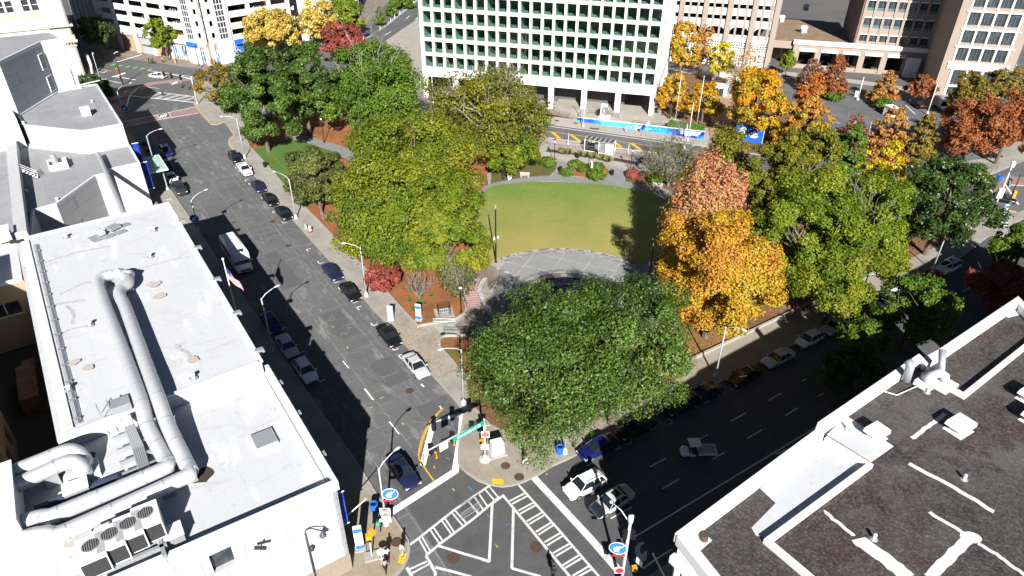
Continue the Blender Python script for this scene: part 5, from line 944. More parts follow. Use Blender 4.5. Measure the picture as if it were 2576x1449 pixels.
b.prism(hp, 0, 26); b.build('wall', m_lime, Hd); b = MB()
for k in range(5): q = np.array(hp[0])+(np.array(hp[1])-np.array(hp[0]))*(k+.5)/5; b.box(tuple(q)+(13,), (.5, .8, 26), 0)
b.build('pier', m_lime, Hd)
Tn1 = np.array(P2(1933, 173, 0)); Tn0 = Tn1-TD*48
K, KP, KL, Kd, Ko, Kbw, Kn = deck('tan_parking_deck', 'tan and white parking deck with lattice screens behind the orange trees', tuple(Tn0), tuple(Tn1), 30, 11.6, 3.15, 7, 1.5, .5, colw=.4)
b = MB()
for i in range(8):
    u = min(max(i*Kbw, .7), KL-.7); b.prism([KP(u-.75, -.7, 0)[:2], KP(u+.75, -.7, 0)[:2], KP(u+.75, .2, 0)[:2], KP(u-.75, .2, 0)[:2]], 0, 30)
b.build('brick_pier', m_tan, K)
b = MB()
for i in range(7):
    for t in (1/3, 2/3): u = (i+t)*Kbw; b.prism([KP(u-.3, -.1, 0)[:2], KP(u+.3, -.1, 0)[:2], KP(u+.3, .5, 0)[:2], KP(u-.3, .5, 0)[:2]], 8, 30)
b.build('mullion', m_tan, K)
b = MB(); b.prism([KP(0, .05, 0)[:2], KP(KL, .05, 0)[:2], KP(KL, .6, 0)[:2], KP(0, .6, 0)[:2]], 0, 1.3); b.prism([KP(0, .05, 0)[:2], KP(KL, .05, 0)[:2], KP(KL, .6, 0)[:2], KP(0, .6, 0)[:2]], 7.4, 8.9); b.prism([KP(0, .05, 0)[:2], KP(KL, .05, 0)[:2], KP(KL, .6, 0)[:2], KP(0, .6, 0)[:2]], 3.6, 4.4); b.build('lintel', m_concw2, K)
b = MB()
for i in range(7):
    for j in range(8): u = i*Kbw+.9+j*(Kbw-1.8)/7; b.prism([KP(u-.17, .1, 0)[:2], KP(u+.17, .1, 0)[:2], KP(u+.17, .3, 0)[:2], KP(u-.17, .3, 0)[:2]], 1.3, 7.4)
    for j in range(9): z = 1.3+j*.72; b.prism([KP(i*Kbw+.7, .12, 0)[:2], KP((i+1)*Kbw-.7, .12, 0)[:2], KP((i+1)*Kbw-.7, .28, 0)[:2], KP(i*Kbw+.7, .28, 0)[:2]], z-.14, z+.14)
b.build('lattice_screen', m_concw2, K)
b = MB()
for i in range(7):
    c = [(i+.5)*Kbw+(Kbw/2-.9)*math.cos(t) for t in np.linspace(0, math.pi, 13)]; z = [10.0+1.35*math.sin(t) for t in np.linspace(0, math.pi, 13)]
    for q in range(12): b.add([KP(c[q], -.05, z[q]), KP(c[q+1], -.05, z[q+1]), KP(c[q+1], -.05, 12.9), KP(c[q], -.05, 12.9)], [(3, 2, 1, 0)])
b.build('arch_panel', m_concw2, K)
OA = np.array(P2(1985, 170, 0)); OB = OA+TD*48.0
OD = TD; Of = bld('tan_office_building', 'tan brick office building with an arcade, brown lower roof and white framed corner bay', OA+TD*25-TO*12)
op = lambda u, k, z=0: tuple(OA+OD*u-TO*k)+(z,)
def fu(x, y): return float((np.array(P2(x, y, 0))-OA)@OD)
uT0 = fu(2352, 236)  # start of the corner bay
L1 = uT0
piers = [(.3+k*6.0, 1.9+k*6.0) for k in range(7)]
ah = [(1.9+6.0*k, 6.3+6.0*k, .2, 5.0) for k in range(int((L1-1.9)//6))]
b = MB(); pt = facade(b, OA, OD, L1, 0, 7.0, ah, 1.4, 0, 0, TO); b.prism([op(0, 1.4)[:2], op(L1, 1.4)[:2], op(L1, 9)[:2], op(0, 9)[:2]], 5.2, 6.9); b.prism([op(0, 8)[:2], op(L1, 8)[:2], op(L1, 9)[:2], op(0, 9)[:2]], 0, 5.3)
b.build('arcade_wall', m_tan, Of)
b = MB(); b.prism([op(-.3, -.4)[:2], op(L1, -.4)[:2], op(L1, .9)[:2], op(-.3, .9)[:2]], 6.9, 8.0); b.build('white_cornice', m_concw, Of)
b = MB()
for a, c, z, zz in ah: b.prism([op(a-.2, -.3)[:2], op(c+.2, -.3)[:2], op(c+.2, .3)[:2], op(a-.2, .3)[:2]], 5.0, 5.4); b.prism([op(a-.2, -.3)[:2], op(c+.2, -.3)[:2], op(c+.2, .3)[:2], op(a-.2, .3)[:2]], 5.6, 5.85)
b.build('awning_beam', m_concw, Of)
for a, c, z, zz in ah: q = panel(pt, a, c, .2, 1.2, .3, .25); q.build('parapet_panel', m_tan, Of); q = panel(pt, a, c, .2, 5.0, 7.0, .1); q.build('arcade_glass', m_gdark, Of)
b = MB(); b.prism([op(-6, .95)[:2], op(16, .95)[:2], op(16, 34)[:2], op(-6, 34)[:2]], 5.3, 7.4, 0, 1); b.prism([op(-6, 9.2)[:2], op(16, 9.2)[:2], op(16, 34)[:2], op(-6, 34)[:2]], 0, 5.3); b.build('lower_wall', [m_tan, m_woodroof], Of)
u1 = fu(2117, 195)+2.2
rows = [(8.6, 10.4), (12.3, 15.0), (16.9, 19.6), (21.5, 24.2), (26.1, 28.8)]; nW = 7; bw2 = (L1-u1-1.5)/nW
wh = [(u1*0+1.0+bw2*i+(bw2-2.3)/2, 1.0+bw2*i+(bw2+2.3)/2, a, c) for i in range(nW) for a, c in rows]
b = MB(); tb = np.array(op(u1, 1.6)[:2]); pt2 = facade(b, tb, OD, L1-u1+.5, 6.5, 32, wh, .35, 0, 0, TO); b.prism([op(u1, 1.95)[:2], op(L1+.5, 1.95)[:2], op(L1+.5, 26)[:2], op(u1, 26)[:2]], 6.5, 31.9)
facade(b, tb, -TO, 24.4, 6.5, 32, [(1.5+3.4*i, 3.2+3.4*i, a, c) for i in range(6) for a, c in rows], .35, 0, 0, -OD); b.build('wall', m_tan, Of)
b = MB()
for i in range(nW+1): u = .7+bw2*i; q = panel(pt2, u-.25, u+.35, 7, 32, -.25, .3); b.add(q.v, q.f)
b.build('pilaster', m_tan, Of)
for h_ in wh:
    if h_[3] < 26:
        wo_ = panel(pt2, h_[0], h_[1], h_[2], h_[3], .28).build('window', m_gdark, Of); b = panel(pt2, h_[0]-.1, h_[1]+.1, h_[3], h_[3]+.3, -.12, .2); b.build('lintel', m_concw, wo_)
        b = panel(pt2, (h_[0]+h_[1])/2-.05, (h_[0]+h_[1])/2+.05, h_[2], h_[3], .24, .05); b.build('mullion', m_gblue, wo_)
        if h_[2] > 10: b = panel(pt2, h_[0], h_[1], h_[2], h_[2]+.75, .23, .06); b.build('spandrel', m_gblue, wo_)
b = MB()
for k in range(6): b.box(op(u1-.2, 4+3.2*k, 15), (.5, .5, 17), math.atan2(TD[1], TD[0]))
b.build('side_fin', m_tan, Of)
cb0 = np.array(P2(2347, 237, 0)); cu = 16.5; ch = []
for k, (a, c) in enumerate(((9.2, 12.2), (13.6, 16.5), (17.9, 20.8), (22.2, 25.0))):
    for i in range(4): ch.append((2.2+3.0*i, 4.6+3.0*i, a, c))
low = [(2.9+3.6*i, 5.7+3.6*i, 2.9, 6.6) for i in range(3)]+[(2.9+3.6*i, 5.7+3.6*i, .2, 2.4) for i in range(3)]
b = MB(); pt3 = facade(b, cb0, OD, cu, 0, 32, ch+low, .4, 0, 0, TO); cq = [tuple(cb0-TO*.45), tuple(cb0+OD*cu-TO*.45), tuple(cb0+OD*cu-TO*26), tuple(cb0-TO*26)]; b.prism(cq, 0, 31.9)
facade(b, cb0+OD*cu, -TO, 26, 0, 32, [], .1, 0, 0, OD); b.prism([tuple(cb0+OD*.02), tuple(cb0+OD*.02-TO*.45), tuple(cb0-OD*.3-TO*.45), tuple(cb0-OD*.3)], 0, 32); b.build('corner_wall', m_tan, Of)
for h_ in ch+low:
    wo_ = panel(pt3, h_[0], h_[1], h_[2], h_[3], .3).build('window', m_gdark, Of)
    for t in (1/3, 2/3): b = panel(pt3, h_[0]+(h_[1]-h_[0])*t-.04, h_[0]+(h_[1]-h_[0])*t+.04, h_[2], h_[3], .25, .06); b.build('mullion', m_gblue, wo_)
b = MB()
for i in range(5): q = panel(pt3, 1.75+3.0*i-.02, 2.15+3.0*i, 8.7, 26, -.18, .2); b.add(q.v, q.f)
for z in (12.5, 16.8, 21.1, 25.3): q = panel(pt3, 1.3, 14.9, z-.1, z+.25, -.3, .3); b.add(q.v, q.f)
q = panel(pt3, 1.0, 15.2, 6.9, 8.7, -.35, .4); b.add(q.v, q.f)
for i in range(4): q = panel(pt3, 2.3+3.6*i-.02, 2.85+3.6*i, .1, 6.9, -.18, .2); b.add(q.v, q.f)
q = panel(pt3, 2.3, 13.7, 2.4, 2.9, -.2, .2); b.add(q.v, q.f); b.build('white_frame', m_concw, Of)
b = MB(); b.prism([op(fu(2330, 225)-4, -1.2)[:2], op(fu(2330, 225)-.5, -1.2)[:2], op(fu(2330, 225)-.5, 0)[:2], op(fu(2330, 225)-4, 0)[:2]], 0, 5.4); b.build('white_pier', m_concw, Of)
def rfan(x, y, z, lab, s=1.0):
    p = P2(x, y, z); o = thing('roof_fan', lab, 'vent', (p[0], p[1], z), 0, 'white fans on the brown roof'); MB().box((0, 0, .4), (1.4*s, 1.4*s, .8)).build('base', m_galv, o, True); MB().lathe((0, 0, .8), [(.8*s, 0), (.9*s, .4), (1.0*s, .6), (.9*s, 1.1), (.5*s, 1.3)], 12).build('hood', m_white, o, True)
rfan(2020, 82, 7.4, 'round white roof fan nearest the white cornice on the brown roof', 1.2); rfan(1965, 55, 7.4, 'white roof fan beside the tan parking deck on the brown roof'); rfan(2026, 26, 7.4, 'flat topped white fan in the sun at the back of the brown roof', 1.1)
Wl = MB(); Wl.wall(pix([(1802, 192), (1882, 215)]), .4, 0, 2.6); Wl.wall(pix([(1790, 205), (1806, 192)]), .4, 0, 2.6); tag(Wl.build('concrete_wall', m_concw2), 'pale concrete wall behind the stairs beneath the bare tree', 'wall')
sh_ = P2(1811, 240, 0); o = thing('white_kiosk', 'small white kiosk with a dark doorway beside the leaf strewn stairs', 'kiosk', (sh_[0], sh_[1], 0), math.atan2(TD[1], TD[0])); MB().box((0, 0, 1.4), (3.2, 2.4, 2.8)).build('wall', m_white, o, True); MB().box((0, 0, 2.86), (3.5, 2.7, .15)).build('roof', m_white, o, True); MB().box((.2, -1.22, 1.1), (1.0, .06, 2.1)).box((-.9, -1.22, 1.5), (.6, .06, 1.2)).build('door', m_gdark, o, True)
st = MB(); sa, sb = np.array(P2(1828, 245, 0)), np.array(P2(1838, 215, 0))
for k in range(10): q = sa+(sb-sa)*k/10; st.box(tuple(q)+(.12+.22*k,), (2.2, (np.linalg.norm(sb-sa)/10)+.02, .24+.44*k*0+.3), math.atan2(TD[1], TD[0]))
tag(st.build('stairs', m_walk3), 'narrow concrete stairs climbing the leaf covered bank beside the white kiosk', 'stairs')
def leafmat(nm, cols, rough=.55, trans=.3, spec=.3): return M(nm, cols[0], rough, attr=cols, trans=trans, spec=spec)
LM = {
 'magnolia': leafmat('glossy magnolia leaf', [(.024, .050, .006), (.052, .098, .012), (.088, .150, .020), (.15, .21, .05)], .48, .18, .36),
 'oak': leafmat('dark oak leaf', [(.022, .050, .008), (.045, .088, .013), (.085, .13, .022)], .42, .2, .45),
 'elm': leafmat('yellowing elm leaf', [(.075, .125, .010), (.135, .19, .014), (.21, .24, .018), (.32, .27, .02)], .5, .35),
 'lime': leafmat('yellow green leaf', [(.095, .150, .010), (.18, .24, .016), (.29, .31, .025)], .5, .35),
 'green': leafmat('mid green leaf', [(.05, .105, .010), (.10, .175, .016), (.16, .235, .028)], .5, .3),
 'olive': leafmat('olive leaf', [(.06, .075, .018), (.105, .125, .026), (.17, .185, .045)], .55, .25),
 'oliveyel': leafmat('olive yellow leaf', [(.085, .10, .010), (.17, .175, .014), (.26, .235, .02)], .5, .3),
 'goldolive': leafmat('golden olive leaf', [(.13, .115, .022), (.24, .18, .03), (.34, .21, .03)], .55, .3),
 'yellow': leafmat('pale yellow leaf', [(.42, .30, .05), (.56, .42, .09), (.62, .52, .15)], .55, .3),
 'gold': leafmat('bright gold leaf', [(.48, .36, .012), (.62, .50, .02), (.66, .58, .05)], .5, .35),
 'orange': leafmat('orange leaf', [(.36, .30, .035), (.52, .36, .03), (.54, .28, .028), (.52, .22, .06)], .5, .35),
 'orangegreen': leafmat('orange and gold leaf', [(.24, .22, .02), (.52, .34, .02), (.60, .30, .02), (.56, .20, .018)], .5, .35),
 'pink': leafmat('salmon pink leaf', [(.52, .36, .07), (.54, .32, .11), (.55, .28, .14), (.52, .20, .13)], .5, .35),
 'crimson': leafmat('crimson leaf', [(.20, .045, .03), (.32, .075, .06), (.42, .11, .085)], .55, .3),
 'rust': leafmat('rust red leaf', [(.20, .07, .03), (.33, .11, .04), (.42, .17, .05)], .6, .3),
 'rustgold': leafmat('rust and gold leaf', [(.36, .26, .03), (.44, .27, .035), (.45, .19, .03), (.42, .10, .025)], .55, .3),
 'copper': leafmat('copper leaf', [(.33, .16, .045), (.46, .23, .055), (.52, .30, .07)], .55, .3),
 'dusk': leafmat('dull purple brown leaf', [(.14, .075, .055), (.23, .115, .08), (.32, .16, .10)], .6, .25),
}
m_bark = M('grey brown bark', (.11, .085, .065), .9, layers=(('noise', 3, .4, .65, (.17, .14, .11), .6),), bump=(12, .5))
m_barkp = M('pale lichened bark', (.30, .28, .25), .9, layers=(('noise', 2, .4, .65, (.17, .15, .13), .7),), bump=(12, .4))
m_twig = M('bare grey twigs', (.20, .185, .165), .9, layers=(('noise', 1, .4, .65, (.12, .11, .095), .5),))
def leafmesh(nm, C, Nrm, size, tint, mat_, aspect=.62):
    n = len(C); up = RNG.normal(size=(n, 3)); a = np.cross(Nrm, up); a /= np.linalg.norm(a, axis=1, keepdims=True)+1e-9; b = np.cross(Nrm, a); b /= np.linalg.norm(b, axis=1, keepdims=True)+1e-9
    s = (size*RNG.uniform(.55, 1.25, n))[:, None]
    bend = Nrm*s*.25
    V = np.stack([C+a*s-bend, C+b*s*aspect, C-a*s-bend, C-b*s*aspect], 1).reshape(-1, 3).astype(np.float32)
    me = bpy.data.meshes.new(nm); me.vertices.add(4*n); me.vertices.foreach_set('co', V.ravel())
    me.loops.add(4*n); me.loops.foreach_set('vertex_index', np.arange(4*n, dtype=np.int32)); me.polygons.add(n); me.polygons.foreach_set('loop_start', np.arange(0, 4*n, 4, dtype=np.int32))
    at_ = me.attributes.new('tint', 'FLOAT', 'FACE'); at_.data.foreach_set('value', np.clip(tint, 0, 1).astype(np.float32))
    me.materials.append(mat_); me.update(calc_edges=True); return me
def branches(mb, p, d, L, r, lev, spread=.6, n=5, rng=random, up=.12, mi=0, gap=.25, fork=2):
    """one limb as a tapering bent tube, then its forks"""
    pts = [np.array(p, float)]; d = np.array(d, float); k = n
    for i in range(k):
        d = d+np.array([rng.gauss(0, .16), rng.gauss(0, .16), rng.gauss(0, .10)+up]); d /= np.linalg.norm(d); pts.append(pts[-1]+d*L/k)
    mb.tube(pts, [max(.018, r*(1-.65*i/k)) for i in range(k+1)], 5 if lev > 1 else 4 if lev == 1 else 3, mi, False)
    if lev > 0:
        for q in range(fork+(1 if rng.random() < .6 else 0)):
            i = rng.randint(max(1, int(k*gap)), k); dd = d+np.array([rng.gauss(0, spread), rng.gauss(0, spread), rng.gauss(0, spread*.5)+up]); dd /= np.linalg.norm(dd)
            branches(mb, pts[i], dd, L*rng.uniform(.5, .78), r*(1-.6*i/k)*.72, lev-1, spread, max(3, n-1), rng, up, mi, gap, fork)
TREEINFO = []
def solve(bb, clear, vmin=.55):
    x0, y0, x1, y1 = bb; cx, cy = (x0+x1)/2, (y0+y1)/2; hc = 6.0; r = v = 4.0
    for _ in range(12):
        c = at(cx, cy, hc); dp = depth(c); r = (x1-x0)/2*dp/F; th = math.atan2(CAMH-hc, math.hypot(c[0], c[1])); hp = (y1-y0)/2*dp/F
        v = math.sqrt(max(hp*hp-(r*math.sin(th))**2, 0))/math.cos(th); v = max(v, vmin*r); hc = v+clear
    return np.array(c), r, v, dp
def tree(nm, lab, bb, style, clear=2.0, kind='round', dens=1.0, group='trees of the park', leaf=None, nclump=None, rough=1.0, bark=None, twigs=0, hollow=.62, grad=0.0, vmin=.55, seed=None, gz=KZ, cat='tree', lf=1.0):
    global RNG
    sd_ = seed if seed is not None else int(bb[0]*7+bb[1]*13); RNG = np.random.default_rng(sd_); rr = random.Random(sd_)
    c, r, v, dp = solve(bb, clear, vmin); base = np.array([c[0], c[1], gz])
    o = thing(nm, lab, cat, tuple(base), 0, group)
    c = c-base
    px = dp/682.0; size = (leaf or max(.17, 1.32*px))*lf
    N = nclump or int((85+r*r*1.0)*(1.5 if kind == 'cone' else 1))
    dirs = RNG.normal(size=(N, 3)); dirs /= np.linalg.norm(dirs, axis=1, keepdims=True)
    lobes = RNG.normal(size=(5, 3)); lobes /= np.linalg.norm(lobes, axis=1, keepdims=True)
    bump_ = 1+.16*rough*np.max(dirs@lobes.T, axis=1)-.16*rough*RNG.random(N)
    rad_ = RNG.uniform(hollow, .93, N)*bump_*.93
    if kind == 'round':
        P = dirs*rad_[:, None]*np.array([r*.94, r*.94, v*.97]); lw_ = -.62 if clear > .9 else -.85; low = P[:, 2] < lw_*v; P[low, 2] = lw_*v+RNG.uniform(-.1, .25, low.sum())*v
        nl = int(13+1.9*r+(9 if style in ('magnolia', 'oak') else 0)); g = np.arange(nl)+RNG.random(nl)*.5; ph = g*2.39996; zz = 1-1.62*(g+.3)/nl; q_ = np.sqrt(np.clip(1-zz*zz, 0, 1))
        LC = np.stack([q_*np.cos(ph), q_*np.sin(ph), zz], 1)+RNG.normal(size=(nl, 3))*.10; lr_ = RNG.uniform(.27, .42, nl); LC = LC*(1.0-lr_*1.0)[:, None]*RNG.uniform(.90, 1.07, nl)[:, None]
        li = RNG.choice(nl, N, p=lr_**2/np.sum(lr_**2)); dd_ = dirs+LC[li]*1.1+np.array([0, 0, .15]); dd_ /= np.linalg.norm(dd_, axis=1, keepdims=True)
        k_ = RNG.random(N) < .80; P2_ = (LC[li]+dd_*(lr_[li]*RNG.uniform(.7, 1.0, N))[:, None])*np.array([r, r, v]); P = np.where(k_[:, None], P2_, P*.86); P[:, 2] = np.maximum(P[:, 2], lw_*v)
        ltint = RNG.uniform(-.16, .16, nl)[li]
        rc = RNG.uniform(.12, .21, N)*r*(.8+.4*RNG.random(N))
        rc = np.clip(rc, .45, 2.3)
    elif kind == 'cone':
        t = RNG.random(N)**1.35; a = RNG.uniform(0, 2*math.pi, N); rr_ = r*np.clip(1.05-t, 0, 1)**.62*RNG.uniform(.5, 1.0, N)*(1+.12*rough*RNG.normal(size=N))
        P = np.stack([rr_*np.cos(a), rr_*np.sin(a), -v+2*v*t], 1); rc = np.clip(RNG.uniform(.14, .24, N)*r*(1.15-.6*t), .3, 1.6)
    elif kind == 'vase':
        t = RNG.random(N); a = RNG.uniform(0, 2*math.pi, N); rr_ = r*(.35+.6*t)*RNG.uniform(.35, 1.0, N)*(1-.55*np.clip(t-.7, 0, 1)/.3)
        P = np.stack([rr_*np.cos(a), rr_*np.sin(a), -v+2*v*t*(1-.25*(rr_/r)**2)], 1); rc = np.clip(RNG.uniform(.13, .22, N)*r, .4, 1.5)
    elif kind == 'flame':     # upright plumes
        t = RNG.random(N); a = RNG.uniform(0, 2*math.pi, N); rr_ = r*np.sqrt(RNG.random(N))*(1-.45*t)
        P = np.stack([rr_*np.cos(a), rr_*np.sin(a), -v*.8+1.7*v*t*(1-.4*(rr_/r)**2)], 1); rc = np.clip(RNG.uniform(.10, .2, N)*r, .4, 1.4)
    cl_t = RNG.uniform(.15, .70, N)+(ltint if kind == 'round' else 0)
    area = np.sum(4*math.pi*rc**2)*.8; n = int(min(60000, dens*1.05*area/(size*size*1.2)))
    w_ = rc**2/np.sum(rc**2); idx = RNG.choice(N, n, p=w_)
    u = RNG.normal(size=(n, 3)); u /= np.linalg.norm(u, axis=1, keepdims=True)
    sq = np.array([1.0, 1.0, 2.1 if kind == 'flame' else .62 if kind == 'cone' else .78])
    lr = rc[idx]*RNG.uniform(.55, 1.08, n)
    fr = RNG.random(n) < .10*rough; lr[fr] *= RNG.uniform(1.05, 1.5, fr.sum())
    if kind == 'cone': u[:, 2] -= .15
    L = P[idx]+u*lr[:, None]*sq
    outw = L/np.array([r, r, v]); outw /= np.linalg.norm(outw, axis=1, keepdims=True)+1e-9
    Nn = u*.55+outw*.35+RNG.normal(size=(n, 3))*.45+np.array([0, 0, .25]); Nn /= np.linalg.norm(Nn, axis=1, keepdims=True)
    tint = cl_t[idx]+RNG.normal(size=n)*.13+grad*(L[:, 2]/v)*.5
    m = leafmesh('crown', L+c, Nn, size, tint, LM[style])
    cr = bpy.data.objects.new('crown', m); COL.objects.link(cr); cr.parent = o
    tb = MB(); tr_ = max(.10, .045*r+.05); topz = c[2]+(.35*v if kind != 'cone' else .8*v)
    pts = [(0, 0, -.3), (rr.uniform(-.1, .1), rr.uniform(-.1, .1), max(.8, c[2]-.7*v)), (rr.uniform(-.3, .3)*.3*r, rr.uniform(-.3, .3)*.3*r, c[2]), (0, 0, topz)]
    tb.tube(smoothline(pts, 3), [tr_*(1.25-.95*i/9) for i in range(10)], 7, 0)
    for q in range(7 if r > 2.5 else 4):
        a = rr.uniform(0, 6.28); z = c[2]+rr.uniform(-.65, .1)*v; d = np.array([math.cos(a), math.sin(a), rr.uniform(.2, .9)]); branches(tb, (0, 0, z), d/np.linalg.norm(d), r*rr.uniform(.65, .95), tr_*.5, 1, .5, 4, rr)
    for q in range(twigs):
        a = rr.uniform(0, 6.28); z = c[2]+rr.uniform(-.2, .35)*v; d = np.array([math.cos(a), math.sin(a), rr.uniform(.3, 1.0)]); branches(tb, (0, 0, z), d/np.linalg.norm(d), r*rr.uniform(.55, .8), tr_*.3, 2, .6, 5, rr)
    tb.build('trunk', bark or m_bark, o, True)
    TREEINFO.append((nm, [round(float(q), 1) for q in base], round(float(r), 1), round(float(v), 1), n)); return o
def baretree(nm, lab, bb, clear=1.0, group='leafless trees', m=None, nst=7, lev=4, leafst=None, r0=.16, gz=KZ, dens=.3, cat='tree', fork=2, up=.10):
    c, r, v, dp = solve(bb, clear); rr = random.Random(int(bb[0]+bb[1])); base = (c[0], c[1], gz); o = thing(nm, lab, cat, base, 0, group)
    b = MB(); H = c[2]+v
    b.tube([(0, 0, -.2), (.05, 0, .5), (0, .05, max(.7, clear))], [r0*1.5, r0*1.2, r0], 7)
    for i in range(nst):
        a = 6.283*i/nst+rr.uniform(-.3, .3); t = rr.uniform(.25, .9); d = np.array([math.cos(a)*t, math.sin(a)*t, .8]); d /= np.linalg.norm(d)
        branches(b, (0, 0, max(.5, clear*.8)), d, (H-clear)*.62, r0*.7, lev, .5, 5, rr, up, 0, .25, fork)
    b.build('trunk', m or m_twig, o, True)
    if leafst:
        rng = np.random.default_rng(5); n = int(500*dens*r); u = rng.normal(size=(n, 3)); u /= np.linalg.norm(u, axis=1, keepdims=True); L = u*rng.uniform(.5, 1, n)[:, None]*np.array([r, r, v])+np.array([0, 0, c[2]])
        q = bpy.data.objects.new('crown', leafmesh('crown', L, rng.normal(size=(n, 3)), max(.16, 1.2*dp/682), rng.random(n), LM[leafst])); COL.objects.link(q); q.parent = o
    return o
GP, GS, GB, GT = 'trees of the park', 'street trees by the parking deck', 'autumn trees by the tower and car park', 'trees along the shaded street'
tree('magnolia_tree', 'huge glossy dark magnolia at the crossing, its crown over the corner pavement', (1172, 728, 1560, 1148), 'magnolia', .8, dens=1.15, rough=.8, nclump=230, lf=.82)
tree('magnolia_tree', 'glossy magnolia beside the fountain, merging with the huge corner magnolia', (1378, 686, 1742, 1075), 'magnolia', 2.2, dens=1.15, rough=.8, nclump=220, seed=11, lf=.82)
tree('magnolia_tree', 'dark magnolia over the street bulb at the far end of the park', (556, 128, 745, 378), 'magnolia', .8, dens=1.2, rough=.7, nclump=150)
tree('magnolia_tree', 'dark magnolia behind the street bulb magnolia, beside the bark bed', (680, 118, 842, 335), 'magnolia', .8, dens=1.2, rough=.7, nclump=130)
tree('corner_tree', 'golden leaved bushy tree at the far street corner by the zebra crossing', (496, 150, 590, 268), 'goldolive', .5, dens=.8, group=GP, leaf=.24)
tree('hornbeam_tree', 'small fine leaved olive tree beside the grass verge', (718, 360, 872, 545), 'olive', .2, dens=1.0, rough=1.2)
tree('elm_tree', 'broad yellow green elm towering over the mulch bed, the highest of its clump', (872, 282, 1210, 600), 'elm', 2, rough=1.2, dens=1.05)
tree('elm_tree', 'broad yellow green elm at the near side of its clump, above the crimson bush', (838, 380, 1160, 680), 'elm', .6, rough=1.2, seed=21, dens=1.05)
tree('elm_tree', 'yellow green elm leaning over the brown path by the lawn lamp', (1005, 430, 1240, 722), 'elm', .8, rough=1.2, seed=22, dens=1.05, grad=-.2)
tree('dead_topped_oak', 'green oak with bare pale limbs poking from its crown', (812, 122, 1068, 330), 'green', .5, twigs=9, bark=m_barkp, dens=.66, rough=1.8, hollow=.5)
tree('thin_oak', 'thin golden oak with lichened twisting limbs in front of the tower arcade', (1088, 166, 1376, 412), 'oliveyel', 1, twigs=14, bark=m_barkp, dens=.27, rough=1.8, hollow=.4)
tree('small_elm', 'small round yellow green tree on the grass bed by the lawn path', (1212, 325, 1358, 438), 'elm', 1.2, dens=1.0)
baretree('bare_dogwood', 'bare grey spreading tree beside the bus stop lawn', (1612, 345, 1765, 468), .8, nst=9, lev=4, leafst='olive', dens=.5)
tree('maple_tree', 'salmon pink maple with upright plumes beside the lawn', (1655, 398, 1905, 665), 'pink', 2.5, 'flame', grad=.55, rough=1.2, nclump=170, dens=.95)
tree('maple_tree', 'large orange and yellow maple above the shaded street wall', (1648, 525, 1962, 862), 'orange', 1.2, rough=1.2, dens=1.05, grad=.35)
tree('yew_tree', 'olive green bushy evergreen behind the pink maple', (1752, 322, 1895, 500), 'oliveyel', .2, 'flame')
tree('yew_tree', 'olive evergreen between the pink maple and the gold tree row', (1862, 352, 2010, 570), 'oliveyel', .2, seed=31)
tree('park_oak', 'yellowing oak in front of the rust coloured cypresses', (1925, 325, 2100, 570), 'oliveyel', .3, grad=.3)
tree('cedar_tree', 'bright green conical evergreen standing among yellow crowns', (2045, 315, 2200, 540), 'green', .3, 'cone', rough=.8)
tree('ginkgo_tree', 'bright yellow rounded tree next to the green conical evergreen', (2148, 360, 2282, 560), 'gold', .3, dens=1.0)
tree('linden_tree', 'large yellow green linden over the parked silver cars', (1872, 450, 2150, 785), 'lime', .8, rough=1.3, dens=1.0)
tree('linden_tree', 'large yellow green linden with dead grey branches inside its crown', (2040, 430, 2292, 720), 'lime', 2.5, rough=1.3, twigs=6, bark=m_barkp, seed=41, dens=.95)
tree('linden_tree', 'low yellow green linden drooping over the street lamp by the white pickup', (1990, 570, 2225, 815), 'elm', 1.5, rough=1.3, seed=42, dens=.9)
tree('live_oak', 'dark green dense oak at the far corner of the park', (2262, 386, 2488, 640), 'oak', 1.2, rough=1.1, dens=1.1)
tree('street_tree', 'leafy green street tree beside the gravel roof, hiding a white pickup', (2205, 690, 2405, 862), 'green', 2.5, group=GT, seed=51, dens=.8, rough=1.4)
tree('street_tree', 'green street tree with an upright leader, nearest the exhaust fan', (2098, 800, 2232, 910), 'green', 4.5, group=GT, seed=52, dens=.8, rough=1.5)
tree('street_tree', 'dark street tree lost in the shade of the gravel roofed building', (2072, 880, 2230, 1000), 'oak', 1.5, group=GT, seed=53, dens=.8)
tree('street_tree', 'green rounded street tree cut by the frame edge near the corner island', (2500, 560, 2640, 690), 'green', 2.0, group=GT, seed=54)
tree('street_tree', 'red and gold street tree above the white parapet corner', (2445, 672, 2610, 775), 'crimson', 2.5, group=GT, seed=55, grad=.3)
tree('crimson_bush', 'crimson rounded bush at the pavement edge of the mulch bed', (916, 655, 1008, 745), 'crimson', .1, group='shrubs of the mulch bed', cat='bush', vmin=.5)
baretree('bare_myrtle', 'low grey leafless tree with a pale forked trunk on the mulch', (1005, 672, 1098, 758), .5, nst=7, lev=3, r0=.10)
baretree('bare_myrtle', 'pale grey myrtle with sparse olive leaves beside the brick stairs', (1095, 648, 1205, 752), .5, nst=8, lev=3, leafst='olive', dens=.9, r0=.10)
tree('zelkova_tree', 'upright yellow green street tree in front of the garage door', (368, 48, 446, 124), 'lime', 3.2, 'round', group=GS, dens=1.0, seed=61)
tree('zelkova_tree', 'smaller yellow green street tree beside the glazed stair tower', (440, 56, 500, 118), 'lime', 3.0, 'round', group=GS, dens=1.0, seed=62)
tree('zelkova_tree', 'dark tree in deep shade behind the cream stone building', (200, 40, 282, 122), 'oak', 3.0, group=GS, seed=63)
tree('zelkova_tree', 'orange tinged pale yellow tree in front of the second stair tower', (536, 26, 622, 112), 'goldolive', 3.0, group=GS, seed=64, grad=.2)
tree('zelkova_tree', 'pale yellow spreading tree above the dark magnolia', (618, 24, 748, 132), 'yellow', 2.5, group=GS, seed=65)
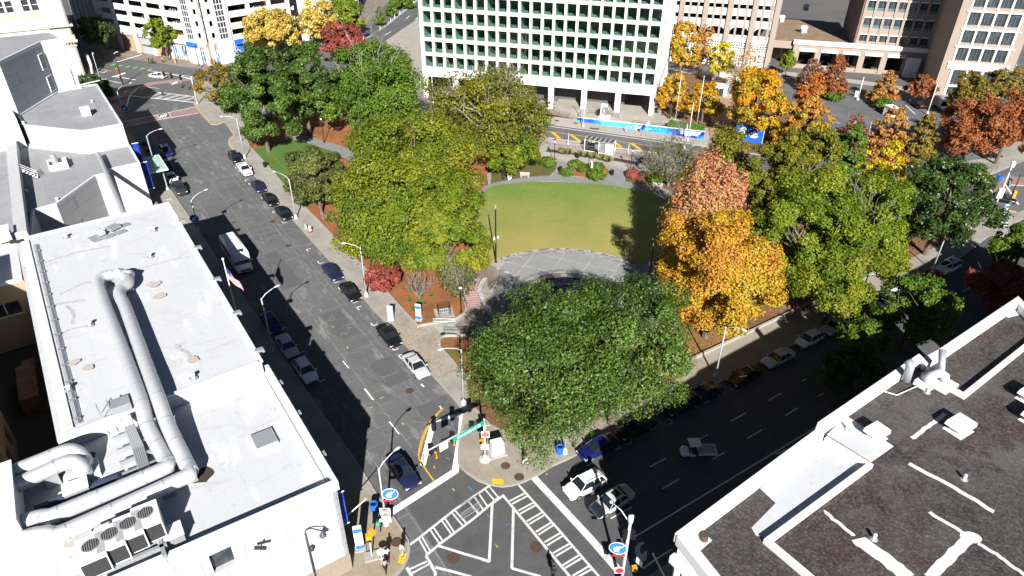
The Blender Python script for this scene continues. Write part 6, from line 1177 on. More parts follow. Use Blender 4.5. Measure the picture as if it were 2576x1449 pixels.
tree('zelkova_tree', 'pale yellow tree with a dark trunk beside the blue shop window', (752, 4, 850, 106), 'yellow', 3.0, group=GS, seed=66)
tree('zelkova_tree', 'green and gold tree at the corner of the far street', (822, -8, 918, 80), 'lime', 2.5, group=GS, seed=67)
tree('plum_tree', 'crimson spreading tree beside the bend of the far street', (804, 58, 912, 150), 'crimson', 1.2, group=GS, seed=68, rough=1.4)
baretree('bare_street_tree', 'leafless grey street tree against the slatted white building', (900, -6, 962, 78), 1.5, nst=6, lev=3, r0=.14)
for bb, lab in (((968, 2, 1000, 32), 'young green street tree beside the far bus lane'), ((938, 18, 970, 54), 'thin dark sapling between the bare tree and the far street'), ((985, -30, 1040, 12), 'dark street tree cut by the top of the frame beside the tower')): tree('sapling', lab, bb, 'green', 1.2, 'cone', group=GS, dens=.7)
tree('sugar_maple', 'vivid orange maple rising beside the tower, in front of the tan deck', (1676, 56, 1762, 182), 'orange', 2.5, group=GB, seed=71, rough=1.3, dens=.95)
tree('sugar_maple', 'orange maple with a red tip behind the vivid orange one', (1738, 62, 1800, 170), 'copper', 2.5, 'flame', group=GB, seed=72)
tree('sugar_maple', 'clear yellow maple in front of the lattice screens', (1782, 105, 1846, 198), 'gold', 2.0, group=GB, seed=73, rough=1.3)
tree('sugar_maple', 'golden orange maple by the white flagpoles, next to the tower', (1652, 185, 1732, 292), 'orangegreen', 1.0, group=GB, seed=74)
tree('sugar_maple', 'golden maple behind the mural hedge', (1728, 205, 1818, 308), 'orangegreen', 1.0, group=GB, seed=75)
tree('sugar_maple', 'broad orange maple above the blue portrait banner', (1828, 172, 1976, 338), 'orangegreen', 2.0, group=GB, seed=76, rough=1.5, grad=.25)
baretree('bare_maple', 'nearly bare forked tree on the leaf covered bank', (1838, 112, 1918, 232), 2.0, nst=4, lev=3, r0=.2, leafst='copper', dens=.25, m=m_bark)
tree('ornamental_pear', 'small yellow green tree in front of the office arcade', (1964, 128, 2002, 178), 'lime', 1.5, group=GB, seed=77)
tree('evergreen_shrub', 'dark evergreen between the orange maple and the lattice wall', (1818, 150, 1846, 182), 'oak', .3, group=GB, seed=78)
tree('bald_cypress', 'big two toned cypress, red above and gold below, at the car park edge', (1960, 185, 2105, 365), 'rustgold', 1.0, 'cone', group=GB, seed=81, grad=1.0, rough=1.3, nclump=150)
tree('bald_cypress', 'rust red cypress in front of the office piers', (2068, 140, 2142, 232), 'rust', 1.2, 'cone', group=GB, seed=82, rough=1.2)
tree('bald_cypress', 'dull purple cypress behind the two toned one', (2010, 148, 2075, 215), 'dusk', 1.2, 'cone', group=GB, seed=83)
tree('bald_cypress', 'copper cypress growing from the clipped island by the steps', (2196, 178, 2266, 248), 'copper', 1.2, 'cone', group=GB, seed=84, rough=1.2)
tree('bald_cypress', 'dull red cypress beside the white office corner', (2284, 190, 2352, 252), 'rust', 1.0, 'round', group=GB, seed=85, dens=.8)
tree('bald_cypress', 'sparse purple cypress in the middle of the car park edge', (2095, 285, 2195, 395), 'dusk', 1.0, 'cone', group=GB, seed=86, dens=.42)
tree('bald_cypress', 'copper and gold cypress beside the black pickup', (2185, 268, 2295, 395), 'copper', 1.0, 'cone', group=GB, seed=87, rough=1.3)
tree('bald_cypress', 'slim golden copper cypress in front of the white van', (2284, 282, 2366, 398), 'goldolive', 2.0, 'cone', group=GB, seed=88, rough=1.2)
tree('bald_cypress', 'large rust red cypress overhanging the far pavement bin', (2368, 240, 2530, 418), 'rust', 1.0, group=GB, seed=89, rough=1.4)
tree('bald_cypress', 'rust red cypress cut by the frame edge', (2470, 225, 2620, 400), 'rust', 1.5, group=GB, seed=90, rough=1.4)
tree('bald_cypress', 'copper brown tree against the white office corner bay', (2392, 188, 2500, 285), 'goldolive', 1.5, group=GB, seed=91, grad=-.2)
tree('bald_cypress', 'olive brown tree behind the rust red cypresses by the side street', (2480, 170, 2580, 262), 'goldolive', 1.5, group=GB, seed=92)
tree('side_street_tree', 'small red tree between the office corner and the side street', (2488, 110, 2515, 158), 'crimson', .5, group=GB, seed=93)
tree('evergreen_shrub', 'dark shrub beside the office corner and the side street', (2462, 158, 2520, 210), 'olive', .3, group=GB, seed=94)
GR = 'low shrubs'
for bb, st, lab in (((192, 190, 250, 222), 'oak', 'dark shrub behind the roof pipes by the arched awning'), ((252, 208, 285, 250), 'green', 'bright green shrub at the corner of the polygonal grey roof'), ((236, 222, 262, 240), 'oak', 'small shaded shrub between two brighter ones by the grey roof')): tree('entrance_shrub', lab, bb, st, .1, group=GR, cat='shrub', vmin=.5)
for x, y, s, lab in ((1448, 413, 14, 'round green shrub left of the flower bed lamp stone'), (1424, 434, 13, 'low shrub at the lawn edge of the oval flower bed'), (1466, 425, 12, 'green shrub touching the flower bed marker'), (1503, 420, 15, 'tall green shrub on the far side of the white marker stone'), (1500, 440, 20, 'broad green shrub in the oval flower bed'), (1378, 408, 18, 'green shrub under the park lamp on the grass bed'), (1590, 437, 16, 'crimson low shrub at the foot of the second park lamp'), (1652, 455, 18, 'dark shrub beneath the bare grey tree')):
    tree('garden_shrub', lab, (x-s, y-s*.7, x+s, y+s*.7), 'crimson' if 'crimson' in lab else 'green', .05, group='shrubs in the park beds', cat='shrub', vmin=.5)
for k, (x0, x1) in enumerate(((2078, 2122), (2200, 2240))):
    tree('island_hedge', ('low green shrub mound on the car park island by the rust red cypress', 'low green shrub mound under the copper cypress')[k], (x0, 232+k*14, x1, 254+k*20), 'green', .05, group=GR, cat='shrub', vmin=.3)
tree('evergreen_shrub', 'dark green shrub hidden behind the portrait banner', (1850, 325, 1885, 352), 'green', .3, group=GB, cat='shrub')
gr_lab = ['tuft of ornamental grass nearest the park lamp by the bus stop', 'second grass tuft from the park lamp', 'grass tuft beside the black bin at the bus stop', 'grass tuft just past the bin, under the shelter glass', 'grass tuft in front of the shelter ad panel', 'grass tuft by the second bin of the bus stop', 'tall grass tuft past the bus shelter', 'last grass tuft of the bus stop row']
m_gr = M('ornamental grass blades', (.16, .17, .06), .8, trans=.2, layers=(('noise', 1.5, .4, .6, (.25, .22, .1), .7),))
for k, (x, y) in enumerate(((810, 850), (870, 870), (940, 870), (1110, 905), (1200, 915), (1310, 935), (1440, 960), (1530, 985))):
    p = z1((x, y+20))[0]; o = thing('ornamental_grass', gr_lab[k], 'grass tuft', (p[0], p[1], KZ), 0, 'ornamental grasses'); b = MB(); rr = random.Random(k)
    for q in range(240):
        a = rr.uniform(0, 6.28); t = rr.uniform(.15, 1.1); h_ = rr.uniform(.9, 1.5); d = np.array([math.cos(a), math.sin(a)]); s_ = np.array([-d[1], d[0]])*.05
        b.add([(d[0]*.1-s_[0], d[1]*.1-s_[1], 0), (d[0]*.1+s_[0], d[1]*.1+s_[1], 0), (d[0]*t*.6+s_[0], d[1]*t*.6+s_[1], h_*.8), (d[0]*t*1.1, d[1]*t*1.1, h_*(1.0 if t < .6 else .6))], [(0, 1, 2, 3)])
    b.build('blades', m_gr, o, True)
def fallen(nm, poly_fn, n, style, s=.11, z=KZ+.03):
    rng = np.random.default_rng(len(nm)+n); C = np.array([poly_fn(rng) for _ in range(n)]); L = np.column_stack([C, np.full(n, z)]); Nn = np.column_stack([rng.normal(size=n)*.2, rng.normal(size=n)*.2, np.ones(n)])
    o = bpy.data.objects.new(nm, leafmesh(nm, L, Nn/np.linalg.norm(Nn, axis=1, keepdims=True), s, rng.random(n), LM[style])); COL.objects.link(o); o['kind'] = 'stuff'
fallen('fallen_leaves', lambda g: Q1(g.uniform(6, 20), g.uniform(-3.8, .3)), 900, 'copper'); fallen('fallen_leaves', lambda g: Q2(g.uniform(2, 24), g.uniform(-4.6, 0)), 800, 'rust', .10)
fallen('fallen_leaves', lambda g: Q2(g.uniform(17, 34), g.uniform(-10, -4.8)), 2500, 'orange', .13)
def paint(nm, c, metal=0.0): return M('paint '+nm, c, .3, metal, coat=.35, spec=.4)
PAINT = {'black': paint('black', (.008, .008, .010)), 'navy': paint('navy', (.012, .016, .05)), 'blue': paint('deep blue', (.008, .012, .085)), 'silver': paint('silver', (.46, .48, .50), .08), 'white': paint('white', (.78, .78, .77)), 'red': paint('red', (.34, .01, .012)), 'grey': paint('charcoal', (.03, .032, .038)), 'paleblue': paint('pale silver blue', (.40, .46, .54), .08)}
m_tyre = M('tyre rubber', (.012, .012, .012), .9); m_rim = M('alloy rim', (.35, .36, .37), .35, .7); m_carglass = M('car glass', (.012, .016, .02), .04, spec=.8); m_hl = M('headlight lens', (.65, .67, .7), .1, spec=.7); m_tl = M('tail light lens', (.35, .01, .01), .2); m_trim = M('black trim', (.02, .02, .02), .6)
SPEC = { # L, W, shoulder z, hood z, roof z, rear glass base, rear roof, front roof, windscreen base, wheel radius, tail height
 'sedan': (4.8, 1.84, .86, .80, 1.45, -1.75, -.95, .35, 1.10, .33, .98), 'suv': (4.7, 1.90, 1.02, .98, 1.72, -2.18, -1.85, .35, 1.05, .37, 1.05), 'hatch': (4.15, 1.74, .92, .86, 1.54, -1.95, -1.45, .45, 1.20, .32, .98), 'crossover': (4.45, 1.86, .96, .92, 1.62, -2.05, -1.6, .40, 1.10, .36, 1.02)}
CARM = {}
def loft(mb, st, mi=0):
    rings = []
    for x, hw, zb, zt in st:
        h = zt-zb; half = [(hw*.90, zb), (hw*.99, zb+.2*h), (hw, zb+.55*h), (hw*.975, zt-.13*h), (hw*.87, zt-.02*h), (hw*.5, zt+.02), (0, zt+.03)]
        rings.append([(x, -y, z) for y, z in half]+[(x, y, z) for y, z in half[-2::-1]])
    n = len(rings[0]); vs = [p for r in rings for p in r]
    fs = [(i*n+j, (i+1)*n+j, (i+1)*n+j+1, i*n+j+1) for i in range(len(rings)-1) for j in range(n-1)]
    fs += [(i*n+n-1, (i+1)*n+n-1, (i+1)*n, i*n) for i in range(len(rings)-1)]
    fs += [tuple(range(n)), tuple(range((len(rings)-1)*n, len(rings)*n))[::-1]]
    mb.add(vs, fs, mi)
def frust(mb, x0, x1, w0, z0, x2, x3, w1, z1, mi=0):
    vs = [(x0, -w0, z0), (x1, -w0, z0), (x1, w0, z0), (x0, w0, z0), (x2, -w1, z1), (x3, -w1, z1), (x3, w1, z1), (x2, w1, z1)]
    mb.add(vs, [(0, 3, 2, 1), (4, 5, 6, 7), (0, 1, 5, 4), (1, 2, 6, 5), (2, 3, 7, 6), (3, 0, 4, 7)], mi)
def wheelmesh(r, w_=.22):
    key = ('wheel', r)
    if key not in CARM:
        b = MB(); b.tube([(0, -w_/2, 0), (0, -w_/2+.03, 0), (0, w_/2-.03, 0), (0, w_/2, 0)], [r*.9, r, r, r*.9], 14); t = b.mesh('tyre', m_tyre)
        b = MB(); b.tube([(0, -w_/2-.012, 0), (0, w_/2+.012, 0)], r*.62, 10); q = b.mesh('rim', m_rim); CARM[key] = (t, q)
    return CARM[key]
def link(nm, me, parent, loc=(0, 0, 0)):
    o = bpy.data.objects.new(nm, me); COL.objects.link(o); o.parent = parent; o.location = loc; return o
def wheels(o, xs, y, r):
    t, q = wheelmesh(r)
    for x in xs:
        for s in (-1, 1): w_ = link('wheel', t, o, (x, s*y, r)); link('rim', q, w_)
def carparts(kind, color, roofc=None, sunroof=False):
    key = (kind, color, sunroof)
    if key in CARM: return CARM[key]
    L, W, zs, zh, zr, rg, rr0, rf, wb, wr, zt = SPEC[kind]; hw = W/2; out = []
    b = MB(); h2 = L/2
    loft(b, [(-h2, hw*.80, .38, zt-.12), (-h2+.08, hw*.90, .26, zt-.03), (-h2+.35, hw*.975, .22, zt), (rg+.05, hw, .22, max(zs, zt-.04)), (0, hw, .2, zs), (wb-.05, hw, .2, zs-.005), (wb+.45, hw*.99, .22, zh-.0), (h2-.55, hw*.97, .22, zh-.07), (h2-.18, hw*.90, .22, zh-.15), (h2-.03, hw*.78, .25, zh-.25), (h2, hw*.68, .32, zh-.36)])
    out.append(('body', b.mesh('body', PAINT[color], smooth=True)))
    b = MB(); frust(b, rg, wb, hw*.90, zs-.03, rr0, rf, hw*.70, zr-.06); out.append(('window_glass', b.mesh('window_glass', m_carglass)))
    b = MB(); frust(b, rr0-.05, rf+.06, hw*.715, zr-.075, rr0+.12, rf-.16, hw*.60, zr)
    def pil(x0, w0, z0, x1, w1, z1, t=.06):
        for s in (-1, 1): b.tube([(x0, s*w0*1.005, z0), (x1, s*w1*1.01, z1)], t*.6, 4)
    pil(wb, hw*.90, zs-.03, rf, hw*.70, zr-.06); pil(rg, hw*.90, zs-.03, rr0, hw*.70, zr-.06, .09); xm = (rg+wb)/2-.05; pil(xm, hw*.90, zs, xm-.05, hw*.70, zr-.06)
    if kind in ('suv', 'crossover', 'hatch'): pil((rg+xm)/2-.1, hw*.9, zs, (rr0+xm)/2-.15, hw*.70, zr-.06)
    out.append(('roof', b.mesh('roof', PAINT[roofc or color])))
    b = MB(); b.box((h2-.06, 0, zh-.42), (.08, hw*1.0, .18)); b.box((h2-.02, 0, .36), (.06, hw*1.1, .12)); out.append(('grille', b.mesh('grille', m_trim)))
    if sunroof: b = MB(); b.box((rf-.75, 0, zr+.004), (.75, hw*.85, .012)); out.append(('sunroof', b.mesh('sunroof', m_carglass)))
    if kind in ('suv', 'crossover'):
        b = MB()
        for s in (-1, 1): b.tube([(rr0+.2, s*hw*.6, zr+.05), (rf-.2, s*hw*.6, zr+.05)], .025, 4)
        out.append(('roof_rails', b.mesh('roof_rails', m_rim)))
    hl = MB(); hl.box((0, 0, 0), (.22, .36, .12)).mesh; tl = MB(); tl.box((0, 0, 0), (.12, .34, .16)); mi = MB(); mi.box((0, 0, 0), (.14, .2, .14))
    CARM[key] = (out, hl.mesh('headlight', m_hl), tl.mesh('tail_light', m_tl), mi.mesh('mirror', PAINT[color])); return CARM[key]
CARPAINT_GROUP = 'cars parked along the kerbs'
def car(kind, color, lab, xy, ang, group=CARPAINT_GROUP, sunroof=False, z=.03, nm=None):
    L, W, zs, zh, zr, rg, rr0, rf, wb, wr, zt = SPEC[kind]; o = thing(nm or ('parked_car' if group == CARPAINT_GROUP else 'car'), lab, 'car', (xy[0], xy[1], z), ang, group)
    out, hl, tl, mi = carparts(kind, color, None, sunroof)
    for n_, me in out: link(n_, me, o)
    for s in (-1, 1):
        link('headlight', hl, o, (L/2-.16, s*W*.36, zh-.26)); link('tail_light', tl, o, (-L/2+.06, s*W*.36, zt-.22)); link('mirror', mi, o, (wb-.15, s*(W/2+.07), zs+.06))
    wheels(o, (-L*.29, L*.30), W/2-.10, wr); return o
D1, D2 = A1+math.pi, A2+math.pi   # traffic runs towards the crossing on both streets
def cp(x, y, h=.75): return P2(x, y, h)
R_ = 'at the sunny kerb of the sloping street'
for kind, col, lab, x, y in (
 ('suv', 'black', 'black suv parked nose to tail with a white pickup, at the street bulb', 592, 396), ('sedan', 'navy', 'dark sedan parked next below the white pickup', 650, 467), ('sedan', 'black', 'dark sedan in the middle of three in a row below the white pickup', 679, 500),
 ('sedan', 'black', 'black sedan parked just above the orange and white drum', 713, 534), ('sedan', 'navy', 'dark blue sedan parked behind the black one with its door mirror in the lamp shadow', 836, 682), ('sedan', 'black', 'black sedan parked beside the crimson bush lamp post', 881, 732),
 ('sedan', 'black', 'black sedan parked beside the entrance steps and parking kiosk', 978, 842), ('sedan', 'silver', 'silver sedan in full sun, the last parked car before the yellow arc', 1046, 917),
 ('suv', 'blue', 'blue suv in the building shade beside the blue street mural, before the canopy', 418, 380), ('sedan', 'navy', 'dark sedan half hidden under the glass canopy', 419, 413), ('sedan', 'white', 'white sedan in shade with only its bonnet in the sun, past the canopy', 432, 446), ('suv', 'grey', 'charcoal suv half in the sun behind the shaded white sedan', 452, 474),
 ('sedan', 'blue', 'deep blue sedan in the shade behind the lamp post below the flagpole', 682, 810), ('sedan', 'silver', 'silver sedan in the shade between a blue and a white car', 722, 868), ('crossover', 'white', 'white crossover in the shade, closest to the white roof edge', 768, 930)):
    car(kind, col, lab, cp(x, y), D1+random.uniform(-.02, .02))
car('sedan', 'navy', 'dark blue sedan with a sunroof driving up to the stop line', cp(1013, 1184), D1+.02, 'cars moving on the streets', True)
for kind, col, lab, x, y in (
 ('sedan', 'blue', 'deep blue sedan parked first from the crossing on the shaded street', 1505, 1122), ('sedan', 'black', 'black sedan with something red on its dashboard, second from the crossing', 1600, 1073), ('suv', 'black', 'black suv parked under the edge of the corner magnolia', 1713, 1016), ('sedan', 'navy', 'dark sedan parked at the foot of the tall lamp by the orange leaf bank', 1772, 986), ('sedan', 'black', 'black sedan in deep shade between the lamp and the silver sedan', 1873, 943),
 ('sedan', 'silver', 'silver blue sedan in the shade, just behind the white hatchback', 1958, 898), ('hatch', 'white', 'white hatchback parked between two silver sedans', 2037, 851), ('sedan', 'silver', 'silver sedan parked under the linden next ahead of the hatchback', 2103, 818), ('sedan', 'paleblue', 'pale silver sedan peeking out behind the leafy street tree', 2218, 753), ('sedan', 'red', 'red car half hidden between a white pickup and a white suv', 2337, 693), ('suv', 'white', 'white suv with a black sunroof at the far end of the parked row', 2386, 670)):
    car(kind, col, lab, cp(x, y), D2+random.uniform(-.02, .02), sunroof='sunroof' in lab)
car('crossover', 'white', 'white crossover waiting in the sun at the stop line', cp(1471, 1217), D2-.03, 'cars moving on the streets'); car('sedan', 'silver', 'silver sedan with a dark sunroof waiting under the signal mast', cp(1540, 1258), D2+.03, 'cars moving on the streets', True)
a_, c_ = np.array(z4((830, 930))[0]), np.array(z4((1060, 955))[0]); car('sedan', 'white', 'white sedan turning through the far red brick crossing', tuple((a_+c_)/2), math.atan2((c_-a_)[1], (c_-a_)[0]), 'cars moving on the streets')
a_, c_ = np.array(P2(2485, 500)), np.array(P2(2550, 512)); car('sedan', 'black', 'black sedan passing the far corner island', tuple((a_+c_)/2), math.atan2((c_-a_)[1], (c_-a_)[0]), 'cars moving on the streets')
def pickup(color, lab, xy, ang, cover=False):
    o = thing('pickup_truck', lab, 'pickup truck', (xy[0], xy[1], .03), ang, CARPAINT_GROUP); L, hw = 5.5, .95
    b = MB(); loft(b, [(-2.75, hw*.92, .5, 1.05), (-2.7, hw*.98, .42, 1.08), (-.75, hw, .35, 1.08), (-.7, hw, .32, 1.1), (1.0, hw, .32, 1.1), (1.4, hw*.99, .34, 1.06), (2.4, hw*.95, .34, 1.0), (2.68, hw*.85, .36, .88), (2.75, hw*.75, .42, .75)]); b.build('body', PAINT[color], o, True, True)
    b = MB(); b.box((-1.75, 0, 1.10), (1.75, 1.55, .03)); b.build('cargo_bed', m_trim, o, True)
    b = MB()
    for s in (-1, 1): b.box((-1.75, s*.86, 1.13), (1.9, .12, .1))
    b.box((-2.68, 0, 1.13), (.1, 1.7, .1)); b.build('bed_rail', PAINT[color], o, True)
    b = MB(); frust(b, -.75, 1.2, .87, 1.05, -.6, .5, .70, 1.72); b.build('window_glass', m_carglass, o, True); b = MB(); frust(b, -.66, .56, .72, 1.70, -.5, .35, .62, 1.78)
    for s in (-1, 1): b.tube([(1.2, s*.87, 1.05), (.5, s*.71, 1.72)], .04, 4); b.tube([(-.75, s*.87, 1.05), (-.6, s*.71, 1.72)], .06, 4); b.tube([(.15, s*.88, 1.05), (.1, s*.71, 1.72)], .05, 4)
    b.build('roof', PAINT[color], o, True); MB().box((2.72, 0, .72), (.1, 1.1, .22)).build('grille', m_trim, o, True)
    for s in (-1, 1): MB().box((2.62, s*.7, .82), (.2, .3, .18)).build('headlight', m_hl, o, True); MB().box((-2.72, s*.8, .9), (.08, .16, .3)).build('tail_light', m_tl, o, True); MB().box((1.0, s*1.05, 1.18), (.15, .22, .2)).build('mirror', PAINT[color], o, True)
    wheels(o, (-1.7, 1.75), .84, .39); return o
pickup('white', 'white pickup truck parked at the sunny kerb below the black suv', cp(615, 424, .9), D1); pickup('white', 'white pickup truck glimpsed through the leafy street tree on the shaded street', cp(2282, 722, .9), D2)
a_, c_ = np.array(P2(2331, 283)), np.array(P2(2283, 254)); pickup('black', 'black pickup truck backed into the car park beside the white van', tuple((a_+c_)/2), math.atan2((c_-a_)[1], (c_-a_)[0]))
def vanlike(nm, lab, cat, xy, ang, L, W, H, hood, bus=False):
    o = thing(nm, lab, cat, (xy[0], xy[1], .03), ang); h2, hw = L/2, W/2; xb = h2-hood
    b = MB(); loft(b, [(-h2, hw*.94, .5, H-.06), (-h2+.12, hw, .4, H), (xb-.9 if not bus else xb-.1, hw, .38, H), (xb-.55 if not bus else xb, hw*.98, .38, H-.12)]); b.build('body', PAINT['white'], o, True, True)
    b = MB(); loft(b, [(xb-.7, hw*.96, .38, 1.32), (xb+.1, hw*.95, .36, 1.3), (h2-.3, hw*.90, .38, 1.08), (h2, hw*.75, .45, .85)]); b.build('bonnet', PAINT['white'], o, True, True)
    b = MB(); frust(b, xb-.75, xb+.25, hw*.88, 1.28, xb-.75, xb-.42, hw*.78, H-(.35 if not bus else .75)); b.build('windscreen', m_carglass, o, True)
    if bus:
        b = MB()
        for s in (-1, 1): b.box((-.6, s*(hw+.004), H-.95), (L-hood-1.6, .02, .7))
        b.build('side_windows', m_carglass, o, True); MB().box((-1.0, 0, H+.06), (.6, .6, .08)).box((.9, 0, H+.04), (.4, .3, .06)).build('roof_hatch', m_white, o, True)
        MB().box((-1.4, 0, H+.035), (L-hood-1.8, W*.7, .05)).build('roof_rib', PAINT['white'], o, True)
    else: MB().box((-.8, 0, H+.03), (L*.55, W*.6, .04)).build('roof_rib', PAINT['white'], o, True)
    MB().box((h2-.02, 0, .78), (.08, W*.55, .25)).build('grille', m_trim, o, True); MB().box((h2, 0, .45), (.15, W*.85, .16)).build('bumper', m_trim if bus else PAINT['white'], o, True)
    for s in (-1, 1): MB().box((h2-.08, s*hw*.68, .85), (.15, .25, .22)).build('headlight', m_hl, o, True); MB().box((xb+.1, s*(hw+.14), 1.5), (.15, .2, .32)).build('mirror', m_trim, o, True); MB().box((-h2, s*hw*.8, 1.0), (.06, .14, .35)).build('tail_light', m_tl, o, True)
    wheels(o, (-h2*.55, h2*.68), hw-.12, .38); return o
vanlike('shuttle_bus', 'white shuttle bus standing at the kerb half in the building shade', 'bus', cp(595, 640, 1.5), D1, 8.6, 2.6, 3.3, 1.4, True)
a_, c_ = np.array(P2(2345, 258)), np.array(P2(2388, 290)); vanlike('delivery_van', 'tall white panel van parked in the car park beside the rust red trees', 'van', tuple((a_+c_)/2), math.atan2((c_-a_)[1], (c_-a_)[0]), 6.0, 2.05, 2.55, 1.15)
o = thing('utility_cart', 'small white utility cart with an open flat bed crossing the shaded street', 'utility cart', P2(1754, 1135, .6)+(.03,), D2-.55)
b = MB(); loft(b, [(.3, .68, .4, .62), (.9, .68, .35, .8), (1.5, .62, .36, .85), (1.8, .45, .4, .65)]); b.build('body', PAINT['white'], o, True, True); MB().box((-.95, 0, .62), (2.0, 1.4, .1)).build('flat_bed', m_galv, o, True)
b = MB()
for s in (-1, 1): b.box((-.95, s*.7, .78), (2.0, .05, .25))
b.box((-1.95, 0, .78), (.05, 1.4, .25)); b.build('bed_side', m_white, o, True); b = MB(); b.box((.15, .1, .72), (.1, .05, .05))
for k in range(6): b.box((-1.6+.26*k, .15, .70), (.05, .55, .05))
for s in (-.12, .42): b.box((-.95, s, .72), (1.6, .05, .05))
b.build('ladder', m_galv, o, True); MB().box((.45, 0, 1.85), (1.25, 1.25, .08)).build('roof', PAINT['white'], o, True); b = MB()
for x in (-.1, 1.0):
    for s in (-1, 1): b.tube([(x, s*.6, .65), (x-.05 if x < .5 else x-.1, s*.57, 1.83)], .035, 5)
b.build('frame', m_black, o, True); MB().box((.35, 0, .75), (.6, 1.1, .25)).build('seat', m_trim, o, True); MB().box((1.0, 0, 1.35), (.03, 1.1, .8)).build('windscreen', m_carglass, o, True); wheels(o, (-1.1, 1.15), .58, .27)
ci = [('white', 'sedan', 'white car parked in the lowest deck opening above the number 58'), ('navy', 'sedan', 'dark car in the lowest deck opening by the zelkova'), ('silver', 'sedan', 'grey silver car in the second level of the parking deck'), ('white', 'crossover', 'white car in the third deck level above the number'), ('black', 'sedan', 'black car in the shaded bay of the deck'), ('blue', 'suv', 'blue suv in the third deck level beside the stair tower'), ('silver', 'sedan', 'silver car in the second deck level left of the stair tower')]
for (col, kd, lab), (f, k) in zip(ci, ((2.45, 0), (3.5, 0), (3.5, 1), (4.35, 2), (2.5, 1), (5.15, 2), (4.4, 1))): car(kd, col, lab, DP(Dbw*(f-.0), 2.6, 0)[:2], math.atan2(Dd[1], Dd[0]), 'cars inside the parking deck', z=6.45+3.25*k)
for (col, f, k, lab) in (('white', 2.6, 2, 'white car in the deck wing just above the pale yellow tree'), ('red', 2.1, 3, 'red car in the upper opening of the deck wing'), ('white', 3.5, 1, 'white car in the deck wing behind the yellow trees')): car('sedan', col, lab, DP2(Dbw2*f, 2.6, 0)[:2], math.atan2(Dd2[1], Dd2[0]), 'cars inside the parking deck', z=6.45+3.25*k)
m_lamp = M('pale grey lamp metal', (.56, .57, .58), .5, .2); m_sigy = M('signal yellow', (.62, .30, .02), .5); m_signw = M('white sign face', (.74, .74, .73), .5); m_signg = M('green street sign', (.01, .30, .20), .5); m_signr = M('red sign', (.45, .03, .04), .5); m_signb = M('blue emblem sign', (.03, .16, .42), .5); m_binb = M('blue bin', (.02, .13, .50), .5); m_binbk = M('black bin', (.012, .012, .013), .5); m_teal = M('teal sign', (.02, .36, .32), .5)
def unit(a): return np.array([math.cos(a), math.sin(a)])
LG = 'cobra head street lamps'
def lamp(lab, base, H, ang, arm=2.9, rise=.7, z=KZ, nm='street_lamp', group=LG):
    o = thing(nm, lab, 'street lamp', (base[0], base[1], z), ang, group)
    MB().lathe((0, 0, 0), [(.30, 0), (.28, .5), (.17, .62), (.13, .8)], 8).build('base', m_lamp, o, True); MB().tube([(0, 0, .5), (0, 0, H-.2), (0, 0, H)], [.12, .085, .08], 8).build('pole', m_lamp, o, True, True)
    MB().tube([(0, 0, H-.15), (.6, 0, H+rise*.45), (1.5, 0, H+rise*.85), (arm, 0, H+rise)], .05, 6).build('arm', m_lamp, o, True, True); MB().tube([(arm-.1, 0, H+rise), (arm+.12, 0, H+rise), (arm+.45, 0, H+rise-.01), (arm+.72, 0, H+rise-.03)], [.06, .12, .16, .06], 8).build('lamp_head', m_lamp, o, True, True); return o
def armang(b, tip, H): t = P2(tip[0], tip[1], H+.6); return math.atan2(t[1]-b[1], t[0]-b[0]), min(3.6, max(1.5, math.hypot(t[0]-b[0], t[1]-b[1])-.5))
for lab, bx, by, tx, ty, H in (('pale street lamp at the bottom corner carrying a round blue emblem and wrong way signs', 972, 1319, 1004, 1130, 7.6), ('pale street lamp in the shade beside the white roof, next to the deep blue car', 687, 882, 702, 722, 8.0), ('pale street lamp rising in front of the crimson bush', 922, 745, 862, 616, 8.0), ('pale street lamp between the silver sedan and the huge magnolia', 1166, 1017, 1106, 884, 8.0), ('pale street lamp in front of the huge magnolia beside a blue bin', 1421, 1140, 1472, 1020, 7.6), ('pale street lamp above the shaded street wall by the orange maple', 1799, 950, 1874, 836, 7.6), ('pale street lamp on the sunny pavement beside the three dark sedans', 745, 550, 688, 434, 7.4), ('pale street lamp by the black suv at the street bulb', 616, 398, 556, 296, 8.4), ('pale street lamp rising through the glass canopy shade', 397, 440, 408, 327, 8.0), ('pale street lamp with a round blue emblem in the shade before the shuttle bus', 512, 620, 522, 480, 8.2), ('pale street lamp behind the linden over the red car', 2345, 680, 2440, 577, 8.0), ('lamp post under the drooping linden beside the pale silver sedan', 2157, 772, 2215, 700, 5.2), ('tall pale lamp with a round blue emblem at the far corner of the grey roofs', 322, 320, 352, 205, 8.4), ('slim pale lamp beside the arched awning at the far street', 257, 214, 248, 157, 8.4)):
    b = P2(bx, by, KZ); a, ar = armang(b, (tx, ty), H); lamp(lab, b, H, a, ar)
o = thing('short_post', 'plain pale post without an arm on the shaded pavement by the linden', 'post', P2(2125, 792, KZ)+(KZ,)); MB().lathe((0, 0, 0), [(.2, 0), (.13, .4)], 8).tube([(0, 0, .3), (0, 0, 4.4)], [.12, .08], 8).build('pole', m_lamp, o, True); MB().box((0, 0, 4.4), (.18, .18, .12)).build('cap', m_lamp, o, True)
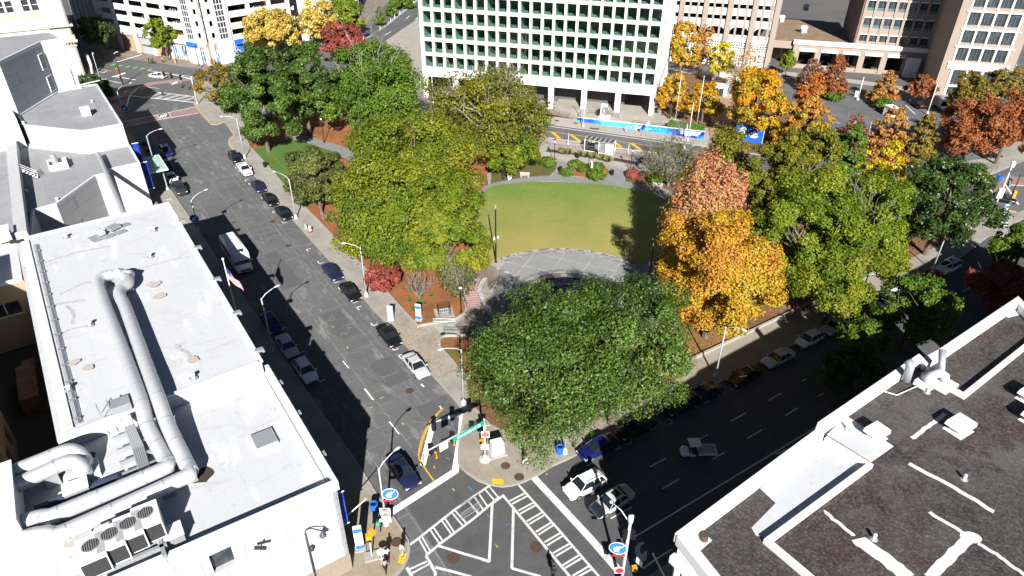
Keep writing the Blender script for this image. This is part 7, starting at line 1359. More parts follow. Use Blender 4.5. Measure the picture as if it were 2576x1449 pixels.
def glyph(p, d, r, parent):
    """round blue board with three white flame strokes; p centre, d facing"""
    d = np.array(d)/np.linalg.norm(d); rt = np.array([d[1], -d[0], 0]); rt = -rt/np.linalg.norm(rt); up = np.array([0, 0, 1.0]); P = lambda u, v, k=0: tuple(np.array(p)+rt*u*r+up*v*r+d*k)
    n = 24; b = MB(); ring = [(math.cos(t), math.sin(t)) for t in np.linspace(0, 2*math.pi, n+1)[:-1]]
    b.add([P(u, v, .03) for u, v in ring]+[P(u, v, -.03) for u, v in ring], [tuple(range(n)), tuple(range(n, 2*n))[::-1]]+[(i, i+n, (i+1) % n+n, (i+1) % n) for i in range(n)]); ob = b.build('emblem_board', m_signb, parent)
    b = MB()
    b.tube([P(u*.97, v*.97, .03) for u, v in ring]+[P(.97, 0, .03)], .03, 4)
    for k, (x, w_) in enumerate(((-.36, .10), (-.02, .11), (.30, .09))):
        pts = [P(-.30+.16*k+(.02+.22*k)*t+.13*math.sin(t*5.2+2.6), -.55+(.85+.15*k)*t, .045) for t in np.linspace(0, 1, 9)]; b.tube(pts, [w_*r*(.35+.65*math.sin(math.pi*(.15+.8*i/8))) for i in range(9)], 4)
    b.build('emblem_strokes', m_signw, ob)
def board(nm, P0, rt, w_, h, m, parent, tp=None, tm=None, ts=.3):
    rt = np.array([rt[0], rt[1], 0.0]); rt /= np.linalg.norm(rt); nn = np.array([rt[1], -rt[0], 0]); P0 = np.array(P0, float); b = MB()
    vs = [tuple(P0+rt*u+np.array([0, 0, v])+nn*k) for k in (.02, -.02) for u, v in ((-w_/2, -h/2), (w_/2, -h/2), (w_/2, h/2), (-w_/2, h/2))]; b.add(vs, [(0, 1, 2, 3), (7, 6, 5, 4), (0, 4, 5, 1), (1, 5, 6, 2), (2, 6, 7, 3), (3, 7, 4, 0)]); ob = b.build(nm, m, parent)
    for tx, dz, s_ in (tp or ()): text_on(tx, s_, tuple(P0+nn*.035+np.array([0, 0, dz])), rt, (0, 0, 1), tm or m_black, ob)
    return ob
def arrow_left(P0, rt, L, parent):
    rt = np.array([rt[0], rt[1], 0.0]); rt /= np.linalg.norm(rt); nn = np.array([rt[1], -rt[0], 0]); P = lambda u, v: tuple(np.array(P0)+rt*u+np.array([0, 0, v])+nn*.04)
    b = MB(); b.add([P(-L/2+.18*L, -.04), P(L/2, -.04), P(L/2, .04), P(-L/2+.18*L, .04)], [(0, 1, 2, 3)]).add([P(-L/2, 0), P(-L/2+.28*L, -.12), P(-L/2+.28*L, .12)], [(0, 1, 2)]); b.build('arrow', m_black, parent)
cam_rt = np.array([1.0, 0.0])
SG = thing('sign_cluster', 'round blue emblem board with do not enter and one way signs at the corner', 'sign', P2(972, 1319, KZ)+(0,))
bb = at(972, 1319, KZ); zz = lambda y: float(min(np.arange(0, 9, .05), key=lambda h: abs(1)))
glyph((bb[0]+.75, bb[1]-.1, 4.5), (.1, -1, .0), .75, SG); board('red_strip', (bb[0]+.6, bb[1]-.1, 3.55), cam_rt, 1.2, .22, m_signr, SG)
dn = board('do_not_enter_sign', (bb[0]+.1, bb[1]-.2, 2.2), cam_rt, 1.0, .95, m_signw, SG); n_ = 20
b = MB(); b.add([(bb[0]+.1+.45*math.cos(t), bb[1]-.235, 2.2+.45*math.sin(t)) for t in np.linspace(0, 2*math.pi, n_+1)[:-1]], [tuple(range(n_))]); dr = b.build('red_disc', m_signr, dn); text_on('DO NOT', .2, (bb[0]+.1, bb[1]-.25, 2.38), (1, 0, 0), (0, 0, 1), m_signw, dr); text_on('ENTER', .2, (bb[0]+.1, bb[1]-.25, 1.98), (1, 0, 0), (0, 0, 1), m_signw, dr); MB().box((bb[0]+.1, bb[1]-.25, 2.18), (.7, .02, .1)).build('white_bar', m_signw, dr)
ow = board('one_way_sign', (bb[0]+.12, bb[1]-.2, 1.15), cam_rt, .9, .85, m_signw, SG, (('ONE', .22, .24), ('WAY', -.02, .24))); arrow_left((bb[0]+.12, bb[1]-.2, .88), cam_rt, .6, ow)
def emblem_on(lab, base, z, r, off=(.6, -.1)):
    o = thing('emblem_sign', lab, 'sign', (base[0], base[1], 0)); glyph((base[0]+off[0], base[1]+off[1], z), (.15, -1, 0), r, o); board('red_strip', (base[0]+off[0]-.1, base[1]+off[1], z-r-.2), cam_rt, r*1.6, .16, m_signr, o)
emblem_on('round blue emblem board on the far corner lamp by the grey roofs', P2(322, 320, KZ), 4.6, .75); emblem_on('round blue emblem board on the shaded lamp before the shuttle bus', P2(512, 620, KZ), 5.2, .7, (-.2, -.15))
def sighead(P0, d, parent, n=3, m=None):
    d = np.array(d)/np.linalg.norm(d); a = math.atan2(d[1], d[0]); b = MB(); b.box((P0[0], P0[1], P0[2]), (.32, .42, .42*n), a); ob = b.build('signal_head', m or m_sigy, parent); b = MB()
    for k in range(n): q = np.array(P0)+np.array([d[0]*.2, d[1]*.2, (k-(n-1)/2)*.38]); b.tube([tuple(q-np.array([d[0], d[1], 0])*.05), tuple(q+np.array([d[0], d[1], 0])*.18)], .15, 8)
    b.build('signal_visor', m_black, ob)
mb_ = np.array(P2(1220, 1155, KZ)); SM = thing('signal_mast', 'pale signal mast with a long arm carrying the green Courtland St board', 'traffic signal', (mb_[0], mb_[1], KZ))
HM = 5.6; MB().lathe((mb_[0], mb_[1], KZ), [(.62, 0), (.62, .12), (.3, .16), (.2, .5), (.14, .7)], 14).build('base', m_lamp, SM); MB().tube([tuple(mb_)+(KZ+.4,), tuple(mb_)+(HM+.3,)], [.15, .11], 10).build('pole', m_lamp, SM, smooth=True)
tipm = np.array(P2(1062, 1141, HM+.25)); ad = (tipm-mb_); aL = np.linalg.norm(ad); ad /= aL
MB().tube([tuple(mb_)+(HM,), tuple(mb_+ad*aL*.5)+(HM+.15,), tuple(tipm)+(HM+.25,)], [.11, .09, .06], 8).build('mast_arm', m_lamp, SM, smooth=True)
rt_ = -ad if ad[0] < 0 else ad
q = mb_+ad*aL*.27; board('street_name_board', tuple(q+np.array([rt_[1], -rt_[0]])*.12)+(HM-.1,), rt_, 3.9, .62, m_signg, SM, (('Courtland St', 0, .56),), m_signw)
q = mb_+ad*aL*.68; ob = board('one_way_sign', tuple(q+np.array([rt_[1], -rt_[0]])*.12)+(HM-.2,), rt_, .95, 1.0, m_signw, SM, (('ONE', .28, .26), ('WAY', .02, .26))); arrow_left(tuple(q+np.array([rt_[1], -rt_[0]])*.12)+(HM-.5,), rt_, .65, ob)
for f in (.18, .5, .84): q = mb_+ad*aL*f; sighead(tuple(q-np.array([rt_[1], -rt_[0]])*.3)+(HM-.15,), (-rt_[1], rt_[0], 0), SM, 3, m_black)
ob = board('do_not_enter_sign', (mb_[0]+.1, mb_[1]-.2, 3.9), cam_rt, .85, .85, m_signw, SM); b = MB(); b.add([(mb_[0]+.1+.38*math.cos(t), mb_[1]-.235, 3.9+.38*math.sin(t)) for t in np.linspace(0, 2*math.pi, n_+1)[:-1]], [tuple(range(n_))]); dr = b.build('red_disc', m_signr, ob); text_on('DO NOT', .16, (mb_[0]+.1, mb_[1]-.25, 4.05), (1, 0, 0), (0, 0, 1), m_signw, dr); text_on('ENTER', .16, (mb_[0]+.1, mb_[1]-.25, 3.72), (1, 0, 0), (0, 0, 1), m_signw, dr)
sighead((mb_[0]-.25, mb_[1]-.25, 3.0), (-.4, -1, 0), SM, 1); board('white_sign', (mb_[0]+.02, mb_[1]-.2, 2.15), cam_rt, .8, .75, m_signw, SM); MB().tube([(mb_[0], mb_[1], 4.9), (mb_[0]+.55, mb_[1]-.1, 5.1)], .05, 6).build('bracket', m_lamp, SM)
m2 = np.array(P2(1562, 1470, KZ)); S2 = thing('signal_mast', 'white mast with drum transformer and round blue emblem beside the painted turn arrow', 'traffic signal', (m2[0], m2[1], KZ)); H2 = 8.3
MB().tube([tuple(m2)+(0.1,), tuple(m2)+(H2,)], [.16, .12], 10).lathe(tuple(m2)+(0,), [(.35, .14), (.3, .7), (.18, .8)], 10).build('pole', m_lamp, S2, smooth=True); MB().tube([tuple(m2)+(H2+.1,), tuple(m2)+(H2+.9,)], .22, 12).build('transformer', m_white, S2, smooth=True)
tip = np.array(P2(1540, 1264, H2+.8)); MB().tube([tuple(m2)+(H2-.1,), tuple(m2+(tip-m2)*.5)+(H2+.65,), tuple(tip)+(H2+.8,)], .05, 6).build('arm', m_lamp, S2, smooth=True); MB().tube([tuple(tip-(tip-m2)*.02)+(H2+.8,), tuple(tip+(tip-m2)*.06)+(H2+.78,), tuple(tip+(tip-m2)*.14)+(H2+.76,)], [.08, .17, .06], 8).build('lamp_head', m_lamp, S2, smooth=True)
glyph((m2[0]-.75, m2[1]-.15, 5.3), (-.2, -1, 0), .75, S2); board('red_strip', (m2[0]-.6, m2[1]-.15, 4.35), cam_rt, 1.1, .2, m_signr, S2)
for dx in (-.28, .28): sighead((m2[0]+dx, m2[1]-.05, 7.0), (dx, -.6, 0), S2, 2, m_black)
ob = board('do_not_enter_sign', (m2[0]-.35, m2[1]-.2, 2.4), cam_rt, .8, .8, m_signw, S2); b = MB(); b.add([(m2[0]-.35+.36*math.cos(t), m2[1]-.235, 2.4+.36*math.sin(t)) for t in np.linspace(0, 2*math.pi, n_+1)[:-1]], [tuple(range(n_))]); b.build('red_disc', m_signr, ob)
sighead((m2[0]+.9, m2[1]-.1, 2.6), (.2, -1, 0), S2, 1); board('white_sign', (m2[0]+1.3, m2[1]+.1, 3.1), (.6, -.8), .7, .7, m_signw, S2)
def farmast(lab, bx, by, H, tip, heads, col=m_lamp, nm='signal_mast'):
    b0 = np.array(P2(bx, by, KZ)); o = thing(nm, lab, 'traffic signal', (b0[0], b0[1], KZ)); MB().tube([tuple(b0)+(KZ,), tuple(b0)+(H,)], [.16, .10], 8).lathe(tuple(b0)+(KZ,), [(.3, 0), (.22, .5)], 8).build('pole', col, o, smooth=True)
    if tip is not None:
        t = np.array(P2(tip[0], tip[1], H-.3)); MB().tube([tuple(b0)+(H-.6,), tuple(t)+(H-.3,)], [.09, .06], 6).build('mast_arm', col, o, smooth=True); d = t-b0
        for f in heads: q = b0+d*f; sighead(tuple(q)+(H-.75,), (-d[1], d[0], 0), o, 3, m_black if col is m_lamp else m_sigy)
    return o
farmast('pale signal mast with a double arm at the zebra crossing beside the golden tree', 497, 262, 7.0, (404, 180), (.35, .65, .9)); o = farmast('dark signal post with a yellow signal at the arched awning corner', 310, 214, 8.5, None, (), m_black); q = P2(310, 214, KZ); sighead((q[0]-.5, q[1], 4.0), (.3, -1, 0), o, 3); sighead((q[0], q[1]-.3, 2.2), (.3, -1, 0), o, 1, m_black); MB().tube([(q[0], q[1], 6.2), (q[0]+5.5, q[1]+3.5, 7.4)], .06, 6).build('mast_arm', m_lamp, o); MB().tube([(q[0], q[1], 8.4), (q[0]+.9, q[1]-.2, 8.9), (q[0]+1.4, q[1]-.25, 8.9)], .1, 6).build('lamp_arm', m_lamp, o)
farmast('signal pole with yellow heads in front of the blue shop window', 503, 172, 7.5, (437, 150), (.5, .95), m_galv)
farmast('tall white mast with a drum transformer at the far corner island', 2492, 545, 9.5, (2540, 470), (.6,)); o = thing('pole_transformer', 'white drum transformer on top of the far island mast', 'transformer', P2(2492, 545, KZ)+(9.5,)); MB().lathe((0, 0, 0), [(.32, 0), (.34, .1), (.34, .9), (.28, 1.0)], 12).build('drum', m_white, o, True); MB().lathe((0, 0, 1.0), [(.12, 0), (.06, .15)], 8).build('cap', m_lamp, o, True)
o = thing('signal_post', 'thin dark post with a yellow signal on the far corner island', 'traffic signal', P2(2520, 548, KZ)+(KZ,)); MB().tube([(0, 0, 0), (0, 0, 8.2)], [.1, .07], 6).build('pole', m_black, o, True); q = P2(2520, 548, KZ); b = MB(); b.box((.25, -.1, 4.6), (.5, .5, 1.3)); b.build('signal_head', m_sigy, o, True)
o = thing('signal_cabinet', 'white metal cabinet on the far island mast', 'cabinet', P2(2492, 545, KZ)+(4.0,)); MB().box((-.3, -.25, .8), (1.0, .5, 1.7)).build('casing', m_white, o, True); MB().box((-.3, -.52, .8), (.86, .03, 1.5)).build('door', m_lamp, o, True)
def bin_(lab, p, m, z=KZ, s=1.0, nm='litter_bin'):
    o = thing(nm, lab, 'bin', (p[0], p[1], z), 0, 'blue bins' if m is m_binb else 'black bins'); MB().lathe((0, 0, 0), [(.30*s, 0), (.34*s, .1), (.36*s, .9*s), (.40*s, .95*s), (.40*s, 1.0*s), (.30*s, 1.0*s), (.28*s, .85*s)], 14).build('drum', m, o, True); b = MB()
    for k in range(14): a = 6.283*k/14; b.box((.37*s*math.cos(a), .37*s*math.sin(a), .5*s), (.03, .05, .75*s), a)
    b.build('slats', m, o, True); MB().lathe((0, 0, .86*s), [(.29*s, 0), (.02, .01)], 12).build('opening', m_black, o, True)
bin_('bright blue slatted bin beside the bottom corner lamp', P2(942, 1284, KZ), m_binb); bin_('blue bin at the lamp in front of the huge magnolia', P2(1408, 1140, KZ), m_binb); bin_('blue bin under the rust red cypress on the far pavement', P2(2512, 455, KZ), m_binb, s=1.2)
for x, y, lab in ((1539, 440, 'black bin on the grey path to the right of the flower bed'), (1409, 431, 'black bin on the grey path beside the grass bed'), (1452, 397, 'round black bin among the ornamental grasses'), (1500, 392, 'black bin against the bus shelter'), (668, 420, 'black bin on the sunny pavement beside the grass verge'), (1613, 408, 'black bin in the shade of the bare tree')): bin_(lab, P2(x, y, KZ), m_binbk)
def kiosk(lab, p, ang, m1, z=KZ, H=2.6, nm='info_kiosk'):
    o = thing(nm, lab, 'kiosk', (p[0], p[1], z), ang); MB().box((0, 0, .1), (1.0, .7, .2)).build('base', m_walk3, o, True); MB().box((0, 0, H/2+.15), (.75, .28, H)).build('panel', m_signw, o, True); MB().box((0, -.15, H-.25), (.72, .03, .5)).build('header', m1, o, True); MB().box((0, -.15, .5), (.72, .03, .5)).build('footer', m1, o, True); MB().box((.1, -.2, 1.3), (.3, .2, .12)).build('shelf', m_lamp, o, True); b = MB()
    for k in range(4): b.box((0, -.152, 1.55+.16*k), (.5, .01, .05))
    b.build('text_rows', m_galv, o, True)
kiosk('white and blue ticket kiosk beside the white building corner', P2(907, 1382, KZ), .25, m_signb, H=3.0); kiosk('white and blue information pylon on the orange mulch', P2(1054, 805, KZ), -.2, m_signb, H=2.4); kiosk('tall grey parking kiosk on the pavement by the black sedan', P2(984, 808, KZ), -.2, m_lamp, H=2.3); kiosk('blue and white pylon on the far corner island', P2(2519, 550, KZ), .2, m_signb, H=2.6)
o = thing('pedestrian_signal', 'yellow pedestrian signal on a short post at the bottom corner', 'traffic signal', P2(936, 1400, KZ)+(KZ,)); MB().box((0, 0, .08), (1.3, 1.0, .16), .3).build('base', m_walk3, o, True); MB().tube([(0, 0, .1), (0, 0, 2.9)], .07, 8).build('pole', m_lamp, o, True); MB().box((0, -.1, 2.9), (.5, .4, .5), .3).box((.3, .1, 3.25), (.5, .4, .5), -.5).build('signal_head', m_sigy, o, True); MB().box((0, -.2, 2.5), (.45, .08, .4)).build('black_sign', m_black, o, True)
o = thing('round_table', 'white round table top or lid standing by the walkers at the bottom corner', 'table', P2(960, 1405, KZ)+(KZ,)); MB().lathe((0, 0, .9), [(.36, 0), (.36, .05), (.02, .06)], 16).build('top', m_white, o, True); MB().lathe((0, 0, 0), [(.2, 0), (.05, .08), (.05, .9)], 8).build('stem', m_lamp, o, True)
o = thing('utility_cabinet', 'tapered white utility cabinet under the edge of the huge magnolia', 'cabinet', P2(1250, 1140, KZ)+(KZ,), .35); MB().box((0, 0, .1), (1.9, 1.5, .2)).build('base', m_walk3, o, True); MB().box((0, 0, .95), (1.45, 1.05, 1.55), taper=.86).build('casing', m_white, o, True); MB().box((0, -.5, .9), (1.1, .02, 1.2)).build('door', m_lamp, o, True)
rk = []
for k, (x, y) in enumerate(((1082, 1158), (1127, 1126))):
    p = P2(x, y, 0); o = thing('bike_rack', ('yellow frame bike rack on the painted box, nearer the stop line', 'yellow frame bike rack on the painted box, under the green name board')[k], 'bike rack', (p[0], p[1], .01), A2-.1, 'yellow bike racks'); MB().tube([(-.75, 0, .03), (-.75, 0, .85), (.75, 0, .85), (.75, 0, .03)], .06, 8).build('frame', m_sigy, o, True); MB().box((-.75, 0, .02), (.3, .12, .03)).box((.75, 0, .02), (.3, .12, .03)).build('foot', m_sigy, o, True)
a_, c_ = np.array(za((1385, 995))[0]), np.array(za((1535, 900))[0]); d = c_-a_; L = np.linalg.norm(d); o = thing('crowd_barrier', 'steel crowd barrier standing across the ladder crosswalk', 'barrier', (a_[0], a_[1], .02), math.atan2(d[1], d[0])); MB().tube([(0, 0, .15), (0, 0, 1.1), (L, 0, 1.1), (L, 0, .15), (0, 0, .15)], .025, 6).build('frame', m_galv, o, True); b = MB()
for k in range(1, 17): b.tube([(L*k/17, 0, .15), (L*k/17, 0, 1.1)], .012, 4)
b.build('bars', m_galv, o, True)
for x in (.25, L-.25): MB().tube([(x, -.35, .02), (x, 0, .15), (x, .35, .02)], .025, 5).build('foot', m_galv, o, True)
p = P2(1190, 1085, KZ); o = thing('bicycle', 'green share bicycle leaning by the signal mast', 'bicycle', (p[0], p[1], KZ), .3)
for x in (-.55, .55): MB().tube([(x+.33*math.cos(t), 0, .34+.33*math.sin(t)) for t in np.linspace(0, 2*math.pi, 17)], .03, 5).build('wheel', m_tyre, o, True)
MB().tube([(-.55, 0, .34), (-.1, 0, .35), (.35, 0, .85), (-.2, 0, .75), (-.1, 0, .35)], .04, 5).tube([(.55, 0, .34), (.35, 0, .95)], .035, 5).tube([(-.55, 0, .34), (-.2, 0, .75)], .03, 5).build('frame', M('bright green paint', (.02, .45, .12), .4), o, True); MB().tube([(.3, -.28, 1.02), (.35, 0, .95), (.3, .28, 1.02)], .025, 5).build('handlebar', m_black, o, True); MB().box((-.22, 0, .85), (.26, .14, .07)).build('saddle', m_black, o, True); MB().box((.62, 0, .85), (.3, .32, .25)).build('basket', m_black, o, True)
p = P2(781, 583, KZ); o = thing('traffic_drum', 'orange and white striped traffic drum on the sunny pavement', 'traffic drum', (p[0], p[1], KZ)); m_or = M('safety orange', (.62, .12, .02), .5)
MB().lathe((0, 0, 0), [(.36, 0), (.36, .08)], 12).build('base', m_black, o, True)
for k in range(4): MB().lathe((0, 0, .08+.23*k), [(.29-.02*k, 0), (.28-.02*k, .23)], 12).build('stripe', m_or if k % 2 == 0 else m_white, o, True)
p = P2(768, 574, KZ); o = thing('folded_sign', 'white folded sign lying beside the traffic drum', 'sign', (p[0], p[1], KZ), .4); MB().box((0, 0, .35), (.06, .7, .7)).build('panel', m_signw, o, True); MB().box((.2, 0, .3), (.06, .7, .6)).build('back_panel', m_signw, o, True)
fb_ = np.array(at(620, 885, KZ)); o = thing('flagpole', 'tall white flagpole in the shade carrying two hanging flags', 'flagpole', tuple(fb_)); FH = 13.5
MB().tube([(0, 0, 0), (0, 0, FH)], [.11, .05], 8).lathe((0, 0, 0), [(.3, 0), (.15, .3)], 8).build('pole', m_white, o, True, True); MB().lathe((0, 0, FH), [(.03, 0), (.14, .1), (.14, .2), (.02, .32)], 10).build('finial', m_white, o, True)
def flag(nm, lab, z0, h, w_, cols, canton):
    f = thing(nm, lab, 'flag', (fb_[0], fb_[1], z0), -.3); g = MB(); NU, NV = 8, 13
    def pt(i, j): u = i/NU; v = j/NV; return (.06+w_*u*(.55+.2*v), .18*math.sin(u*7+v*2)*u, -h*v-.75*u*w_*(1-.15*v))
    for j in range(NV):
        for i in range(NU): g.add([pt(i, j), pt(i+1, j), pt(i+1, j+1), pt(i, j+1)], [(0, 1, 2, 3)], 2 if (canton and i < 3 and j < 7) else j % 2)
    g.build('cloth', cols, f, True); MB().tube([(.02, 0, .05), (.02, 0, -h)], .02, 5).build('halyard', m_white, f, True)
m_fr, m_fw, m_fb = M('flag red', (.50, .03, .05), .8, trans=.2), M('flag white', (.72, .72, .70), .8, trans=.2), M('flag blue', (.02, .03, .22), .8)
flag('flag', 'red and white striped flag with a blue corner near the top of the flagpole', FH-.7, 1.7, 2.4, [m_fr, m_fw, m_fb], True); flag('flag', 'lower red and white flag on the same flagpole', 5.2, 1.2, 1.6, [m_fr, m_fw, m_fb], True)
def pole(lab, bx, by, z, tx, ty, tz, r=.05): a, c = at(bx, by, z), at(tx, ty, tz); o = thing('wall_flagpole', lab, 'flagpole', a, 0, 'bare angled flagpoles'); d = np.array(c)-np.array(a); MB().tube([(0, 0, 0), tuple(d)], [r*1.3, r], 6).build('pole', m_white, o, True); MB().lathe(tuple(d), [(.02, 0), (.09, .07), (.02, .16)], 8).build('finial', m_white, o, True)
pole('bare white flagpole angled from the marble corner over the bottom pavement', 866, 1303, 3.2, 920, 1256, 4.6); pole('bare white flagpole angled from the column face of the gravel roofed building', 1673, 1452, 4.0, 1643, 1394, 6.2)
o = thing('twin_lantern_post', 'dark green lantern post with a curved arm before the white marble wall', 'street lamp', P2(800, 1475, KZ)+(KZ,)); b0 = at(800, 1475, KZ); tp_ = 7.2; m_dg = M('dark green iron', (.03, .04, .038), .5); MB().tube([(0, 0, 0), (0, 0, tp_)], [.14, .10], 10).lathe((0, 0, 0), [(.3, 0), (.25, .6), (.14, .9)], 10).build('pole', m_dg, o, True, True)
MB().tube([(0, 0, tp_-.1)]+[(.55-.55*math.cos(t), 0, tp_+.5*math.sin(t)) for t in np.linspace(.2, 2.2, 8)]+[(1.35, 0, tp_+.25)], .06, 6).build('arm', m_dg, o, True, True); MB().lathe((1.4, 0, tp_-.35), [(.30, 0), (.28, .1), (.12, .4), (.05, .6)], 12).build('lantern', M('dull lantern metal', (.12, .13, .15), .4, .5), o, True); MB().lathe((.3, -.1, tp_-2.1), [(.16, 0), (.2, .15), (.2, .35), (.08, .5)], 12).build('camera_dome', m_dg, o, True)
o = thing('wall_floodlight', 'dark bracket lamp fixed high on the white marble wall', 'light', at(655, 1378, 9.0)); MB().box((0, 0, 0), (.9, .25, .18)).build('housing', m_dg, o, True); MB().tube([(0, .1, 0), (0, .8, -.1)], .05, 5).build('bracket', m_dg, o, True)
def parklamp(lab, p, H=4.2, z=KZ):
    o = thing('park_lamp', lab, 'park lamp', (p[0], p[1], z), 0, 'black park lamps'); MB().lathe((0, 0, 0), [(.22, 0), (.2, .3), (.09, .6)], 10).tube([(0, 0, .5), (0, 0, H)], [.08, .055], 8).build('post', m_black, o, True); MB().lathe((0, 0, H), [(.08, 0), (.2, .12), (.24, .45), (.05, .48)], 10).build('globe', m_signw, o, True); MB().lathe((0, 0, H+.48), [(.30, 0), (.2, .18), (.04, .35)], 10).build('cap', m_black, o, True)
parklamp('black park lamp at the top of the brick stairs beside the meter box', z5((525, 1140))[0]); parklamp('black park lamp at the end of the grass bed near the bus stop', z1((715, 1005))[0]); parklamp('black park lamp at the bed corner right of the flower bed', z1((1865, 1150))[0]); parklamp('black park lamp among the bark bed under the dark magnolias', pix([(816, 360)])[0], 5.0); parklamp('black park lamp beneath the small round elm by the path', pix([(1265, 452)])[0], 3.2)
def fieldlight(lab, p, H, z=KZ+.02):
    o = thing('lawn_light', lab, 'lamp', (p[0], p[1], z), 0, 'tall slim lawn lights'); MB().tube([(0, 0, 0), (0, 0, H)], [.13, .10], 8).lathe((0, 0, 0), [(.28, 0), (.2, .15)], 10).build('pole', m_black, o, True); MB().box((0, 0, H+.3), (.16, .16, .7)).build('cap', m_galv, o, True); b = MB()
    for a in (0, 1.9, 4.0): b.lathe((.35*math.cos(a), .35*math.sin(a), H*.46+.3*math.sin(a*3)), [(.05, 0), (.18, .05), (.18, .3), (.06, .35)], 8)
    b.build('speaker', m_signw, o, True)
p = z5((1045, 350))[0]; fieldlight('tall slim black lawn light on the grey square at the edge of the lawn', p, 9.2); MB_ = MB().sheet(z5((935, 380), (1080, 290), (1175, 345), (1040, 425)), KZ+.044); struct('lamp_pad', MB_, m_walk3)
p = pix([(1632, 703)])[0]; fieldlight('tall slim black lawn light in the shade beside the orange maple', p, 5.5)
s0, s1 = np.array(z1((1170, 845))[0]), np.array(z1((1595, 915))[0]); sdv = s1-s0; sL = np.linalg.norm(sdv); o = thing('bus_shelter', 'white framed glass bus shelter with a dark ribbed roof', 'bus shelter', (s0[0], s0[1], KZ), math.atan2(sdv[1], sdv[0])); HS = 2.7
b = MB()
for x in (0, sL*.5, sL): b.box((x, 0, HS/2), (.14, .14, HS))
for x in (0, sL): b.box((x, 1.7, HS/2), (.12, .12, HS)); b.box((x, .85, HS), (.1, 1.8, .12))
b.box((sL/2, 0, HS), (sL, .12, .16)); b.box((sL/2, 1.7, HS), (sL, .12, .14)); b.box((sL/2, 0, .25), (sL, .1, .12)); b.build('frame', m_white, o, True); b = MB(); b.box((sL/2, .85, HS+.1), (sL+.2, 2.1, .05)); b.build('roof', M('dark ribbed roof', (.05, .055, .058), .5), o, True); b = MB()
for k in range(7): b.box((sL*k/6, .85, HS+.16), (.07, 2.1, .1))
b.build('roof_rib', m_white, o, True); MB().box((sL*.25, 0, 1.35), (sL*.46, .03, 2.0)).build('glass_panel', tinted('clear shelter glass', (.75, .8, .8), .15), o, True); MB().box((sL*.86, 0, 1.35), (sL*.25, .05, 2.1)).build('white_panel', m_white, o, True); MB().box((sL*.62, 0, 1.4), (sL*.2, .06, 1.9)).build('poster_case', M('grey poster', (.16, .19, .19), .3, layers=(('noise', 1.5, .45, .6, (.3, .34, .33), .6),)), o, True); MB().box((sL*.42, .02, 1.5), (.75, .05, 1.0)).build('notice', m_signw, o, True); MB().box((sL*.3, .9, .45), (2.6, .5, .08)).build('seat', m_galv, o, True)
text_on('Hurt Park', .34, (sL*.25, -.06, 2.35), (1, 0, 0), (0, 0, 1), m_signw, o, local=True)
railing('platform_rail', z1((620, 750), (1160, 822)), 1.0, 'grey rail along the bus platform, on the side of the park lamp', m_galv, 2, KZ); railing('platform_rail', z1((1600, 890), (2060, 958)), 1.0, 'grey rail along the bus platform, on the side of the bare tree', m_galv, 2, KZ)
def tallpole(lab, bx, by, ty, z=KZ, r=.12, nm='tall_pole'):
    b0 = at(bx, by, z); H = float(min(np.arange(2, 20, .05), key=lambda h: abs((lambda c: PY-F*c[1]/-c[2])(CR.T@(np.array([b0[0], b0[1], z+h])-np.array([0, 0, CAMH])))-ty))); o = thing(nm, lab, 'pole', b0); MB().tube([(0, 0, 0), (0, 0, H)], [r, r*.6], 8).lathe((0, 0, 0), [(r*2.6, 0), (r*2.2, .35), (r*1.1, .8)], 8).build('pole', m_lamp, o, True, True); MB().lathe((0, 0, H), [(r*.6, 0), (r*1.1, .1), (r*.4, .25)], 8).build('cap', m_lamp, o, True); return H
tallpole('pale lamp pole at the cyan end of the mural', 1467, 319, 232); tallpole('tall white flagpole in the hedge, closest to the tower', 1698, 307, 182, .95, .1); tallpole('tall white flagpole in the hedge beside the golden maple', 1752, 318, 193, .95, .1); tallpole('pale lamp pole before the navy verse of the mural', 1730, 356, 260); tallpole('short pale pole at the road edge left of the navy verse pole', 1721, 373, 315); tallpole('slim pale bus stop pole on the platform left of the shelter', 1429, 365, 338, r=.08); tallpole('slim pale pole on the platform right of the shelter', 1580, 387, 364, r=.08); tallpole('pale lamp pole in front of the tower arcade behind the thin oak', 1090, 262, 178); tallpole('white car park lamp pole near the white meter box', 2157, 252, 196, .0, .16); tallpole('white car park lamp pole beside the white booth', 2332, 288, 215, .0, .16); tallpole('thin grey pole among the purple cypresses at the car park edge', 2180, 352, 310, .0, .08); tallpole('thin pale pole by the copper and gold cypress', 2268, 345, 296, .0, .07)
o = thing('car_park_booth', 'small white booth with a flat roof beside the clipped island', 'booth', P2(2388-152, 292, 0)+(0,), .3); MB().box((0, 0, 1.2), (2.0, 2.2, 2.4)).build('wall', m_white, o, True); MB().box((0, 0, 2.46), (2.3, 2.5, .12)).build('roof', m_white, o, True); MB().box((0, -1.12, 1.5), (1.3, .04, .8)).build('window', m_gdark, o, True)
o = thing('meter_box', 'white pay station at the foot of the car park lamp pole', 'box', P2(2152, 243, 0)+(0,)); MB().box((0, 0, .7), (.8, .6, 1.4)).build('casing', m_white, o, True); MB().box((0, 0, 1.45), (.9, .7, .1)).build('lid', m_lamp, o, True)
def bench(lab, p, ang):
    o = thing('stone_bench', lab, 'bench', (p[0], p[1], KZ), ang, 'pale stone benches'); MB().box((0, 0, .45), (1.9, .6, .12)).build('seat', m_walk3, o, True)
    for x in (-.7, .7): MB().box((x, 0, .2), (.2, .5, .4)).build('leg', m_walk3, o, True)
    MB().box((0, .3, .75), (1.9, .12, .5)).build('backrest', m_walk3, o, True)
bench('pale stone bench beside the white planter at the lawn path', z1((272, 1240))[0], -.05); bench('pale stone bench at the bend of the lawn path under the bare tree', z1((2270, 1400))[0], -.35); bench('pale bench in the dappled plaza under the magnolia edge', z5((1040, 800))[0], 1.2)
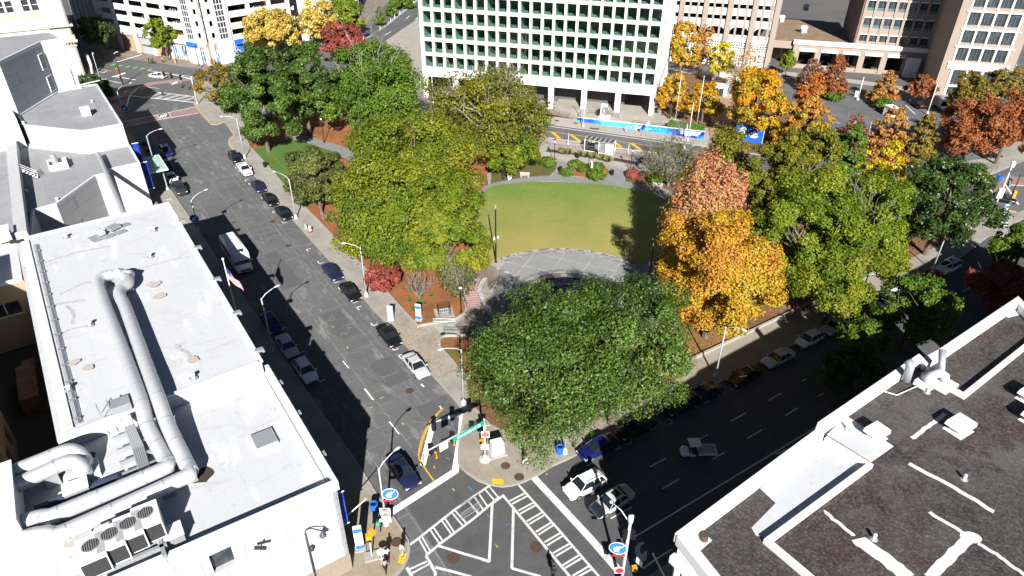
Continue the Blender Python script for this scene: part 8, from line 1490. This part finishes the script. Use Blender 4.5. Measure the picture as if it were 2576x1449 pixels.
p = z1((45, 1265))[0]; o = thing('planter_pot', 'round white planter pot beside the lawn path', 'planter', (p[0], p[1], KZ)); MB().lathe((0, 0, 0), [(.38, 0), (.55, .9), (.6, 1.0), (.5, 1.0), (.48, .9)], 14).build('pot', m_white, o, True); MB().lathe((0, 0, .88), [(.48, 0), (.02, .06)], 10).build('soil', m_soil, o, True)
p = z1((1270, 1155))[0]; o = thing('marker_stone', 'narrow white stone marker with an orange foot in the oval flower bed', 'marker', (p[0], p[1], KZ+.12), .1); MB().box((0, 0, 1.0), (.35, 1.0, 2.0)).build('stone', m_white, o, True); MB().box((-.1, -.7, .2), (.9, .5, .3)).build('foot', m_sigy, o, True)
p = z1((1225, 1200))[0]; o = thing('bed_lamp', 'dark low lamp post in the oval flower bed', 'park lamp', (p[0], p[1], KZ+.12)); MB().tube([(0, 0, 0), (0, 0, 3.4)], .07, 6).build('post', m_black, o, True); MB().lathe((0, 0, 3.4), [(.1, 0), (.3, .3), (.05, .6)], 8).build('lantern', m_binbk, o, True)
fc = np.array(P2(1428, 760, KZ)); ft = np.array(P2(1428, 680, KZ)); fR = float(np.linalg.norm(ft-fc)); o = thing('fountain', 'round sunken looking fountain of grey steps and white rims behind the huge magnolia', 'fountain', (fc[0], fc[1], KZ))
m_step = M('dark stone steps', (.20, .20, .20), .8, layers=(('noise', 1.5, .45, .6, (.11, .11, .11), .6),))
def ring(nm, r0, r1, z0, z1_, m):
    b = MB(); n = 56; P = [(r*math.cos(t), r*math.sin(t), z) for r, z in ((r1, z0), (r1, z1_), (r0, z1_), (r0, z0)) for t in np.linspace(0, 2*math.pi, n+1)[:-1]]; b.add(P, [(k*n+i, k*n+(i+1) % n, (k+1)*n+(i+1) % n, (k+1)*n+i) for k in range(3) for i in range(n)]); return b.build(nm, m, o, True)
ring('outer_step', fR-.7, fR, .03, .12, m_step); ring('middle_step', fR-1.4, fR-.7, .03, .24, m_kerb); ring('inner_step', fR-2.1, fR-1.4, .03, .36, m_step); ring('basin_wall', fR-2.7, fR-2.1, .03, .62, m_walk3); ring('inner_rim', fR-4.9, fR-4.4, .03, .5, m_walk3); b = MB(); b.lathe((0, 0, .03), [(fR-2.7, 0), (fR-2.7, .38)], 48); b.build('water', M('dark fountain water', (.012, .03, .045), .08, spec=.6, bump=(3, .3)), o, True)
b = MB(); rr = random.Random(9)
for k in range(26): a = rr.uniform(0, 6.28); t = rr.uniform(.05, .35); b.tube([(0, 0, .5), (t*.4*math.cos(a), t*.4*math.sin(a), 1.6+rr.uniform(0, .7)), (t*math.cos(a), t*math.sin(a), rr.uniform(.6, 1.4))], [.05, .03, .015], 4)
b.build('water_jet', M('white water spray', (.7, .74, .78), .4, trans=.4), o, True)
def flight(lab, q, n, rise, m, nm='entrance_steps'):
    q = [np.array(p) for p in q]; b = MB(); o = tag(b.build(nm, m), lab, 'steps'); b = MB()
    for k in range(n):
        f = lambda t, s: tuple((q[0]*(1-t)+q[3]*t)*(1-s)+(q[1]*(1-t)+q[2]*t)*s); b.prism([f(k/n, 0), f(k/n, 1), f(1, 1), f(1, 0)], KZ+rise*k+(.026 if k == 0 else 0), KZ+.03+rise*(k+1))
    o.data = b.mesh(nm, m)
flight('short flight of pale steps with dark edges between the two mulch beds', z5((90, 1290), (230, 1460), (520, 1440), (400, 1290)), 5, .05, M('pale step stone', (.36, .35, .32), .9, layers=(('noise', 1, .45, .6, (.25, .24, .22), .5),)))
flight('long red brick stairs strewn with leaves beside the curved planter wall', z5((610, 1065), (820, 1030), (760, 760), (530, 770)), 12, .11, m_brickx, 'brick_stairs')
railing('step_rail', z5((105, 1300), (440, 1300)), .95, 'pale pipe rail on the far side of the entrance steps', m_galv, 2, KZ+.1); railing('step_rail', z5((265, 1440), (600, 1440)), .95, 'dark pipe rail on the near side of the entrance steps', m_black, 2, KZ+.1); railing('step_rail', z5((605, 1065), (535, 880)), .95, 'dark rail down the brick stairs beside the park lamp', m_black, 2, KZ+.2)
b = MB(); b.wall(smoothline(z5((885, 660), (835, 740), (800, 850), (840, 960), (900, 1060), (1000, 1170), (1100, 1250)), 5), .65, 0, 1.1); tag(b.build('planter_wall', M('pale curved concrete', (.40, .39, .37), .9, layers=(('noise', 1, .45, .62, (.2, .19, .18), .6),))), 'curved pale planter wall between the brick stairs and the plaza', 'wall')
struct('gravel_bed', MB().sheet(smoothline(z5((900, 690), (1000, 730), (990, 860), (960, 1010), (880, 930), (840, 830)), 4, True), KZ+.048), M('planted gravel', (.24, .21, .18), .95, layers=(('noise', 4, .45, .6, (.34, .3, .26), .6), ('noise', .9, .56, .66, (.08, .13, .03), .8))))
p = z5((265, 1120))[0]; o = thing('caged_equipment', 'dark wire cage over grey pipework on a pale slab in the mulch bed', 'cage', (p[0], p[1], KZ), .25); MB().box((0, 0, .06), (2.6, 2.4, .12)).build('base', m_walk3, o, True); b = MB()
for x in (-.8, .8):
    for y in (-.7, .7): b.tube([(x, y, .1), (x, y, 1.25)], .04, 5)
for z in (.15, .5, .85, 1.25): b.tube([(-.8, -.7, z), (.8, -.7, z), (.8, .7, z), (-.8, .7, z), (-.8, -.7, z)], .025, 4)
for k in range(7): b.tube([(-.8+.266*k, -.7, .1), (-.8+.266*k, -.7, 1.25), (-.8+.266*k, .7, 1.25)], .02, 4)
b.build('cage', m_black, o, True); MB().tube([(-.6, 0, .2), (-.6, 0, .8), (.6, 0, .8), (.6, 0, .2)], .14, 8).box((0, -.2, .4), (1.1, .5, .5)).build('pipework', m_galv, o, True)
bs = MB(); rr = random.Random(4)
for x, y in ((1165, 740), (1160, 830), (1250, 790), (1240, 820), (1320, 790), (1225, 850), (1270, 850), (1190, 900), (1215, 885)):
    p = t11((x, y))[0]; o = thing('bed_plant', 'small round green plant on the orange mulch near the blue pylon', 'plant', (p[0], p[1], KZ), 0, 'small green plants on the mulch'); b = MB()
    for q in range(60): a = rr.uniform(0, 6.28); t = rr.uniform(.05, .45); h_ = rr.uniform(.15, .5); b.add([(0, 0, .02), (t*math.cos(a)-.06, t*math.sin(a), h_*.7), (t*1.3*math.cos(a), t*1.3*math.sin(a), h_), (t*math.cos(a)+.06, t*math.sin(a)+.05, h_*.7)], [(0, 1, 2, 3)])
    b.build('leaves', M('small plant leaf', (.05, .13, .03), .6) if 'small plant leaf' not in bpy.data.materials else bpy.data.materials['small plant leaf'], o, True)
p = t11((520, 220))[0]; o = thing('wire_screen', 'small dark wire fence panel leaning at the edge of the mulch', 'fence', (p[0], p[1], KZ), -.9); b = MB(); b.tube([(-.8, 0, 0), (-.8, 0, 1.3), (.8, 0, 1.3), (.8, 0, 0)], .04, 5)
for k in range(6): b.tube([(-.8+.3*k, 0, .1), (-.8+.3*k, 0, 1.3)], .02, 4)
b.build('frame', m_galv, o, True); MB().tube([(-.8, 0, .1), (.8, 0, .1)], .03, 5).build('foot', m_galv, o, True)
zz_ = lambda x, y: P2(738+x/6.0, y/6.0, .01)
for k, (x, y) in enumerate(((1610, 215), (1530, 275), (1472, 330), (1310, 455), (1060, 600), (1812, 48))):
    p = zz_(x, y); o = thing('lane_post', 'slim white lane post on the striped line of the far street', 'lane post', (p[0], p[1], .01), 0, 'white lane posts of the far street'); MB().tube([(0, 0, 0), (0, 0, 1.3)], .1, 6).build('post', m_white, o, True); MB().lathe((0, 0, 0), [(.25, 0), (.2, .06)], 8).build('base', m_black, o, True)
railing('park_fence', pix([(2186, 400), (2320, 412), (2460, 425), (2505, 432)]), 1.2, 'low green wire fence along the pavement under the rust red trees', M('green fence wire', (.03, .07, .04), .6), 3, KZ); railing('park_fence', pix([(1925, 366), (1985, 372)]), 1.1, 'short green fence beside the portrait banner', bpy.data.materials['green fence wire'], 3, KZ)
p = P2(2517, 592, KZ); o = thing('small_sign', 'small white sign on a thin post on the corner island', 'sign', (p[0], p[1], KZ)); MB().tube([(0, 0, 0), (0, 0, 2.3)], .04, 5).build('post', m_galv, o, True); MB().box((0, -.05, 2.1), (.5, .03, .7)).build('sign_panel', m_signw, o, True); b = MB(); b.box((0, -.07, 2.25), (.3, .01, .1)); b.box((0, -.07, 2.05), (.3, .01, .1)); b.build('marking', m_black, o, True)
p = P2(1617, 338, KZ)
for k, (x, y, z0) in enumerate(((1613, 345, 2.1),)):
    p = P2(1617, 342, KZ); o = thing('bus_sign', 'navy bus stop sign on a thin post before the mural skyline', 'sign', (p[0], p[1], KZ)); MB().tube([(0, 0, 0), (0, 0, 2.6)], .04, 5).build('post', m_galv, o, True); MB().box((0, -.05, 2.2), (.5, .03, .9)).build('sign_panel', m_mur[0], o, True)
p = P2(1622, 341, KZ); o = thing('white_sign_post', 'white sign on a thin post in front of the mural skyline', 'sign', (p[0]+.4, p[1], KZ)); MB().tube([(0, 0, 0), (0, 0, 3.0)], .04, 5).build('post', m_galv, o, True); MB().box((0, -.05, 2.7), (.55, .03, .9)).build('sign_panel', m_signw, o, True)
struct('kerb_mural', MB().sheet(smoothline(z6((405, 665), (520, 680), (620, 830), (690, 940), (720, 1010), (690, 1010), (560, 950), (470, 830)), 3, True), .02), M('teal kerb lane paint', (.02, .13, .20), .8, layers=(('noise', .8, .45, .6, (.01, .06, .12), .7),)))
pl = MB()
for x, y in ((480, 835), (545, 915)): p = z6((x, y))[0]; pl.box((p[0], p[1], .35), (1.2, 1.0, .7), A1)
o = pl.build('kerb_planters', M('dark teal planter', (.02, .06, .09), .6)); tag(o, 'two square dark planters on the teal kerb lane by the blue suv', 'planter')
m_skin = M('skin', (.16, .085, .055), .6); m_hair = M('dark hair', (.010, .009, .008), .8)
def cloth(nm, c): n_ = 'cloth '+nm; return bpy.data.materials.get(n_) or M(n_, c, .85)
def skinned(nm, verts, edges, radii, m, parent, root=0, lv=1):
    me = bpy.data.meshes.new(nm); me.from_pydata(verts, edges, []); me.materials.append(m); o = bpy.data.objects.new(nm, me); COL.objects.link(o); o.parent = parent
    sk = o.modifiers.new('skin', 'SKIN'); sk.use_smooth_shade = True
    if not me.skin_vertices:
        bm = bmesh.new(); bm.from_mesh(me); bm.verts.layers.skin.verify(); bm.to_mesh(me); bm.free()
    for i, r in enumerate(radii): v = me.skin_vertices[0].data[i]; v.radius = (r, r) if not hasattr(r, '__len__') else r; v.use_root = (i == root)
    ss = o.modifiers.new('sub', 'SUBSURF'); ss.levels = lv; ss.render_levels = lv; return o
def person(lab, p, ang, shirt, trousers, stride=.28, z=KZ, hair=True, bag=None, arms=.1, H=1.72, lean=0.0):
    o = thing('person', lab, 'person', (p[0], p[1], z), ang, 'pedestrians'); k = H/1.72; V = lambda x, y, zz: (x*k, y*k, zz*k)
    hip = V(0, 0, .92); ch = V(.04+lean, 0, 1.22); nk = V(.06+lean*1.3, 0, 1.46); hd = V(.08+lean*1.4, 0, 1.60); tp = V(.08+lean*1.4, 0, 1.70)
    LK, LA, LT = V(stride*.55, .10, .50), V(stride*.75, .10, .09), V(stride*.75+.17, .11, .04); RK, RA, RT = V(stride*.15, -.10, .50), V(-stride*.85, -.10, .12), V(-stride*.85+.15, -.11, .04)
    LS, LE, LW, LF = V(.03+lean, .19, 1.40), V(-.08+arms*.2, .24, 1.14), V(.02+arms, .23, .90), V(.05+arms, .22, .80); RS, RE, RW, RF = V(.03+lean, -.19, 1.40), V(.06+arms*.3, -.24, 1.14), V(.18+arms, -.23, .93), V(.22+arms, -.22, .84)
    vs = [hip, ch, nk, hd, tp, V(0, .09, .88), LK, LA, LT, V(0, -.09, .88), RK, RA, RT, LS, LE, LW, LF, RS, RE, RW, RF, V(.17+lean*1.4, 0, 1.585)]
    es = [(0, 1), (1, 2), (2, 3), (3, 4), (0, 5), (5, 6), (6, 7), (7, 8), (0, 9), (9, 10), (10, 11), (11, 12), (2, 13), (13, 14), (14, 15), (15, 16), (2, 17), (17, 18), (18, 19), (19, 20), (3, 21)]
    rs = [.12, .13, .055, .09, .07, .085, .06, .042, .035, .085, .06, .042, .035, .055, .042, .033, .035, .055, .042, .033, .035, .02]
    skinned('body', vs, es, [r*k for r in rs], m_skin, o)
    skinned('trousers', [hip, vs[5], vs[6], (LA[0], LA[1], LA[2]+.03), vs[9], vs[10], (RA[0], RA[1], RA[2]+.03)], [(0, 1), (1, 2), (2, 3), (0, 4), (4, 5), (5, 6)], [.145*k, .105*k, .08*k, .065*k, .105*k, .08*k, .065*k], cloth(*trousers), o)
    skinned('shirt', [V(0, 0, .95), ch, V(.05+lean, 0, 1.40), LS, LE, (LW[0], LW[1], LW[2]+.05), RS, RE, (RW[0], RW[1], RW[2]+.05)], [(0, 1), (1, 2), (2, 3), (3, 4), (4, 5), (2, 6), (6, 7), (7, 8)], [.15*k, .165*k, .10*k, .085*k, .06*k, .05*k, .085*k, .06*k, .05*k], cloth(*shirt), o)
    if hair: h_ = MB(); h_.lathe((hd[0]-.02, 0, hd[2]-.02), [(.095, 0), (.112, .05), (.10, .11), (.05, .145), (.01, .15)], 10); h_.build('hair', m_hair, o, True, True)
    b = MB()
    for A_, T_ in ((LA, LT), (RA, RT)): b.tube([(A_[0]-.05, A_[1], .05), (T_[0], T_[1], .045)], [.05, .04], 6)
    b.build('shoes', m_black, o, True)
    if bag: bg_ = thing('bag', bag[0], 'bag', (p[0]-.20*math.cos(ang), p[1]-.20*math.sin(ang), z+1.0*k), ang); MB().box((0, 0, .12), (.18, .32, .42), taper=.85).build('pouch', cloth(*bag[1]), bg_, True); MB().tube([(.08, .1, .3), (.2, .12, .38), (.22, .12, .1)], .02, 4).build('strap', cloth(*bag[1]), bg_, True)
    return o
W_s, B_s = ('white', (.72, .72, .70)), ('black', (.012, .012, .014))
person('person in a white top with a green bag walking up from the bottom corner lamp', za((718, 1075))[0], 1.3, W_s, B_s, bag=('bright green bag on the back of the walker by the corner lamp', ('green', (.02, .40, .22))))
person('person in a white shirt and dark trousers walking past the round table', za((778, 1330))[0], 1.9, W_s, ('dark blue', (.02, .022, .04)))
person('person in a pale jacket standing on the yellow tactile strip', za((900, 1290))[0], .6, ('pale grey', (.50, .50, .48)), ('pale blue', (.40, .45, .50)), .12)
person('person in a white hat and grey top at the very bottom of the corner pavement', za((760, 1425))[0], 1.5, ('grey', (.25, .25, .26)), B_s)
person('person in a black hooded top and white trousers walking under the magnolia edge', zb((372, 540))[0], 2.6, B_s, W_s, .34)
person('person in blue clothes walking along the wall beside the magnolia', zb((905, 205))[0], .8, ('slate blue', (.05, .07, .17)), ('slate', (.07, .09, .17)), .3)
person('person in dark clothes crossing the far zebra crossing', z6((735, 215))[0], -1.2, ('charcoal', (.03, .03, .04)), B_s, .3, .02)
for k, (x, y, c) in enumerate(((838, 770, B_s), (868, 772, ('black grey', (.03, .03, .035))), (890, 775, B_s), (1005, 762, ('pale', (.45, .44, .42))))): person(('person in dark clothes leading a group past the grey garage door', 'person in the middle of the dark group past the garage door', 'person at the back of the dark group past the garage door', 'person in a pale top walking behind the dark group by the zelkova')[k], z4((x, y))[0], .4, c, B_s, .22)
person('person in a white top standing in the shade by the arched awning', z4((332, 1020))[0], .5, W_s, ('brown', (.10, .06, .04)), .15); person('person with a blue top walking in the shade below the flagpole', t11((-80, 770))[0] if False else P2(557, 740, KZ), 2.0, ('mid blue', (.04, .10, .35)), B_s); person('person in pale clothes walking along the mural pavement', z1((1795, 560))[0], .3, ('light', (.5, .5, .5)), ('light', (.5, .5, .5)), .25); person('person in dark clothes at the bottom edge of the crosswalk', zb((598, 1470))[0], 1.0, B_s, B_s, z=.02)
